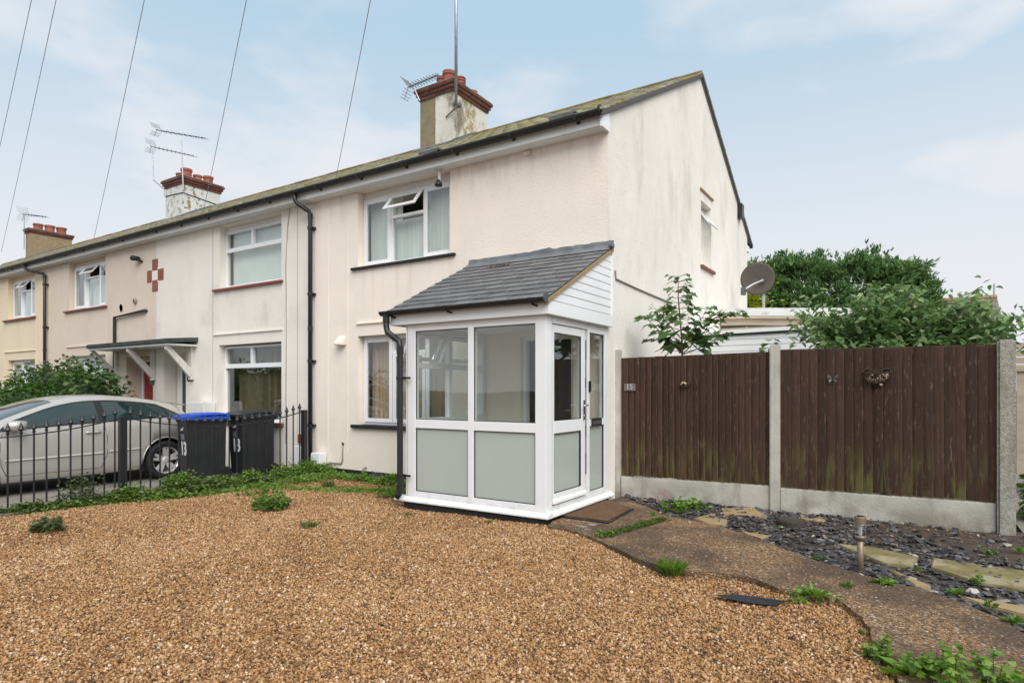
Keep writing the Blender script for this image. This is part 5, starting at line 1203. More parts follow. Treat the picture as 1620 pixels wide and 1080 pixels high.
for sgn in (1, -1):
    ln = lambda pts, r_, nm, m_: MB().tube([(sgn * (sx_at(u, z) + .001), u, z) for u, z in pts], r_, 5).build(nm, m_, car)
    ln([(1.30, .88), (1.27, .7), (1.28, .45), (1.34, .30)], .004, 'door_seam', M['trim']); ln([(2.56, .98), (2.60, .75), (2.60, .5), (2.52, .30)], .004, 'door_seam', M['trim']); ln([(u, .295) for u in np.linspace(1.34, 2.52, 8)], .003, 'door_seam', M['trim'])
    ln([(u, .50 + .012 * (u - 1)) for u in np.linspace(1.32, 2.55, 10)], .017, 'side_moulding', M['paint']); ln([(u, .515 + .012 * (u - 1)) for u in np.linspace(2.62, 3.1, 6)], .017, 'side_moulding', M['paint'])
    dh = MB().tube([(sgn * (sx_at(u, .84) + .022), u, .84) for u in np.linspace(2.30, 2.50, 6)], .014, 7).build('door_handle', M['paint'], car, smooth=True)
    ar = MB().tube([(sgn * (ip(WID, AX[1] + AR * math.cos(a_)) * .998), AX[1] + (AR + .012) * math.cos(a_), WR + (AR + .012) * math.sin(a_)) for a_ in np.linspace(.1, math.pi - .1, 20)], .010, 6).build('wheel_arch', M['paint'], car, smooth=True)
    mi = MB(); mi.tube([(sgn * .80, 1.42, .96), (sgn * .90, 1.43, .965)], .022, 6)
    cx_ = sgn * .975
    vs = []; fs = []
    for i, (sxx, yy) in enumerate(((.45, -.14), (.85, -.11), (1, -.02), (.95, .075))):
        for q in range(12):
            a_ = 2 * math.pi * q / 12; vs.append((cx_ + .115 * sxx * math.copysign(abs(math.cos(a_)) ** .6, math.cos(a_)), 1.43 + yy, .985 + .072 * sxx * math.copysign(abs(math.sin(a_)) ** .6, math.sin(a_))))
    for i in range(3):
        for q in range(12): fs.append((i * 12 + q, i * 12 + (q + 1) % 12, i * 12 + 12 + (q + 1) % 12, i * 12 + 12 + q))
    fs += [tuple(range(11, -1, -1)), tuple(range(36, 48))]; mi.add(vs, fs); mi.build('door_mirror', M['paint'], car, smooth=True)
    tl = MB(); tl.add([(sgn * (sx_at(u, z) + .005), u, z) for u, z in ((3.98, .86), (4.12, .84), (4.10, .66), (4.0, .64))], [(0, 1, 2, 3)]); tl.build('tail_light', flat('red_lens', (.22, .012, .012), rough=.15), car)
    hl = MB(); hl.add([(sgn * (sx_at(u, z) + .005), u, z) for u, z in ((.12, .58), (.42, .66), (.42, .56), (.14, .50))], [(0, 1, 2, 3)]); hl.build('headlight', M['chrome'], car)
    for a_ in AX:
        wx = sgn * .785
        wh = MB().lathe([(.215, -.095), (.30, -.09), (WR - .004, -.06), (WR, -.02), (WR, .03), (WR - .004, .055), (.30, .085), (.225, .09), (.215, .06)], (wx, a_, WR), 30, axis='x', caps=False).build('wheel', M['tyre'], car, smooth=True)
        rim = MB().lathe([(.222, .088), (.228, .078), (.205, .06), (.20, -.06), (.212, -.08)], (wx, a_, WR), 30, axis='x', caps=False)
        if sgn < 0: pass
        for k in range(5):
            th = 2 * math.pi * k / 5 + .3; ca, sa = math.cos(th), math.sin(th)
            def q3(r_, t, x): return (wx + sgn * x, a_ + r_ * ca - t * sa, WR + r_ * sa + t * ca)
            rim.prism([q3(.03, -.034, .05), q3(.03, .034, .05), q3(.215, .062, .078), q3(.215, .018, .082), q3(.14, 0, .066), q3(.215, -.018, .082), q3(.215, -.062, .078)], (-sgn * .025, 0, 0))
        rim.lathe([(.0, .03), (.055, .03), (.06, .055), (.03, .068), (0, .068)], (wx, a_, WR), 16, axis='x', caps=False) if sgn > 0 else rim.lathe([(.0, -.03), (.055, -.03), (.06, -.055), (0, -.068)], (wx, a_, WR), 16, axis='x', caps=False)
        rim.build('rim', M['alloy'], wh)
        MB().lathe([(0, 0), (.14, 0), (.14, .02), (0, .02)], (wx - (.03 if sgn > 0 else -.01), a_, WR), 20, axis='x', caps=False).build('brake_disc', M['dull_metal'], wh)
car.location = (-11.19, 2.02, -.08)

# ================================================================== AERIALS, MAST, WIRES, DISH
def aerial(label, mast, boom0, boom1, n, el, loc, refl=.18, up=Vector((0, 0, 1))):
    t = thing('tv_aerial', label, 'aerial', loc, 'rooftop aerials')
    MB().tube(mast, .017, 7).build('mast', M['metal'], t)
    b0, b1 = Vector(boom0), Vector(boom1); d = (b1 - b0).normalized(); MB().tube([b0, b1], .012, 6).build('boom', M['dull_metal'], t)
    side_ = d.cross(up).normalized()
    for k in range(n):
        p = b0 + (b1 - b0) * ((k + 1.0) / n); l = el * (1 - .35 * k / n); m_ = MB().tube([p - side_ * l, p + side_ * l], .0065, 5); m_.tube([p - up * l * .35, p + up * l * .35], .006, 5); m_.build('element', M['dull_metal'], t)
    r_ = MB(); p = b0 + d * .02
    for s_ in (1, -1):
        for k in range(4):
            q = p - d * (.04 * k) + (up * s_ * (.07 + refl * k / 3.2)); r_.tube([q - side_ * el * .9, q + side_ * el * .9], .006, 5)
        r_.tube([p, p - d * .12 + up * s_ * (.07 + refl)], .007, 5)
        r_.tube([p + side_ * el * .8 * s_ - d * .0 + up * .07, p + side_ * el * .8 * s_ - d * .12 + up * (.07 + refl)], .006, 5)
    r_.build('reflector', M['metal'], t); return t
ya = 10.2
P_ = lambda x, y, Y=ya: onY(x, y, Y)
mb0 = P_(664, 150)
aerial('spiky tv aerial on the left corner of the nearest chimney', [P_(664, 160), P_(656, 142), P_(652, 139)], P_(645, 139), P_(693, 119), 11, .15, mb0, .16)
aerial('upper tv aerial on the white pole of the middle chimney', [P_(290, 300), P_(287, 221)], P_(247, 206), P_(324, 219), 9, .16, P_(290, 300), .12)
aerial('lower tv aerial on the bent bracket left of the middle chimney', [P_(260, 310), P_(260, 300), P_(243, 285), P_(240.5, 234)], P_(239, 232), P_(306, 247), 10, .16, P_(260, 310), .14)
aerial('small tv aerial on the furthest tan chimney', [P_(38, 394), P_(38.5, 339)], P_(37, 339), P_(72, 343), 8, .22, P_(38, 394), .2)
p0 = P_(721.5, 172, cy0 - .12)
mt_ = thing('aerial_pole', 'tall grey metal pole clamped to the corner of the nearest chimney', 'pole', p0)
MB().tube([p0, (p0.x, p0.y, 11.5)], .034, 10).build('pole', M['metal'], mt_, smooth=True)
MB().box(p0.x - .05, p0.x + .05, p0.y - .05, cy0, p0.z + .06, p0.z + .11).build('clamp', M['dull_metal'], mt_); MB().tube([(p0.x - .35, cy0 - .02, p0.z - .06), (p0.x, cy0 - .08, p0.z + .06)], .014, 6).build('stay', M['dull_metal'], mt_)
# cable lashed round the middle chimney
MB().tube([(bx0_ - .01, by0 - .012, zt * 0 + onY(262, 311, by0).z), (bx1_ + .012, by0 - .012, onY(289, 305, by0).z), (bx1_ + .012, by1, onY(289, 305, by0).z - .1)], .012, 5).build('lashing_wire', M['black_iron'], chB)
# overhead wires from a pole beside the street
rt = Vector((_c, _s, 0)); fw = Vector((-_s, _c, 0)); PW = Vector((0, 0, CAM_H)) + rt * 1.12 + fw * .34 + Vector((0, 0, 6.8))
for (x, y, lb) in ((530, 289, 'rightmost overhead wire, reaching the eaves of the cream end house'), (322, 333, 'overhead wire passing just right of the middle chimney'), (148, 380, 'overhead wire reaching the eaves left of the middle chimney'), (2, 398, 'overhead wire crossing the top left corner to the left edge eaves'), (-42, 418, 'leftmost overhead wire, cutting the very corner of the photo')):
    e = onY(x, y, 6.9); pts = []
    for k in range(25):
        t = k / 24; p = PW + (e - PW) * t; p.z -= .16 * 4 * t * (1 - t); pts.append(p)
    o = MB().tube(pts, .0045, 5).build('overhead_wire', M['wire'], None); tag(o, lb, 'wire', 'overhead wires')

# ================================================================== BEHIND THE FENCE
ex = thing('rear_extension', 'low white clad extension with flat roof behind the fence', 'building', (-1.8, 10.6, 0))
Y1 = 10.6
M['clad'] = pm('white_cladding', [(.3, (.72, .74, .75)), (.8, (.78, .79, .80))], scale=2, rough=.4)
xl, xr = XG + .005, onY(1325, 520, Y1).x
zt_ = onY(1086, 527, Y1).z
zR = onY(1262, 516, Y1).z; xq = onY(1262, 516, Y1).x
ztop = lambda x: zt_ + (zR - zt_) * (x - xl) / (xq - xl)
z = 1.25; gp_ = .098
while z < ztop(xr) - .05:
    a_, b_ = min(z + gp_ - .006, ztop(xl) - .09), min(z + gp_ - .006, ztop(xr) - .09)
    if b_ > z:
        MB().prism([(xl, Y1, z), (xr, Y1, z), (xr, Y1, max(b_, z + .005)), (xl, Y1, max(a_, z + .004))], (0, .02, 0)).build('cladding_plank', M['clad'], ex, bevel=.003)
    z += gp_
MB().box(xl, xr, Y1 + .021, Y1 + .12, -.05, 2.2).build('wall', M['render_bead'], ex)
MB().prism([(xl, Y1 - .03, ztop(xl) - .088), (xr, Y1 - .03, ztop(xr) - .088), (xr, Y1 - .03, ztop(xr) - .06), (xl, Y1 - .03, ztop(xl) - .06)], (0, .05, 0)).build('gutter', M['black_plastic'], ex)
MB().prism([(xl, Y1 - .05, ztop(xl) - .058), (xr, Y1 - .05, ztop(xr) - .058), (xr, Y1 - .05, ztop(xr)), (xl, Y1 - .05, ztop(xl))], (0, 1.9, .03)).build('roof_edge', M['clad'], ex, bevel=.004)
Y2 = 12.6
e0, e1, e2 = onY(1096, 490.5, Y2), onY(1182, 487.5, Y2), onY(1420, 487, Y2)
M['old_beige'] = pm('beige_board', [(.3, (.36, .29, .22)), (.8, (.50, .42, .33))], scale=3, rough=.8, stretch=(.6, 1, 4))
M['old_white'] = pm('weathered_white_board', [(.3, (.58, .58, .56)), (.8, (.70, .70, .69))], scale=2, rough=.6)
layer(M['old_white'], (.28, .25, .21), 3, .56, .7, .7, stretch=(1, 1, 3), detail=9)
ub = thing('flat_roofed_outbuilding', 'flat roofed outbuilding with weathered white fascia behind the white extension', 'building', ((e0.x + e2.x) / 2, Y2, 0))
xa, xb = XG + .02, onY(1378, 487, Y2).x
dz = lambda x: float(np.interp(x, [e0.x, e1.x, e2.x], [e0.z, e1.z, e2.z]))
def band(name, za_, zb_, y0, th, mat):
    for a_, b_ in ((xa, e1.x), (e1.x, xb)):
        MB().prism([(a_, y0, dz(a_) + za_), (b_, y0, dz(b_) + za_), (b_, y0, dz(b_) + zb_), (a_, y0, dz(a_) + zb_)], (0, th, 0)).build(name, M[mat], ub, bevel=.004)
band('fascia', -.155, 0, Y2 - .05, .03, 'old_white'); band('roof_slab', -.14, -.01, Y2 - .019, 2.4, 'old_white')
band('gutter', -.21, -.158, Y2 - .07, .06, 'old_beige'); band('fascia_board', -.33, -.215, Y2 - .02, .02, 'old_beige')
MB().box(xa, xb, Y2 + .01, Y2 + .15, -.05, dz(e2.x) - .2).build('wall', M['old_beige'], ub)

dc = onY(1198.5, 441, 13.4); rad = .325
ds = thing('satellite_dish', 'large dark mesh satellite dish on a pole beside the gable corner', 'satellite dish', (dc.x, dc.y, 2.7))
M['dishm'] = pm('brown_mesh_dish', [(.3, (.085, .07, .06)), (.8, (.14, .12, .105))], scale=3, rough=.6, metal=.2)
mb = MB().lathe([(0, .06), (.10, .054), (.2, .037), (.28, .012), (rad, -.012), (rad + .008, -.012), (rad + .008, -.02), (.28, .0), (.2, .025), (0, .05)], (0, 0, 0), 36, axis='y', caps=False)
ax_ = (Vector((0, 0, CAM_H + .5)) - dc).normalized(); ax_ = (ax_ + Vector((-.12, 0, 0))).normalized()
Rm = Matrix.Translation(dc) @ (-ax_).to_track_quat('Y', 'Z').to_matrix().to_4x4(); mb.v = [tuple(Rm @ Vector(v)) for v in mb.v]
mb.build('dish', M['dishm'], ds, smooth=True)
lnb = Vector(onY(1176, 459, 13.05)); ce = dc + Vector((.10, .0, -.04))
MB().tube([ce, (ce + lnb) / 2 + Vector((0, 0, .02)), lnb], .02, 8).build('feed_arm', M['metal'], ds); MB().box(lnb.x - .045, lnb.x + .045, lnb.y - .05, lnb.y + .05, lnb.z - .1, lnb.z + .06).build('receiver', M['dull_metal'], ds, bevel=.01)
MB().tube([(dc.x + .1, dc.y + .1, dc.z), (dc.x + .1, dc.y + .1, 2.62)], .03, 8).build('pole', M['metal'], ds)
MB().tube([ce, ce + Vector((0, .1, 0))], .05, 8).build('bracket', M['dull_metal'], ds)

fh = thing('distant_house', 'far house with lichened tiled roof above the fruit tree', 'house', (0, 33, 0))
hz_, hx0, hx1 = onY(1577, 472, 34).z, -4.0, onY(1577, 472, 34).x
MB().box(hx0, hx1 - .2, 31.2, 37, -.1, 3.4).build('wall', M['render_c'], fh)
MB().prism([(hx1 - .25, 31, 3.3), (hx1 - .25, 37.2, 3.3), (hx1 - .25, 34, hz_ - .1)], (.12, 0, 0)).build('gable_wall', M['render_a'], fh)
sl_ = (hz_ - 3.2) / 3.6
rf_ = MB().prism([(hx0, 30.4, 3.2), (hx0, 34, hz_), (hx0, 37.6, 3.2), (hx0, 37.6, 3.1), (hx0, 34, hz_ - .12), (hx0, 30.4, 3.1)], (hx1 - hx0, 0, 0)).build('roof', M['roof_under'], fh)
V = []; F = []; 
for r_ in range(16):
    y0 = 30.35 + r_ * .23; x = hx0 - (.15 if r_ % 2 else 0)
    while x < hx1:
        a_, b_ = max(x, hx0), min(x + .29, hx1); x += .3
        if b_ - a_ < .05: continue
        y1 = min(y0 + .28, 34.0); zz = lambda y: 3.2 + (y - 30.4) * sl_; j = random.uniform(-.01, .02); b = len(V)
        V += [(a_, y0, zz(y0) + .07 + j), (b_, y0, zz(y0) + .07 + j), (b_, y1, zz(y1) + .02), (a_, y1, zz(y1) + .02), (a_, y0, zz(y0) + .0), (b_, y0, zz(y0) + .0)]; F += [(b, b + 1, b + 2, b + 3), (b + 4, b + 5, b + 1, b)]
M['far_tile'] = pm('far_concrete_tile', [(.3, (.13, .11, .10)), (.8, (.25, .22, .20))], scale=2, rough=.9, var=.25, rnd='isl')
layer(M['far_tile'], (.30, .26, .10), 1.5, .5, .65, .6)
t = fast_mesh('roof_tiles', V, F, M['far_tile'], rf_); t['kind'] = 'stuff'
MB().tube([(hx0, 34, hz_ + .05), (hx1, 34, hz_ + .05)], .12, 8).build('ridge_tile', M['lath'], rf_)
MB().tube([(hx1 - .1, 34, hz_ + .1), (hx1 - .1, 34, hz_ + .65)], .03, 5).build('aerial_stub', M['metal'], rf_)

# boundary beyond the end post
bf2 = thing('back_fence', 'pale weathered slatted fence far beyond the concrete end post', 'fence', (2.6, 13.5, 0))
zt_ = onY(1615, 542, 13.0).z
for k in range(4):
    z1 = zt_ - k * .12; MB().box(1.2, 6.0, 13.0, 13.03, z1 - .105, z1).build('slat', M['old_beige'], bf2)
for k in range(30):
    x = 1.2 + k * .16; MB().box(x, x + .15, 13.04, 13.06, .0, zt_ - .45).build('board', M['lath_grey'] if 'lath_grey' in M else M['old_beige'], bf2)

# ================================================================== STONES, LOG, SOLAR LIGHT
M['sandstone'] = pm('buff_sandstone', [(.3, (.26, .18, .085)), (.75, (.42, .31, .17))], scale=5, rough=.9, bump=.5, bscale=25)
M['moss_slab'] = pm('mossy_slab', [(.3, (.15, .125, .045)), (.75, (.24, .20, .09))], scale=6, rough=.95, bump=.5, bscale=30)
layer(M['moss_slab'], (.36, .31, .21), 3, .48, .66, .75, detail=9)
layer(M['moss_slab'], (.08, .075, .04), 9, .55, .7, .6, detail=9, off=5)
layer(M['sandstone'], (.16, .12, .07), 5, .52, .7, .6, detail=9)
def slab(px_, z, th, mat, label):
    pts = [G(x, y, z + th) for x, y in px_]; c = sum((Vector(p) for p in pts), Vector()) / len(pts)
    P2 = []
    for a, b in zip(pts, pts[1:] + pts[:1]):
        for k in range(3): t = k / 3; q = a + (b - a) * t; P2.append((q.x + random.uniform(-.006, .006), q.y + random.uniform(-.006, .006), z - .03))
    area = sum(a[0] * b[1] - b[0] * a[1] for a, b in zip(P2, P2[1:] + P2[:1]))
    if area < 0: P2.reverse()
    o = MB().prism([(x - c.x, y - c.y, zz - z) for x, y, zz in P2], (0, 0, th + .03)).build('stepping_stone', M[mat], None, bevel=.008); o.location = (c.x, c.y, z)
    tag(o, label, 'stepping stone', 'stepping stones in the slate bed')
slab([(1140, 803), (1192, 802), (1214, 815), (1144, 812)], .038, .026, 'sandstone', 'buff oblong stone against the gravel board left of the middle post')
slab([(1188, 802), (1220, 806), (1222, 812), (1206, 811)], .03, .02, 'sandstone', 'thin buff stone half under the oblong one at the foot of the middle post')
slab([(1098, 819), (1128, 810), (1155, 815), (1148, 831), (1118, 827)], .01, .025, 'sandstone', 'broad buff stone at the path edge nearest the door mat')
slab([(1172, 839), (1222, 847), (1205, 853), (1185, 847)], .01, .025, 'sandstone', 'small buff stone on the path edge below the log slice')
slab([(1268, 811), (1311, 815), (1305, 826), (1261, 819)], .03, .02, 'sandstone', 'flat pale stone right of the log slice')
slab([(1323, 859), (1378, 864), (1453, 880), (1443, 893), (1404, 892), (1358, 874)], .012, .02, 'moss_slab', 'pointed mossy slab behind the solar light')
slab([(1475, 881), (1640, 905), (1640, 936), (1550, 921), (1474, 897)], .012, .022, 'moss_slab', 'large mossy slab at the right edge of the slate bed')
slab([(1402, 896), (1425, 905), (1475, 926), (1447, 925)], .01, .025, 'sandstone', 'narrow buff stone wedged along the path edge')
slab([(1520, 942), (1640, 960), (1640, 976), (1549, 953)], .01, .025, 'sandstone', 'orange buff slab at the right edge beside the path')
lc = G(1252, 833, .0)
lg = thing('log_slice', 'dark wet round log slice lying among the slate chippings', 'log slice', (lc.x, lc.y, 0))
M['bark'] = pm('wet_bark', [(.3, (.022, .017, .013)), (.8, (.07, .05, .035))], scale=12, rough=.7, bump=.8)
M['logtop'] = pm('dark_endgrain', [(.3, (.03, .03, .028)), (.8, (.075, .07, .06))], scale=10, rough=.5, bump=.4)
MB().lathe([(.135, -.03), (.145, .02), (.14, .065), (.125, .075)], (lc.x, lc.y, 0), 18).build('bark', M['bark'], lg, smooth=False); MB().lathe([(.126, .0), (.122, .078), (.05, .08)], (lc.x, lc.y, 0), 18).build('end_grain', M['logtop'], lg)
sc_ = G(1361, 902, .02)
so = thing('solar_light', 'brushed metal solar stake light standing at the path edge', 'garden light', (sc_.x, sc_.y, .02))
kz = (sc_.y * _c - sc_.x * _s) / FPX
hgt = lambda y: CAM_H + (HY - y) * kz
M['stake'] = pm('tarnished_metal', [(.3, (.20, .15, .105)), (.8, (.33, .26, .19))], scale=9, rough=.45, metal=.5)
r5 = 4.6 * kz
MB().tube([(sc_.x, sc_.y, -.05), (sc_.x, sc_.y, hgt(852))], r5, 12).build('stake', M['stake'], so, smooth=True)
MB().lathe([(r5 * 1.05, hgt(855)), (r5 * 1.7, hgt(850)), (r5 * 1.75, hgt(846))], (sc_.x, sc_.y, 0), 16).build('collar', M['stake'], so, smooth=True)
MB().lathe([(r5 * 1.72, hgt(846)), (r5 * 1.9, hgt(838)), (r5 * 1.9, hgt(829)), (r5 * 1.75, hgt(828))], (sc_.x, sc_.y, 0), 16).build('lens', glass('hazy_lens', (.75, .78, .8), 2.2, .15), so, smooth=True)
MB().lathe([(r5 * .6, hgt(846)), (r5 * .6, hgt(828))], (sc_.x, sc_.y, 0), 10).build('lamp_core', M['upvc_old'], so)
MB().lathe([(r5 * 1.78, hgt(828.5)), (r5 * 1.82, hgt(818)), (r5 * 1.7, hgt(816)), (r5 * 1.5, hgt(816.5))], (sc_.x, sc_.y, 0), 16).build('cap', M['stake'], so, smooth=False)
MB().box(sc_.x - r5 * 1.0, sc_.x + r5 * 1.0, sc_.y - r5 * .9, sc_.y + r5 * .9, hgt(816.6), hgt(815.4)).build('solar_cell', M['black_plastic'], so)
M['rock'] = pm('brown_rock', [(.3, (.12, .095, .07)), (.8, (.27, .22, .17))], scale=8, rough=.9, bump=.7)
for (x, y, r_, lb) in ((1424, 826, .075, 'angular brown rock against the right gravel board'), (1447, 832, .06, 'rounded grey brown rock right of the angular rock')):
    g_ = G(x, y, .02); mb = MB(); blob(mb, (0, 0, 0), r_, (1.3, .8, .8), 10); o = mb.build('rock', M['rock'], None, bevel=.006); o.location = (g_.x, g_.y, .045); tag(o, lb, 'rock')
g_ = [G(x, y, gz(-1, 3) + .022) for x, y in ((1128, 938), (1165, 937), (1205, 942), (1246, 948), (1226, 955), (1180, 950), (1150, 944))]
cm = sum((Vector(p) for p in g_), Vector()) / len(g_)
mb = MB()
for a, b in zip(g_, g_[1:] + g_[:1]): mb.quad((cm.x, cm.y, .035), (a.x, a.y, .012), (b.x, b.y, .012))
o = mb.build('membrane_scrap', M['black_plastic'], None); tag(o, 'torn black weed membrane poking out of the gravel by the path', 'weed membrane')
# pink wire ornament by the door mat
c = G(1048, 800, .01)
po = thing('wire_ornament', 'small round pink wire ornament at the foot of the fence', 'garden ornament', (c.x, c.y, 0))
MB().tube([(c.x + .07 * math.cos(a_), c.y + .02 * math.sin(a_), .085 + .085 * math.sin(a_)) for a_ in np.linspace(0, 2 * math.pi, 20)], .006, 6).build('ring', flat('pink_wire', (.45, .16, .2), rough=.5), po, smooth=True)
mb = MB()
for k in range(5): a_ = k * .6; mb.tube([(c.x + .068 * math.cos(a_), c.y, .085 + .08 * math.sin(a_)), (c.x - .068 * math.cos(a_ * .7), c.y, .085 - .08 * math.sin(a_ * .7))], .003, 4)
mb.build('wire', M['concrete'], po)

# ================================================================== ACROSS THE STREET (seen only mirrored in the glass)
oh = thing('house_opposite', 'pale house across the street behind the camera', 'house', (-4, -24, 0))
wall_front(MB(), -16, 8, -.1, 5.0, [], y=-22.0).build('wall', M['render_gable'], oh, recalc=False)
MB().box(-16, 8, -28, -22.02, -.1, 4.98).build('rear_wall', M['render_c'], oh)
MB().prism([(-16.3, -21.5, 4.9), (-16.3, -25, 7.2), (-16.3, -28.5, 4.9)], (24.6, 0, 0)).build('roof', M['far_tile'], oh)
for x in (-14, -10, -6, -2, 2, 6):
    for z0 in (.9, 3.2):
        wo = MB().box(x - .9, x + .9, -22.0, -21.93, z0, z0 + 1.3).build('window', M['upvc'], oh); MB().box(x - .8, x + .8, -21.93, -21.92, z0 + .1, z0 + 1.2).build('pane', M['carglass'], wo)
# ================================================================== PLANTS
def nrm(a): return a / np.maximum(np.linalg.norm(a, axis=-1, keepdims=True), 1e-9)
def leaves(name, mat, parent, P, D, L_, W_, droop=.25, fold=.25, seed=0):
    """one small folded leaf per point: P base (n,3), D direction (n,3), L_ length (n), W_ half width (n)"""
    r = np.random.default_rng(seed); n = len(P); D = nrm(D)
    up = np.tile(np.array([0, 0, 1.0]), (n, 1)) + r.normal(0, .45, (n, 3)); S = nrm(np.cross(D, up)); U = nrm(np.cross(S, D))
    L_ = np.broadcast_to(L_, n)[:, None]; W_ = np.broadcast_to(W_, n)[:, None]
    dn = np.array([0, 0, -1.0])
    b = P; t = P + D * L_ + dn * L_ * droop
    m1 = P + D * L_ * .33 + dn * L_ * droop * .1; m2 = P + D * L_ * .68 + dn * L_ * droop * .45
    l1 = m1 + S * W_ + U * W_ * fold; r1 = m1 - S * W_ + U * W_ * fold; l2 = m2 + S * W_ * .82 + U * W_ * fold; r2 = m2 - S * W_ * .82 + U * W_ * fold
    V = np.stack([b, l1, l2, t, r2, r1], 1).reshape(-1, 3); i = np.arange(n)[:, None] * 6
    F = np.concatenate([i + np.array([[0, 1, 2, 3]]), i + np.array([[0, 3, 4, 5]])], 0)
    return fast_mesh(name, V, F, mat, parent)
LM = {
 'weed': leafmat('weed_leaf', [(0, (.08, .14, .025)), (.4, (.14, .24, .038)), (.75, (.19, .30, .055)), (1, (.26, .34, .09))]),
 'dull': leafmat('dull_weed_leaf', [(0, (.07, .095, .035)), (.5, (.12, .16, .06)), (1, (.20, .20, .10))]),
 'bright': leafmat('bright_leaf', [(0, (.08, .17, .022)), (.5, (.145, .27, .035)), (1, (.24, .34, .065))]),
 'grass': leafmat('grass_blade', [(0, (.05, .10, .018)), (.6, (.085, .17, .03)), (1, (.20, .22, .08))]),
 'conifer': leafmat('conifer_spray', [(0, (.06, .11, .045)), (.45, (.12, .225, .08)), (.8, (.19, .31, .105)), (1, (.28, .38, .14))], rough=.6, trans=.45),
 'sap': leafmat('sycamore_leaf', [(0, (.035, .085, .028)), (.5, (.11, .205, .06)), (.85, (.15, .26, .08)), (1, (.13, .19, .045))], rough=.4, rnd='obj'),
 'fruit': leafmat('fruit_tree_leaf', [(0, (.07, .13, .045)), (.4, (.14, .235, .08)), (.8, (.21, .32, .12)), (1, (.38, .43, .24))], rough=.42),
 'fruit_o': leafmat('fruit_tree_leaf_large', [(0, (.07, .13, .045)), (.4, (.14, .235, .08)), (.8, (.21, .32, .12)), (1, (.38, .43, .24))], rough=.42, rnd='obj'),
 'shrub': leafmat('shrub_leaf', [(0, (.028, .06, .018)), (.5, (.075, .14, .036)), (.85, (.13, .21, .06)), (1, (.14, .17, .07))]),
 'hedge': leafmat('green_hedge_leaf', [(0, (.02, .06, .008)), (.5, (.04, .105, .012)), (1, (.075, .16, .02))]),
 'flower': leafmat('mauve_flower', [(0, (.20, .15, .24)), (.5, (.33, .27, .37)), (1, (.48, .42, .48))], rough=.8),
 'golden': leafmat('golden_leaf', [(0, (.16, .20, .01)), (.5, (.30, .36, .02)), (1, (.48, .50, .06))]),
}
M['stem'] = pm('green_brown_stem', [(.3, (.06, .045, .025)), (.8, (.13, .085, .05))], scale=8, rough=.8)
M['stem_g'] = flat('green_stem', (.07, .11, .035), rough=.6)
M['twig'] = pm('grey_twig', [(.3, (.07, .055, .04)), (.8, (.15, .12, .09))], scale=8, rough=.85)
M['core'] = flat('foliage_core_shade', (.03, .05, .02), rough=1)  # dark tone painted for the shade deep inside the foliage
def U(a, b, n): return rng.uniform(a, b, n)
def weed(px, py, w_, h_, kind, label, z=.0, lm=None, n=None, name='weed', flat_=1.0, cat='weed'):
    """w_, h_ in pixels of the photograph at that spot"""
    c = G(px, py, z); k = (c.y * _c - c.x * _s) / FPX; w_ *= k; h_ *= k
    t = thing(name, label, cat, (c.x, c.y, z)); c = np.array(c)
    if kind == 'grass':
        n = n or 90; a = U(0, 6.28, n); rr = np.sqrt(U(0, 1, n)) * w_ / 2
        Pb = c + np.stack([rr * np.cos(a), rr * np.sin(a) * flat_, np.zeros(n)], -1); D = np.stack([np.cos(a) * .35 * rr / (w_ / 2) + rng.normal(0, .22, n), np.sin(a) * .35 * rr / (w_ / 2) + rng.normal(0, .22, n), np.ones(n)], -1); rr *= .6; Pb = c + np.stack([rr * np.cos(a), rr * np.sin(a) * flat_, np.zeros(n)], -1)
        leaves('blade', LM[lm or 'grass'], t, Pb, D, h_ * U(.5, 1.2, n), .0035 + 0 * a, droop=.35, seed=int(px))['kind'] = 'stuff'
    elif kind == 'rosette':
        n = n or 22; a = U(0, 6.28, n); el = U(.15, 1.1, n); Pb = np.tile(c, (n, 1)) + rng.normal(0, w_ * .04, (n, 3)) * [1, 1, 0]
        D = np.stack([np.cos(a) * np.cos(el), np.sin(a) * np.cos(el), np.sin(el) * h_ / (w_ * .5)], -1)
        leaves('leaf', LM[lm or 'bright'], t, Pb, D, w_ * .5 * U(.6, 1.15, n), w_ * .055 * U(.7, 1.3, n), droop=.3, seed=int(px))['kind'] = 'stuff'
    else:
        ns = max(4, int((n or 160) / 14)); st = MB(); PP = []; DD = []; LL = []
        for s_ in range(ns):
            a, rr = random.uniform(0, 6.28), math.sqrt(random.random()) * w_ / 2; b = Vector((c[0] + rr * math.cos(a), c[1] + rr * math.sin(a) * flat_, z)); hh = h_ * random.uniform(.5, 1.1) * (1 - .4 * rr / (w_ / 2))
            tip = b + Vector((random.gauss(0, .25) * hh, random.gauss(0, .25) * hh, hh)); st.tube([b, tip], [.0028, .0015], 4)
            m_ = 14
            for q in range(m_):
                u = random.uniform(.15, 1.0); aa = random.uniform(0, 6.28); PP.append(b + (tip - b) * u); DD.append((math.cos(aa), math.sin(aa), random.uniform(-.1, .7))); LL.append(min(.045, h_ * .30) * random.uniform(.6, 1.2))
        st.build('stem', M['stem_g'], t)['kind'] = 'stuff'
        LL = np.array(LL); leaves('leaf', LM[lm or 'weed'], t, np.array([tuple(p) for p in PP]), np.array(DD), LL, LL * .36, seed=int(px))['kind'] = 'stuff'
    return t

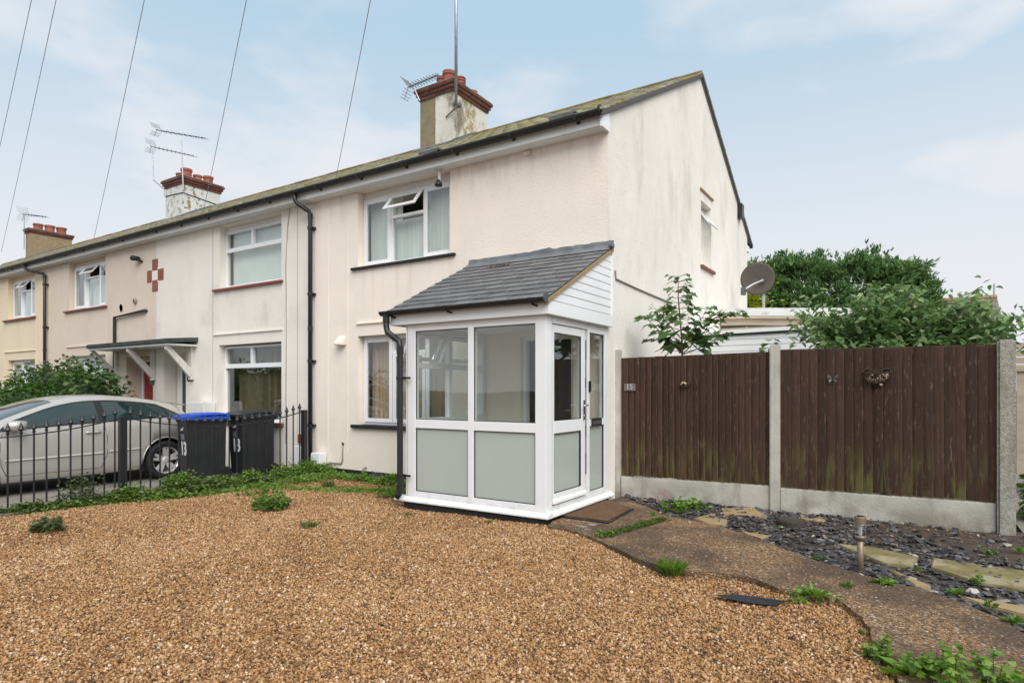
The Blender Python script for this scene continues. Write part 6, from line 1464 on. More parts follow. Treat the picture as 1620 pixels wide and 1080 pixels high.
# weeds growing along the foot of the railing: nobody could count them
def ground_cover(name, label, cat, line, width, hfun, n, lm, leaf, seed, z=-.01):
    r = np.random.default_rng(seed); pts = np.array(line, float); seg = np.linalg.norm(np.diff(pts, axis=0), axis=1); cum = np.concatenate([[0], np.cumsum(seg)]); s = r.uniform(0, cum[-1], n)
    x = np.interp(s, cum, pts[:, 0]); y = np.interp(s, cum, pts[:, 1]); wv = np.interp(s, cum, width)
    clump = .55 + .5 * np.sin(s * 5.1 + 1) * np.sin(s * 2.3 + .5) + .3 * np.sin(s * 11.3) + r.normal(0, .12, n); h = np.interp(s, cum, hfun) * np.clip(clump, .15, 1.25)
    off = r.normal(0, .45, n); x = x + off * wv; y = y + r.normal(0, .08, n)
    zz = z + h * np.clip(1 - off ** 2 * .9, .15, 1) * r.uniform(.05, 1, n) ** .7
    a = r.uniform(0, 6.28, n); D = np.stack([np.cos(a), np.sin(a), r.uniform(-.2, .8, n)], -1); LL = leaf * r.uniform(.55, 1.3, n)
    o = leaves(name, LM[lm], None, np.stack([x, y, zz], -1), D, LL, LL * .40, seed=seed); tag(o, label, cat, kind='stuff')
    return o
ground_cover('weed_strip', 'green nettles and weeds along the foot of the railing', 'weeds', [(-8.44, 2.75), (-8.38, 3.3), (-8.25, 4.2), (-8.2, 5.2), (-8.2, 6.0), (-8.35, 6.9)], [.05, .13, .22, .26, .28, .26], [.07, .16, .28, .22, .27, .32], 13000, 'weed', .038, 11)
ground_cover('weed_strip', 'low creeping weeds spreading into the gravel below the bins', 'weeds', [(-8.1, 4.2), (-7.85, 5.2), (-7.7, 6.2), (-7.9, 6.9)], [.12, .2, .3, .25], [.06, .11, .10, .14], 3600, 'weed', .034, 12)
ground_cover('weed_strip', 'grey green grassy weeds mixed in along the railing foot', 'weeds', [(-8.44, 2.75), (-8.34, 3.6), (-8.22, 4.8), (-8.15, 6.2)], [.05, .16, .26, .28], [.08, .22, .22, .2], 5000, 'dull', .05, 16)
ground_cover('weed_strip', 'tall trailing weed leaning through the railing bars', 'weeds', [(-8.45, 3.25), (-8.4, 3.55), (-8.36, 3.9)], [.03, .07, .08], [.14, .42, .28], 1500, 'dull', .036, 13)
ground_cover('weed_strip', 'leafy weeds along the black plinth under the cream wall', 'weeds', [(-8.3, 6.95), (-7.7, 6.85), (-7.0, 6.8), (-6.2, 6.75), (-5.6, 6.75)], [.06, .13, .12, .11, .1], [.16, .16, .15, .12, .16], 2600, 'bright', .045, 14)
ground_cover('grass_patch', 'thin sparse grass scattered over the gravel by the porch', 'grass', [(-7.6, 5.6), (-6.9, 5.9), (-6.2, 6.2), (-5.5, 6.4)], [.55, .6, .55, .4], [.03, .035, .04, .06], 2600, 'bright', .034, 15)
for args in (
 (75, 838, 40, 24, 'nettle', 'small dry bushy weed alone in the gravel at far left', 0, 'dull', 420),
 (430, 803, 56, 30, 'nettle', 'bluish green weed clump in the gravel before the meter box', 0, 'weed', 900),
 (412, 782, 70, 14, 'nettle', 'flat pale weed patch just behind the bluish green clump', 0, 'bright', 420),
 (378, 790, 20, 7, 'nettle', 'tiny flat weed patch left of the bluish green clump', 0, 'weed', 60),
 (489, 834, 36, 14, 'grass', 'low dark grass tuft in the middle of the gravel', 0, 'grass', 90),
 (520, 770, 30, 14, 'grass', 'long grass tuft against the black plinth below the gas pipe', 0, 'grass', 110),
 (606, 786, 24, 26, 'nettle', 'broad leaved dandelion left of the porch downpipe', 0, 'bright', 120),
 (628, 792, 22, 30, 'grass', 'tall grass tuft at the foot of the porch downpipe', 0, 'bright', 80),
 (645, 815, 16, 9, 'grass', 'small grass tuft at the left end of the porch plinth', 0, 'grass', 40),
 (775, 827, 12, 10, 'grass', 'tiny grass tuft under the middle of the porch front', 0, 'bright', 30),
 (857, 832, 10, 7, 'rosette', 'tiny seedling at the porch corner', 0, 'bright', 8),
 (888, 838, 20, 12, 'grass', 'small tuft at the gravel edge just right of the porch corner', 0, 'grass', 60),
 (913, 842, 20, 13, 'grass', 'second small tuft right of the porch corner', 0, 'grass', 60),
 (964, 866, 14, 12, 'nettle', 'seedling growing from the path edge left of the tall tuft', 0, 'bright', 40),
 (1064, 908, 40, 34, 'grass', 'spiky tuft growing out of the path edge', 0, 'bright', 240),
 (1112, 905, 12, 8, 'nettle', 'tiny weed right of the spiky path edge tuft', 0, 'bright', 40),
 (1290, 948, 76, 50, 'rosette', 'big dandelion clump between gravel and path', 0, 'bright', 46),
 (1262, 950, 36, 16, 'nettle', 'small clover patch left of the big dandelion clump', 0, 'weed', 130),
 (1322, 955, 30, 20, 'nettle', 'leafy weed joining the big dandelion clump on its right', 0, 'weed', 110),
 (1397, 922, 50, 24, 'rosette', 'dandelion on the path beside the narrow buff stone', ZP, 'bright', 26),
 (1340, 928, 30, 14, 'grass', 'short tuft at the path edge before the solar light', ZP, 'grass', 60),
 (1296, 884, 26, 8, 'grass', 'flat grass patch at the slate edge left of the solar light', ZP, 'grass', 70),
 (1512, 940, 40, 28, 'rosette', 'dandelion at the slate edge right of the narrow stone', .02, 'bright', 22),
 (1560, 962, 28, 18, 'nettle', 'round weed at the path edge near the orange slab', ZP, 'weed', 90),
 (1604, 985, 44, 26, 'rosette', 'large leaved weed on the path edge at the right side', ZP, 'weed', 26),
 (1452, 905, 14, 12, 'nettle', 'sprig growing between the two mossy slabs', .02, 'bright', 50),
 (1555, 925, 30, 22, 'nettle', 'weed growing through the large mossy slab edge', .02, 'weed', 80),
 (1568, 878, 34, 16, 'nettle', 'weed patch in the soil in front of the end post', .03, 'weed', 110),
 (1614, 872, 26, 40, 'rosette', 'tall leafy weed right of the end post', .03, 'bright', 20),
 (1402, 820, 14, 38, 'nettle', 'thin climbing weed against the right gravel board', .03, 'weed', 70),
 (1235, 838, 16, 9, 'nettle', 'small sprig in front of the log slice', .01, 'bright', 40),
 (1078, 808, 76, 24, 'nettle', 'leafy weeds around the pink wire ornament', .01, 'bright', 480),
 (1095, 802, 30, 10, 'nettle', 'low weeds at the gravel board right of the pink ornament', .01, 'weed', 90),
 (1032, 815, 22, 26, 'rosette', 'upright dandelion beside the door mat', ZP, 'bright', 14),
 (1442, 1075, 120, 64, 'rosette', 'large dandelion clump at the bottom edge of the photo', .0, 'bright', 70),
 (1388, 1045, 40, 40, 'nettle', 'leafy weed left of the bottom edge dandelions', 0, 'weed', 150),
 (1535, 1085, 150, 60, 'nettle', 'spreading clover at the bottom right edge on the path', ZP, 'bright', 520),
 (1368, 1005, 18, 14, 'nettle', 'small weed in the crack of the path edge', 0, 'weed', 50),
):
    px, py, w_, h_, kind, lb, z, lm, n = args; weed(px, py, w_, h_, kind, lb, z, lm, n)
# grass strip between mat and path
g0, g1 = G(950, 850, ZP), G(1050, 822, ZP); n = 1500; tt = U(0, 1, n); Pb = np.stack([g0.x + (g1.x - g0.x) * tt + rng.normal(0, .03, n), g0.y + (g1.y - g0.y) * tt + rng.normal(0, .035, n), np.full(n, ZP)], -1)
o = leaves('grass_strip', LM['grass'], None, Pb, np.stack([rng.normal(0, .5, n), rng.normal(0, .5, n), np.ones(n)], -1), U(.03, .075, n), .0035 + 0 * tt, droop=.4, seed=3); tag(o, 'thin strip of grass between the door mat and the path', 'grass', kind='stuff')
o = weed(960, 848, 34, 16, 'nettle', 'clover patch at the near end of the grass strip', ZP, 'bright', 160)

# ---------------------------------------------------------------- sycamore sapling behind the fence
sy = 7.85
sb_ = onY(1079, 575, sy)
sap = thing('sycamore_sapling', 'young sycamore sapling with upright stem rising behind the left fence panel', 'tree', (sb_.x, sy, 0))
def lobed():
    pts = []; 
    for k, (a, r_) in enumerate(((-90, .10), (-60, .34), (-25, .62), (-5, .45), (20, .85), (45, .62), (60, .66), (90, 1.0), (120, .66), (135, .62), (160, .85), (185, .45), (205, .62), (240, .34))):
        pts.append((math.cos(R(a)) * r_ * .62, math.sin(R(a)) * r_ * .62 + .12, .10 * abs(math.cos(R(a))) * r_ - .10 * max(0, math.sin(R(a))) * r_))
    mb = MB(); mb.add([(0, .12, 0)] + pts, [(0, i + 1, (i + 1) % len(pts) + 1) for i in range(len(pts))]); return mb
lme = lobed().mesh('leaf', LM['sap'])
st = MB(); zb_, ztip = .0, onY(1073, 436, sy).z
st.tube([(sb_.x + .02, sy, zb_), (sb_.x + .01, sy, 1.5), (sb_.x, sy, 2.0), (onY(1073, 470, sy).x, sy, onY(1073, 470, sy).z), (onY(1073, 440, sy).x, sy, ztip)], [.018, .014, .011, .008, .004], 7)
nodes = []
for y in np.linspace(438, 556, 15): nodes.append((onY(1072 + (y - 436) * .055, y, sy), .10 + .0011 * (y - 436)))
br = [((1079, 560), (1045, 525), (1022, 502)), ((1077, 535), (1050, 505), (1040, 490)), ((1080, 560), (1110, 530), (1128, 505)), ((1082, 560), (1120, 545), (1140, 530)), ((1080, 545), (1100, 520), (1118, 490)), ((1079, 550), (1060, 540), (1038, 538)), ((1118, 510), (1140, 498), (1158, 500))]
for b_ in br:
    pts = [onY(x, y, sy - .06 - .05 * i * random.choice((-1, 1))) for i, (x, y) in enumerate(b_)]; st.tube(pts, [.008, .006, .003], 6)
    for t in (.45, .7, .88, 1.0):
        p = pts[0].lerp(pts[1], t * 2) if t < .5 else pts[1].lerp(pts[2], t * 2 - 1); nodes.append((p, .11))
st.build('stem', M['stem'], sap, smooth=True)
pet = MB(); cnt = 0
for p, s_ in nodes:
    for k in range(6):
        a = random.uniform(0, 6.28) if cnt % 2 else k * 1.57 + .4; L2 = s_ * random.uniform(.5, 1.2); q = p + Vector((math.cos(a) * L2, math.sin(a) * L2, L2 * random.uniform(.0, .5))); pet.tube([p, q], .0022, 4)
        tilt = random.uniform(-.75, -.15); sc = s_ * random.uniform(.75, 1.35)
        inst(lme, 'leaf', sap, q, (tilt, random.gauss(0, .25), a - math.pi / 2 + random.gauss(0, .3)), (sc, sc, sc)); cnt += 1
pet.build('leaf_stalk', M['stem'], sap)['kind'] = 'stuff'

# ---------------------------------------------------------------- fruit tree leaning over the fence
ft = thing('fruit_tree', 'leafy green fruit tree spreading behind the right fence panel', 'tree', (onY(1420, 560, 8.3).x, 8.3, 0))
tw = MB(); LP = []; LD = []
root_ = Vector((onY(1400, 560, 8.4).x, 8.4, 0))
tw.tube([root_, root_ + Vector((0, 0, 1.0)), root_ + Vector((.03, -.05, 1.6))], [.05, .04, .03], 8)
tips = [(1285, 468), (1262, 500), (1300, 500), (1330, 485), (1372, 455), (1360, 480), (1400, 480), (1422, 450), (1440, 462), (1462, 485), (1480, 500), (1500, 490), (1530, 480), (1552, 462), (1556, 480), (1520, 520), (1560, 505), (1600, 500), (1612, 512), (1585, 520), (1450, 520), (1410, 520), (1370, 520), (1330, 525), (1290, 528), (1265, 535), (1490, 535), (1540, 535), (1390, 545), (1440, 548), (1310, 545), (1345, 505), (1425, 500), (1475, 518), (1505, 512), (1385, 500), (1318, 512), (1410, 465), (1385, 470), (1450, 478), (1430, 530), (1400, 535), (1465, 540), (1360, 540), (1420, 512), (1445, 498), (1350, 522), (1515, 500), (1535, 515), (1280, 512)]
def crown_top(x): return np.interp(x, [1255, 1270, 1300, 1340, 1370, 1385, 1425, 1445, 1480, 1520, 1552, 1575, 1612], [505, 478, 492, 488, 458, 470, 448, 460, 490, 480, 462, 500, 497])
for _ in range(75):
    x = random.uniform(1262, 1600); t_ = float(crown_top(x)); tips.append((x, random.uniform(t_ + 2, 552) if _ % 3 else t_ + random.uniform(-4, 12)))
for i, (x, y) in enumerate(tips):
    Y_ = 8.3 + random.uniform(-.55, .55)
    if y > 540: Y_ = random.uniform(7.55, 7.75)
    tip = onY(x, y, Y_); base = root_ + Vector((0, 0, 1.35 + random.uniform(-.2, .2))); mid = base.lerp(tip, .55) + Vector((0, 0, .06)); tw.tube([base, mid, tip], [.014, .008, .003], 5)
    for k in range(44):
        t = random.uniform(.5, 1.05); p = mid.lerp(tip, (t - .5) * 2) + Vector((random.gauss(0, .07), random.gauss(0, .09), random.gauss(0, .06)))
        a = random.uniform(0, 6.28); LP.append(tuple(p)); LD.append((math.cos(a), math.sin(a), random.uniform(-.7, .35)))
tw.build('trunk', M['twig'], ft, smooth=True)
LP = np.array(LP); LD = np.array(LD); order = np.argsort(LP[:, 1]); big, rest = order[:300], order[300:]
lm_ = bpy.data.meshes.new('leaf')
lm_.from_pydata([(0, 0, 0), (.2, .33, .06), (.17, .68, -.0), (0, 1, -.12), (-.17, .68, -.0), (-.2, .33, .06), (0, .33, .0), (0, .68, -.03)], [], [(0, 6, 1), (6, 7, 2, 1), (7, 3, 2), (0, 5, 6), (5, 4, 7, 6), (4, 3, 7)]); lm_.update(); lm_.materials.append(LM['fruit_o'])
for p in lm_.polygons: p.use_smooth = True
for i in big:
    d = Vector(LD[i]).normalized(); q = d.to_track_quat('Y', 'Z').to_euler(); s_ = random.uniform(.065, .115); inst(lm_, 'leaf', ft, Vector(LP[i]), (q.x + random.gauss(0, .2), q.y + random.gauss(0, .5), q.z), (s_ * random.uniform(1, 1.5), s_, s_))
n = len(rest); Ls = U(.065, .115, n); leaves('leaf', LM['fruit'], ft, LP[rest], LD[rest], Ls, Ls * .27, droop=.35, seed=21)['kind'] = 'stuff'
# small plant peeping over the middle post
c = onY(1216, 556, 7.9); sp_ = thing('small_sapling', 'tiny leafy sapling peeping over the middle fence post', 'plant', (c.x, 7.9, 0))
MB().tube([(c.x, 7.9, 0), (c.x, 7.9, 1.5), (c.x, 7.9, c.z + .04)], .006, 5).build('stem', M['stem'], sp_)
for k in range(13):
    a = random.uniform(0, 6.28); p = Vector((c.x + .07 * math.cos(a), 7.9 + .07 * math.sin(a), c.z + random.uniform(.0, .15))); inst(lme, 'leaf', sp_, p, (random.uniform(-.6, .1), 0, a - math.pi / 2), (.11, .11, .11))

# ---------------------------------------------------------------- conifer behind the outbuilding
cf = thing('conifer_tree', 'big dense dark green conifer with feathery ragged top behind the outbuilding', 'tree', (-1.9, 21.5, 0))
xL, xR = onY(1170, 450, 21).x, onY(1452, 450, 21).x
tops = [(1180, 418), (1215, 415), (1245, 406), (1290, 404), (1320, 410), (1362, 396), (1395, 404), (1425, 415), (1448, 425), (1460, 448), (1462, 470)]
tx = [onY(x, y, 21).x for x, y in tops]; tz = [onY(x, y, 21).z for x, y in tops]
def top_at(x): return np.interp(x, tx, tz) - .62
NS = 11000; PP = []; DD = []; r = np.random.default_rng(5)
# shell: front face, top and right end of a rounded mass, broken into overlapping boughs
nb = 300; bx = r.uniform(xL - .3, xR + .15, nb); u = r.uniform(0, 1, nb); bz = 2.0 + (top_at(bx) - 2.0) * u ** .8
cenx = (xL + xR) / 2; halfx = (xR - xL) / 2 + .2
depth = 1.5 * np.sqrt(np.clip(1 - ((bx - cenx) / halfx) ** 2, .02, 1)) * np.sqrt(np.clip(1 - .75 * u ** 3, .05, 1)); by = 21.8 - depth
V_P = []; V_D = []
for i in range(nb):
    m_ = 72; out = nrm(np.array([(bx[i] - cenx) / halfx * .9, -.9 if u[i] < .95 else -.4, .35 + .9 * u[i] ** 3])[None])[0]
    t = r.uniform(0, 1, m_); sp = (.06 + .24 * (1 - t)); p = np.array([bx[i], by[i], bz[i]]) + out * (t * .75)[:, None] + r.normal(0, 1, (m_, 3)) * sp[:, None] * [1, .6, .55]
    d = out + r.normal(0, .35, (m_, 3)) + [0, 0, .35]; V_P.append(p); V_D.append(d)
for x in r.uniform(xL, xR, 240):          # upright plumes along the top
    m_ = 16; t = r.uniform(0, 1, m_); z_ = top_at(x); hgt_ = r.uniform(.1, .6) * (1 if r.uniform() < .3 else .6); p = np.stack([x + r.normal(0, .10, m_) * (1 - t), 21.2 + r.normal(0, .5, m_), z_ - .25 + hgt_ * t + .38], -1); V_P.append(p); V_D.append(np.stack([r.normal(0, .22, m_), r.normal(0, .2, m_), np.ones(m_)], -1))
for z_ in r.uniform(2.4, 4.6, 70):        # boughs sweeping out at the right end
    m_ = 26; t = r.uniform(0, 1, m_); x0 = xR - .45 + r.uniform(-.2, .2); d0 = np.array([1, -.2, .55]); p = np.array([x0, 21 + r.normal(0, .6), z_]) + d0 * (t * .5)[:, None] + r.normal(0, .06, (m_, 3)); V_P.append(p); V_D.append(d0 + r.normal(0, .25, (m_, 3)))
PP = np.concatenate(V_P); DD = np.concatenate(V_D); n = len(PP); k = 4
P3 = np.repeat(PP, k, 0); D3 = nrm(np.repeat(nrm(DD), k, 0) + r.normal(0, .38, (n * k, 3))); Lc = r.uniform(.08, .22, n * k)
leaves('crown', LM['conifer'], cf, P3, D3, Lc, Lc * .10, droop=.1, fold=.3, seed=9)['kind'] = 'stuff'
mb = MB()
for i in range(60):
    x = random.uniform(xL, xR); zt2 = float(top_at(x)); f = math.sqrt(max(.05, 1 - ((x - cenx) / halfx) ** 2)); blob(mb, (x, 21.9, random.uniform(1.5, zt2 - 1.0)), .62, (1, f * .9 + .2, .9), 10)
mb.build('dark_core', M['core'], cf, smooth=True)  # dark blobs added to hide the sky and colour the shaded gaps between boughs
MB().tube([(cenx, 22, -.1), (cenx, 22, 3)], [.25, .15], 8).build('trunk', M['twig'], cf)
# golden shrub at the house corner
gs = thing('golden_shrub', 'yellow green shrub glowing between the gable corner and the dish pole', 'shrub', (-4.3, 18, 0))
c = np.array(onY(1191, 478, 18)); n = 420; p = c + rng.normal(0, 1, (n, 3)) * [.24, .3, .26]; a = U(0, 6.28, n); leaves('foliage', LM['golden'], gs, p, np.stack([np.cos(a), np.sin(a), U(-.2, .6, n)], -1), U(.09, .17, n), .035 + 0 * a, seed=8)['kind'] = 'stuff'
for (x_, y_) in ((1186, 425), (1185, 436)):
    c2 = np.array(onY(x_, y_, 18)); n = 40; p = c2 + rng.normal(0, 1, (n, 3)) * [.08, .1, .12]; a = U(0, 6.28, n); leaves('foliage', LM['golden'], gs, p, np.stack([np.cos(a), np.sin(a), U(-.2, .6, n)], -1), U(.07, .12, n), .03 + 0 * a, seed=18)['kind'] = 'stuff'
MB().tube([(-4.2, 18, 0), tuple(c), tuple(np.array(onY(1185, 428, 18)))], .02, 5).build('stem', M['twig'], gs)

# ---------------------------------------------------------------- bushes before the far houses
def bush(name, label, cat, cen, rad, n, lm, leaf, seed, flower=0):
    t = thing(name, label, cat, (cen[0], cen[1], -.1)); r = np.random.default_rng(seed)
    d = nrm(r.normal(0, 1, (n, 3))); lump = 1 + .16 * np.sin(d[:, 0] * 7 + seed) * np.cos(d[:, 2] * 6) + .10 * np.sin(d[:, 1] * 11)
    p = np.array(cen) + d * np.array(rad) * (lump * r.uniform(.72, 1.06, n))[:, None]; p[:, 2] = np.maximum(p[:, 2], -.05)
    LL = leaf * r.uniform(.6, 1.3, n); leaves('foliage', LM[lm], t, p, d + r.normal(0, .6, (n, 3)), LL, LL * .36, seed=seed)['kind'] = 'stuff'
    mb = MB(); blob(mb, cen, 1, tuple(x * .74 for x in rad), 14); mb.build('dark_core', M['core'], t, smooth=True)  # dark blob added inside the bush, its colour standing for inner shade
    mb = MB()
    for k in range(5): a = k * 1.3; mb.tube([(cen[0], cen[1], -.1), (cen[0] + rad[0] * .6 * math.cos(a), cen[1] + rad[1] * .6 * math.sin(a), cen[2])], [.04, .015], 5)
    mb.build('stem', M['twig'], t)
    if flower:
        q = p[r.choice(n, flower)] + d[:flower] * .05; m_ = 16; q = np.repeat(q, m_, 0) + r.normal(0, .035, (flower * m_, 3)); a = r.uniform(0, 6.28, len(q)); leaves('flowers', LM['flower'], t, q, np.stack([np.cos(a), np.sin(a), r.uniform(-.3, .6, len(q))], -1), .05 + 0 * a, .02 + 0 * a, seed=seed + 1)['kind'] = 'stuff'
bush('flowering_shrub', 'straggly mauve flowered shrub under the ground floor windows at left', 'shrub', (-15.9, 6.0, .95), (1.55, .85, .98), 4200, 'shrub', .105, 31, 46)
bush('leafy_shrub', 'dark rounded shrub left of the red door', 'shrub', (-13.75, 5.75, .95), (.85, .7, .92), 3600, 'shrub', .10, 32)
bush('low_shrub', 'bright green low hedge just behind the car roof', 'shrub', (-14.4, 5.0, .72), (1.5, .55, .82), 4200, 'hedge', .075, 33)
bush('lane_shrub', 'green shrub in the lane beyond the end post', 'shrub', (1.85, 10.6, .85), (.35, .4, .5), 900, 'weed', .09, 34)
bush('lane_shrub', 'low green shrub close behind the end post', 'shrub', (1.22, 8.6, .22), (.16, .3, .34), 600, 'weed', .08, 35)
bush('street_hedge', 'tall garden hedge across the street behind the camera', 'hedge', (-40, -15.5, 1.2), (12, 1.2, 2.2), 5000, 'shrub', .3, 36)

# ================================================================== GRAVEL AND SLATE CHIPPINGS (loose stones, scattered as instances)
def scatter(name, label, cat, P, Rt, S, rnd_, protos, zoff=0):
    n = len(P); me = bpy.data.meshes.new(name); me.vertices.add(n); me.vertices.foreach_set('co', np.asarray(P, np.float32).ravel())
    def attr(nm, ty, key, arr): at = me.attributes.new(nm, ty, 'POINT'); at.data.foreach_set(key, arr.ravel())
    attr('rot', 'FLOAT_VECTOR', 'vector', np.asarray(Rt, np.float32)); attr('scl', 'FLOAT_VECTOR', 'vector', np.asarray(S, np.float32)); attr('rnd', 'FLOAT', 'value', np.asarray(rnd_, np.float32)); attr('pick', 'INT', 'value', rng.integers(0, len(protos), n).astype(np.int32))
    o = bpy.data.objects.new(name, me); C.objects.link(o)
    ng = bpy.data.node_groups.new(name + '_scatter', 'GeometryNodeTree'); ng.interface.new_socket('Geometry', in_out='INPUT', socket_type='NodeSocketGeometry'); ng.interface.new_socket('Geometry', in_out='OUTPUT', socket_type='NodeSocketGeometry')
    gi = N(ng, 'NodeGroupInput'); go = N(ng, 'NodeGroupOutput'); iop = N(ng, 'GeometryNodeInstanceOnPoints'); jn = N(ng, 'GeometryNodeJoinGeometry'); K = ng.links.new
    for p in reversed(protos):
        oi = N(ng, 'GeometryNodeObjectInfo'); oi.inputs['Object'].default_value = p; oi.inputs['As Instance'].default_value = True; K(oi.outputs['Geometry'], jn.inputs[0])
    def na(nm, ty): q = N(ng, 'GeometryNodeInputNamedAttribute', data_type=ty); q.inputs['Name'].default_value = nm; return q.outputs[0]
    K(gi.outputs[0], iop.inputs['Points']); K(jn.outputs[0], iop.inputs['Instance']); iop.inputs['Pick Instance'].default_value = True
    K(na('pick', 'INT'), iop.inputs['Instance Index']); K(na('rot', 'FLOAT_VECTOR'), iop.inputs['Rotation']); K(na('scl', 'FLOAT_VECTOR'), iop.inputs['Scale']); K(iop.outputs[0], go.inputs[0])
    md = o.modifiers.new('scatter', 'NODES'); md.node_group = ng; tag(o, label, cat, kind='stuff'); return o
def stone_proto(name, mat, seed, flatness, n=1, angular=0):
    import bmesh
    bm = bmesh.new(); bmesh.ops.create_icosphere(bm, subdivisions=n, radius=1); r_ = random.Random(seed)
    for v in bm.verts:
        k = r_.uniform(.72, 1.15) if angular else r_.uniform(.85, 1.1); v.co *= k; v.co.z *= flatness
    me = bpy.data.meshes.new(name); bm.to_mesh(me); bm.free(); me.materials.append(mat)
    if not angular:
        for p in me.polygons: p.use_smooth = True
    return bpy.data.objects.new(name, me)
def stone_inst_mat(name, cols, rough=.6, spec=.35):
    m = bpy.data.materials.new(name); m.use_nodes = True; t = m.node_tree; t.nodes.clear(); K = t.links.new
    o = N(t, 'ShaderNodeOutputMaterial'); b = N(t, 'ShaderNodeBsdfPrincipled'); K(b.outputs[0], o.inputs[0]); b.inputs['Roughness'].default_value = rough; b.inputs['Specular IOR Level'].default_value = spec
    at = N(t, 'ShaderNodeAttribute', attribute_type='INSTANCER', attribute_name='rnd'); rp = N(t, 'ShaderNodeValToRGB'); e = rp.color_ramp.elements
    while len(e) < len(cols): e.new(.5)
    for i, (p, c) in enumerate(cols): e[i].position = p; e[i].color = (*c, 1)
    tc = N(t, 'ShaderNodeTexCoord'); nz = N(t, 'ShaderNodeTexNoise'); nz.inputs['Scale'].default_value = 2.2; nz.inputs['Detail'].default_value = 3; K(tc.outputs['Object'], nz.inputs['Vector'])
    mr = N(t, 'ShaderNodeMapRange'); mr.inputs['To Min'].default_value = .7; mr.inputs['To Max'].default_value = 1.25; K(nz.outputs['Fac'], mr.inputs['Value']); vm = N(t, 'ShaderNodeVectorMath', operation='SCALE')
    K(at.outputs['Fac'], rp.inputs[0]); K(rp.outputs[0], vm.inputs[0]); K(mr.outputs[0], vm.inputs['Scale']); K(vm.outputs[0], b.inputs['Base Color']); return m
def cull(P, m=220):
    x = P[:, 0] * _c + P[:, 1] * _s; z = -P[:, 0] * _s + P[:, 1] * _c; px = CX + FPX * x / np.maximum(z, .05); py = HY + FPX * CAM_H / np.maximum(z, .05)
    return (z > .8) & (px > -m) & (px < 1620 + m) & (py < 1080 + m)
NG = 520000
P2 = np.stack([rng.uniform(-8.36, 1.6, NG), rng.uniform(.7, 7.08, NG)], -1)
keep = cull(P2) & ~inside(PATH, P2) & ~((P2[:, 0] > px0 - .03) & (P2[:, 0] < px1 + .02) & (P2[:, 1] > py0 - .02))
# right of the path line belongs to the path / slate bed
pathline = [(p[0], p[1]) for p in near]
reg = pathline + [(3.2, 1.2), (3.2, 8), (-3.1, 8), (-3.12, 5.5)]
keep &= ~inside(reg, P2)
dist = np.hypot(P2[:, 0], P2[:, 1]); keep &= rng.uniform(0, 1, NG) < np.clip(1.15 - .055 * dist, .5, 1)
P2 = P2[keep]; n = len(P2); rr = rng.lognormal(math.log(.0066), .30, n).clip(.003, .0125)
Pz = gz(P2[:, 0], P2[:, 1]) + rng.uniform(-.001, .009, n) + rr * .15
S = rr[:, None] * rng.uniform(.7, 1.35, (n, 3)); Rt = rng.uniform(-3.14, 3.14, (n, 3)); Rt[:, :2] *= .35
GM = stone_inst_mat('gravel_stone', GRAVEL_COLS, .55)
def patch(x, y, f, s):
    r_ = np.random.default_rng(s); v = 0
    for k in range(6):
        a, b, c_ = r_.uniform(-1, 1), r_.uniform(-1, 1), r_.uniform(0, 6.28); v = v + np.sin((a * x + b * y) * f * (1 + .5 * k) + c_) / (1 + .35 * k)
    return v / 2.2
tone = patch(P2[:, 0], P2[:, 1], 2.2, 4) * .14 + patch(P2[:, 0], P2[:, 1], 9, 5) * .12
scatter('gravel', 'loose orange tan pea gravel covering the drive', 'gravel', np.column_stack([P2, Pz]), Rt, S, (lambda u: np.clip(u + tone * (1 - np.abs(2 * u - 1)), 0, 1))(rng.uniform(0, 1, n)), [stone_proto('pebble', GM, 50 + k, .68) for k in range(5)])
# slate
NSL = 16000
P2 = np.stack([rng.uniform(-3.05, 2.6, NSL), rng.uniform(3.2, 7.38, NSL)], -1); keep = cull(P2, 120) & inside(reg, P2) & ~inside(PATH, P2) & (P2[:, 0] > px1 + .04)
thin = np.clip((P2[:, 0] * .55 + (P2[:, 1] - 6.3) * 1.0) + .1, 0, .82) * ((P2[:, 0] > -.5)); keep &= rng.uniform(0, 1, NSL) > thin
P2 = P2[keep]; n = len(P2); ll = rng.lognormal(math.log(.021), .38, n).clip(.008, .055)
S = np.stack([ll * rng.uniform(.8, 1.5, n), ll * rng.uniform(.5, 1.0, n), ll * rng.uniform(.22, .42, n)], -1); Rt = np.stack([rng.normal(0, .22, n), rng.normal(0, .22, n), rng.uniform(-3.14, 3.14, n)], -1)
SM = stone_inst_mat('slate_chip', [(0, (.02, .02, .022)), (.35, (.05, .047, .052)), (.62, (.085, .074, .082)), (.80, (.10, .098, .10)), (.92, (.16, .15, .15)), (.965, (.26, .20, .13)), (1, (.5, .46, .42))], .42, .5)
scatter('slate_chippings', 'purple grey slate chippings between the path and the fence', 'slate chippings', np.column_stack([P2, bed_z(P2[:, 0], P2[:, 1]) + .008 + rng.uniform(0, .014, n)]), Rt, S, rng.uniform(0, 1, n), [stone_proto('chip', SM, 80 + k, .8, 1, 1) for k in range(5)])
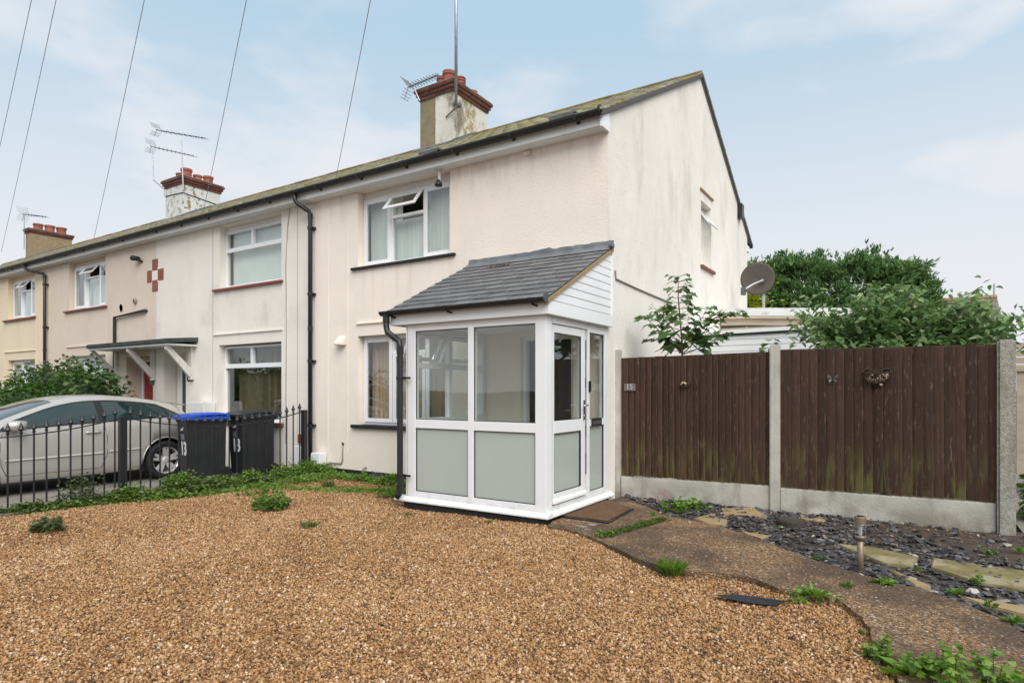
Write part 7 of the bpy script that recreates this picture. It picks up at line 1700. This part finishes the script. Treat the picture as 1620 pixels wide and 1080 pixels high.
# chippings and dead leaves at the foot of the cream wall
n = 500; P2 = np.stack([rng.uniform(-8.3, -5.2, n), 7.08 - np.abs(rng.normal(0, .10, n))], -1); ll = rng.uniform(.012, .035, n)
scatter('wall_foot_chippings', 'dark slate bits along the black plinth under the cream wall', 'slate chippings', np.column_stack([P2, gz(P2[:, 0], P2[:, 1]) + .01]), np.stack([rng.normal(0, .3, n), rng.normal(0, .3, n), U(-3, 3, n)], -1), np.stack([ll, ll * .7, ll * .35], -1), rng.uniform(0, 1, n), [stone_proto('chip', SM, 95 + k, .8, 1, 1) for k in range(3)])
# leaf litter on the bare soil by the end post and along the wall
n = 420; P2 = np.concatenate([np.stack([rng.uniform(-1.0, 1.3, n // 2 + 120), 7.36 - np.abs(rng.normal(0, .45, n // 2 + 120))], -1), np.stack([rng.uniform(-8.2, -5.2, n // 2 - 120), rng.uniform(6.3, 7.05, n // 2 - 120)], -1)]); keep = inside(reg, P2) | (P2[:, 0] < -5); P2 = P2[keep]; n = len(P2); a = U(0, 6.28, n)
LM['litter'] = leafmat('leaf_litter', [(0, (.06, .035, .02)), (.5, (.16, .09, .045)), (.85, (.28, .18, .09)), (1, (.5, .45, .36))], rough=.8, trans=.1)
o = leaves('leaf_litter', LM['litter'], None, np.column_stack([P2, bed_z(P2[:, 0], P2[:, 1]) + .02]), np.stack([np.cos(a), np.sin(a), rng.normal(0, .15, n)], -1), U(.012, .038, n), U(.005, .012, n), droop=.05, seed=77); tag(o, 'dead leaf bits and twigs on the soil beside the fence', 'leaf litter', kind='stuff')
# aggregate standing proud in the path
NPp = 30000; P2 = np.stack([rng.uniform(-3.1, 2.2, NPp), rng.uniform(1.0, 6.9, NPp)], -1); keep = cull(P2, 120) & inside(PATH, P2); P2 = P2[keep]; n = len(P2); rr = rng.lognormal(math.log(.0058), .3, n).clip(.003, .011)
AM = stone_inst_mat('aggregate_stone', [(0, (.04, .03, .022)), (.3, (.11, .07, .044)), (.55, (.23, .12, .055)), (.8, (.36, .195, .082)), (.95, (.42, .30, .19)), (1, (.6, .54, .46))], .6)
o = scatter('aggregate', 'exposed stones set in the concrete path surface', 'aggregate', np.column_stack([P2, np.full(n, ZP - .0015)]), np.stack([rng.normal(0, .3, n), rng.normal(0, .3, n), U(-3, 3, n)], -1), rr[:, None] * np.stack([U(.8, 1.3, n), U(.8, 1.3, n), U(.4, .7, n)], -1), rng.uniform(0, 1, n), [stone_proto('pebble', AM, 70 + k, .7) for k in range(4)])
o.parent = pth; 
for k_ in ('label', 'category'): del o[k_]
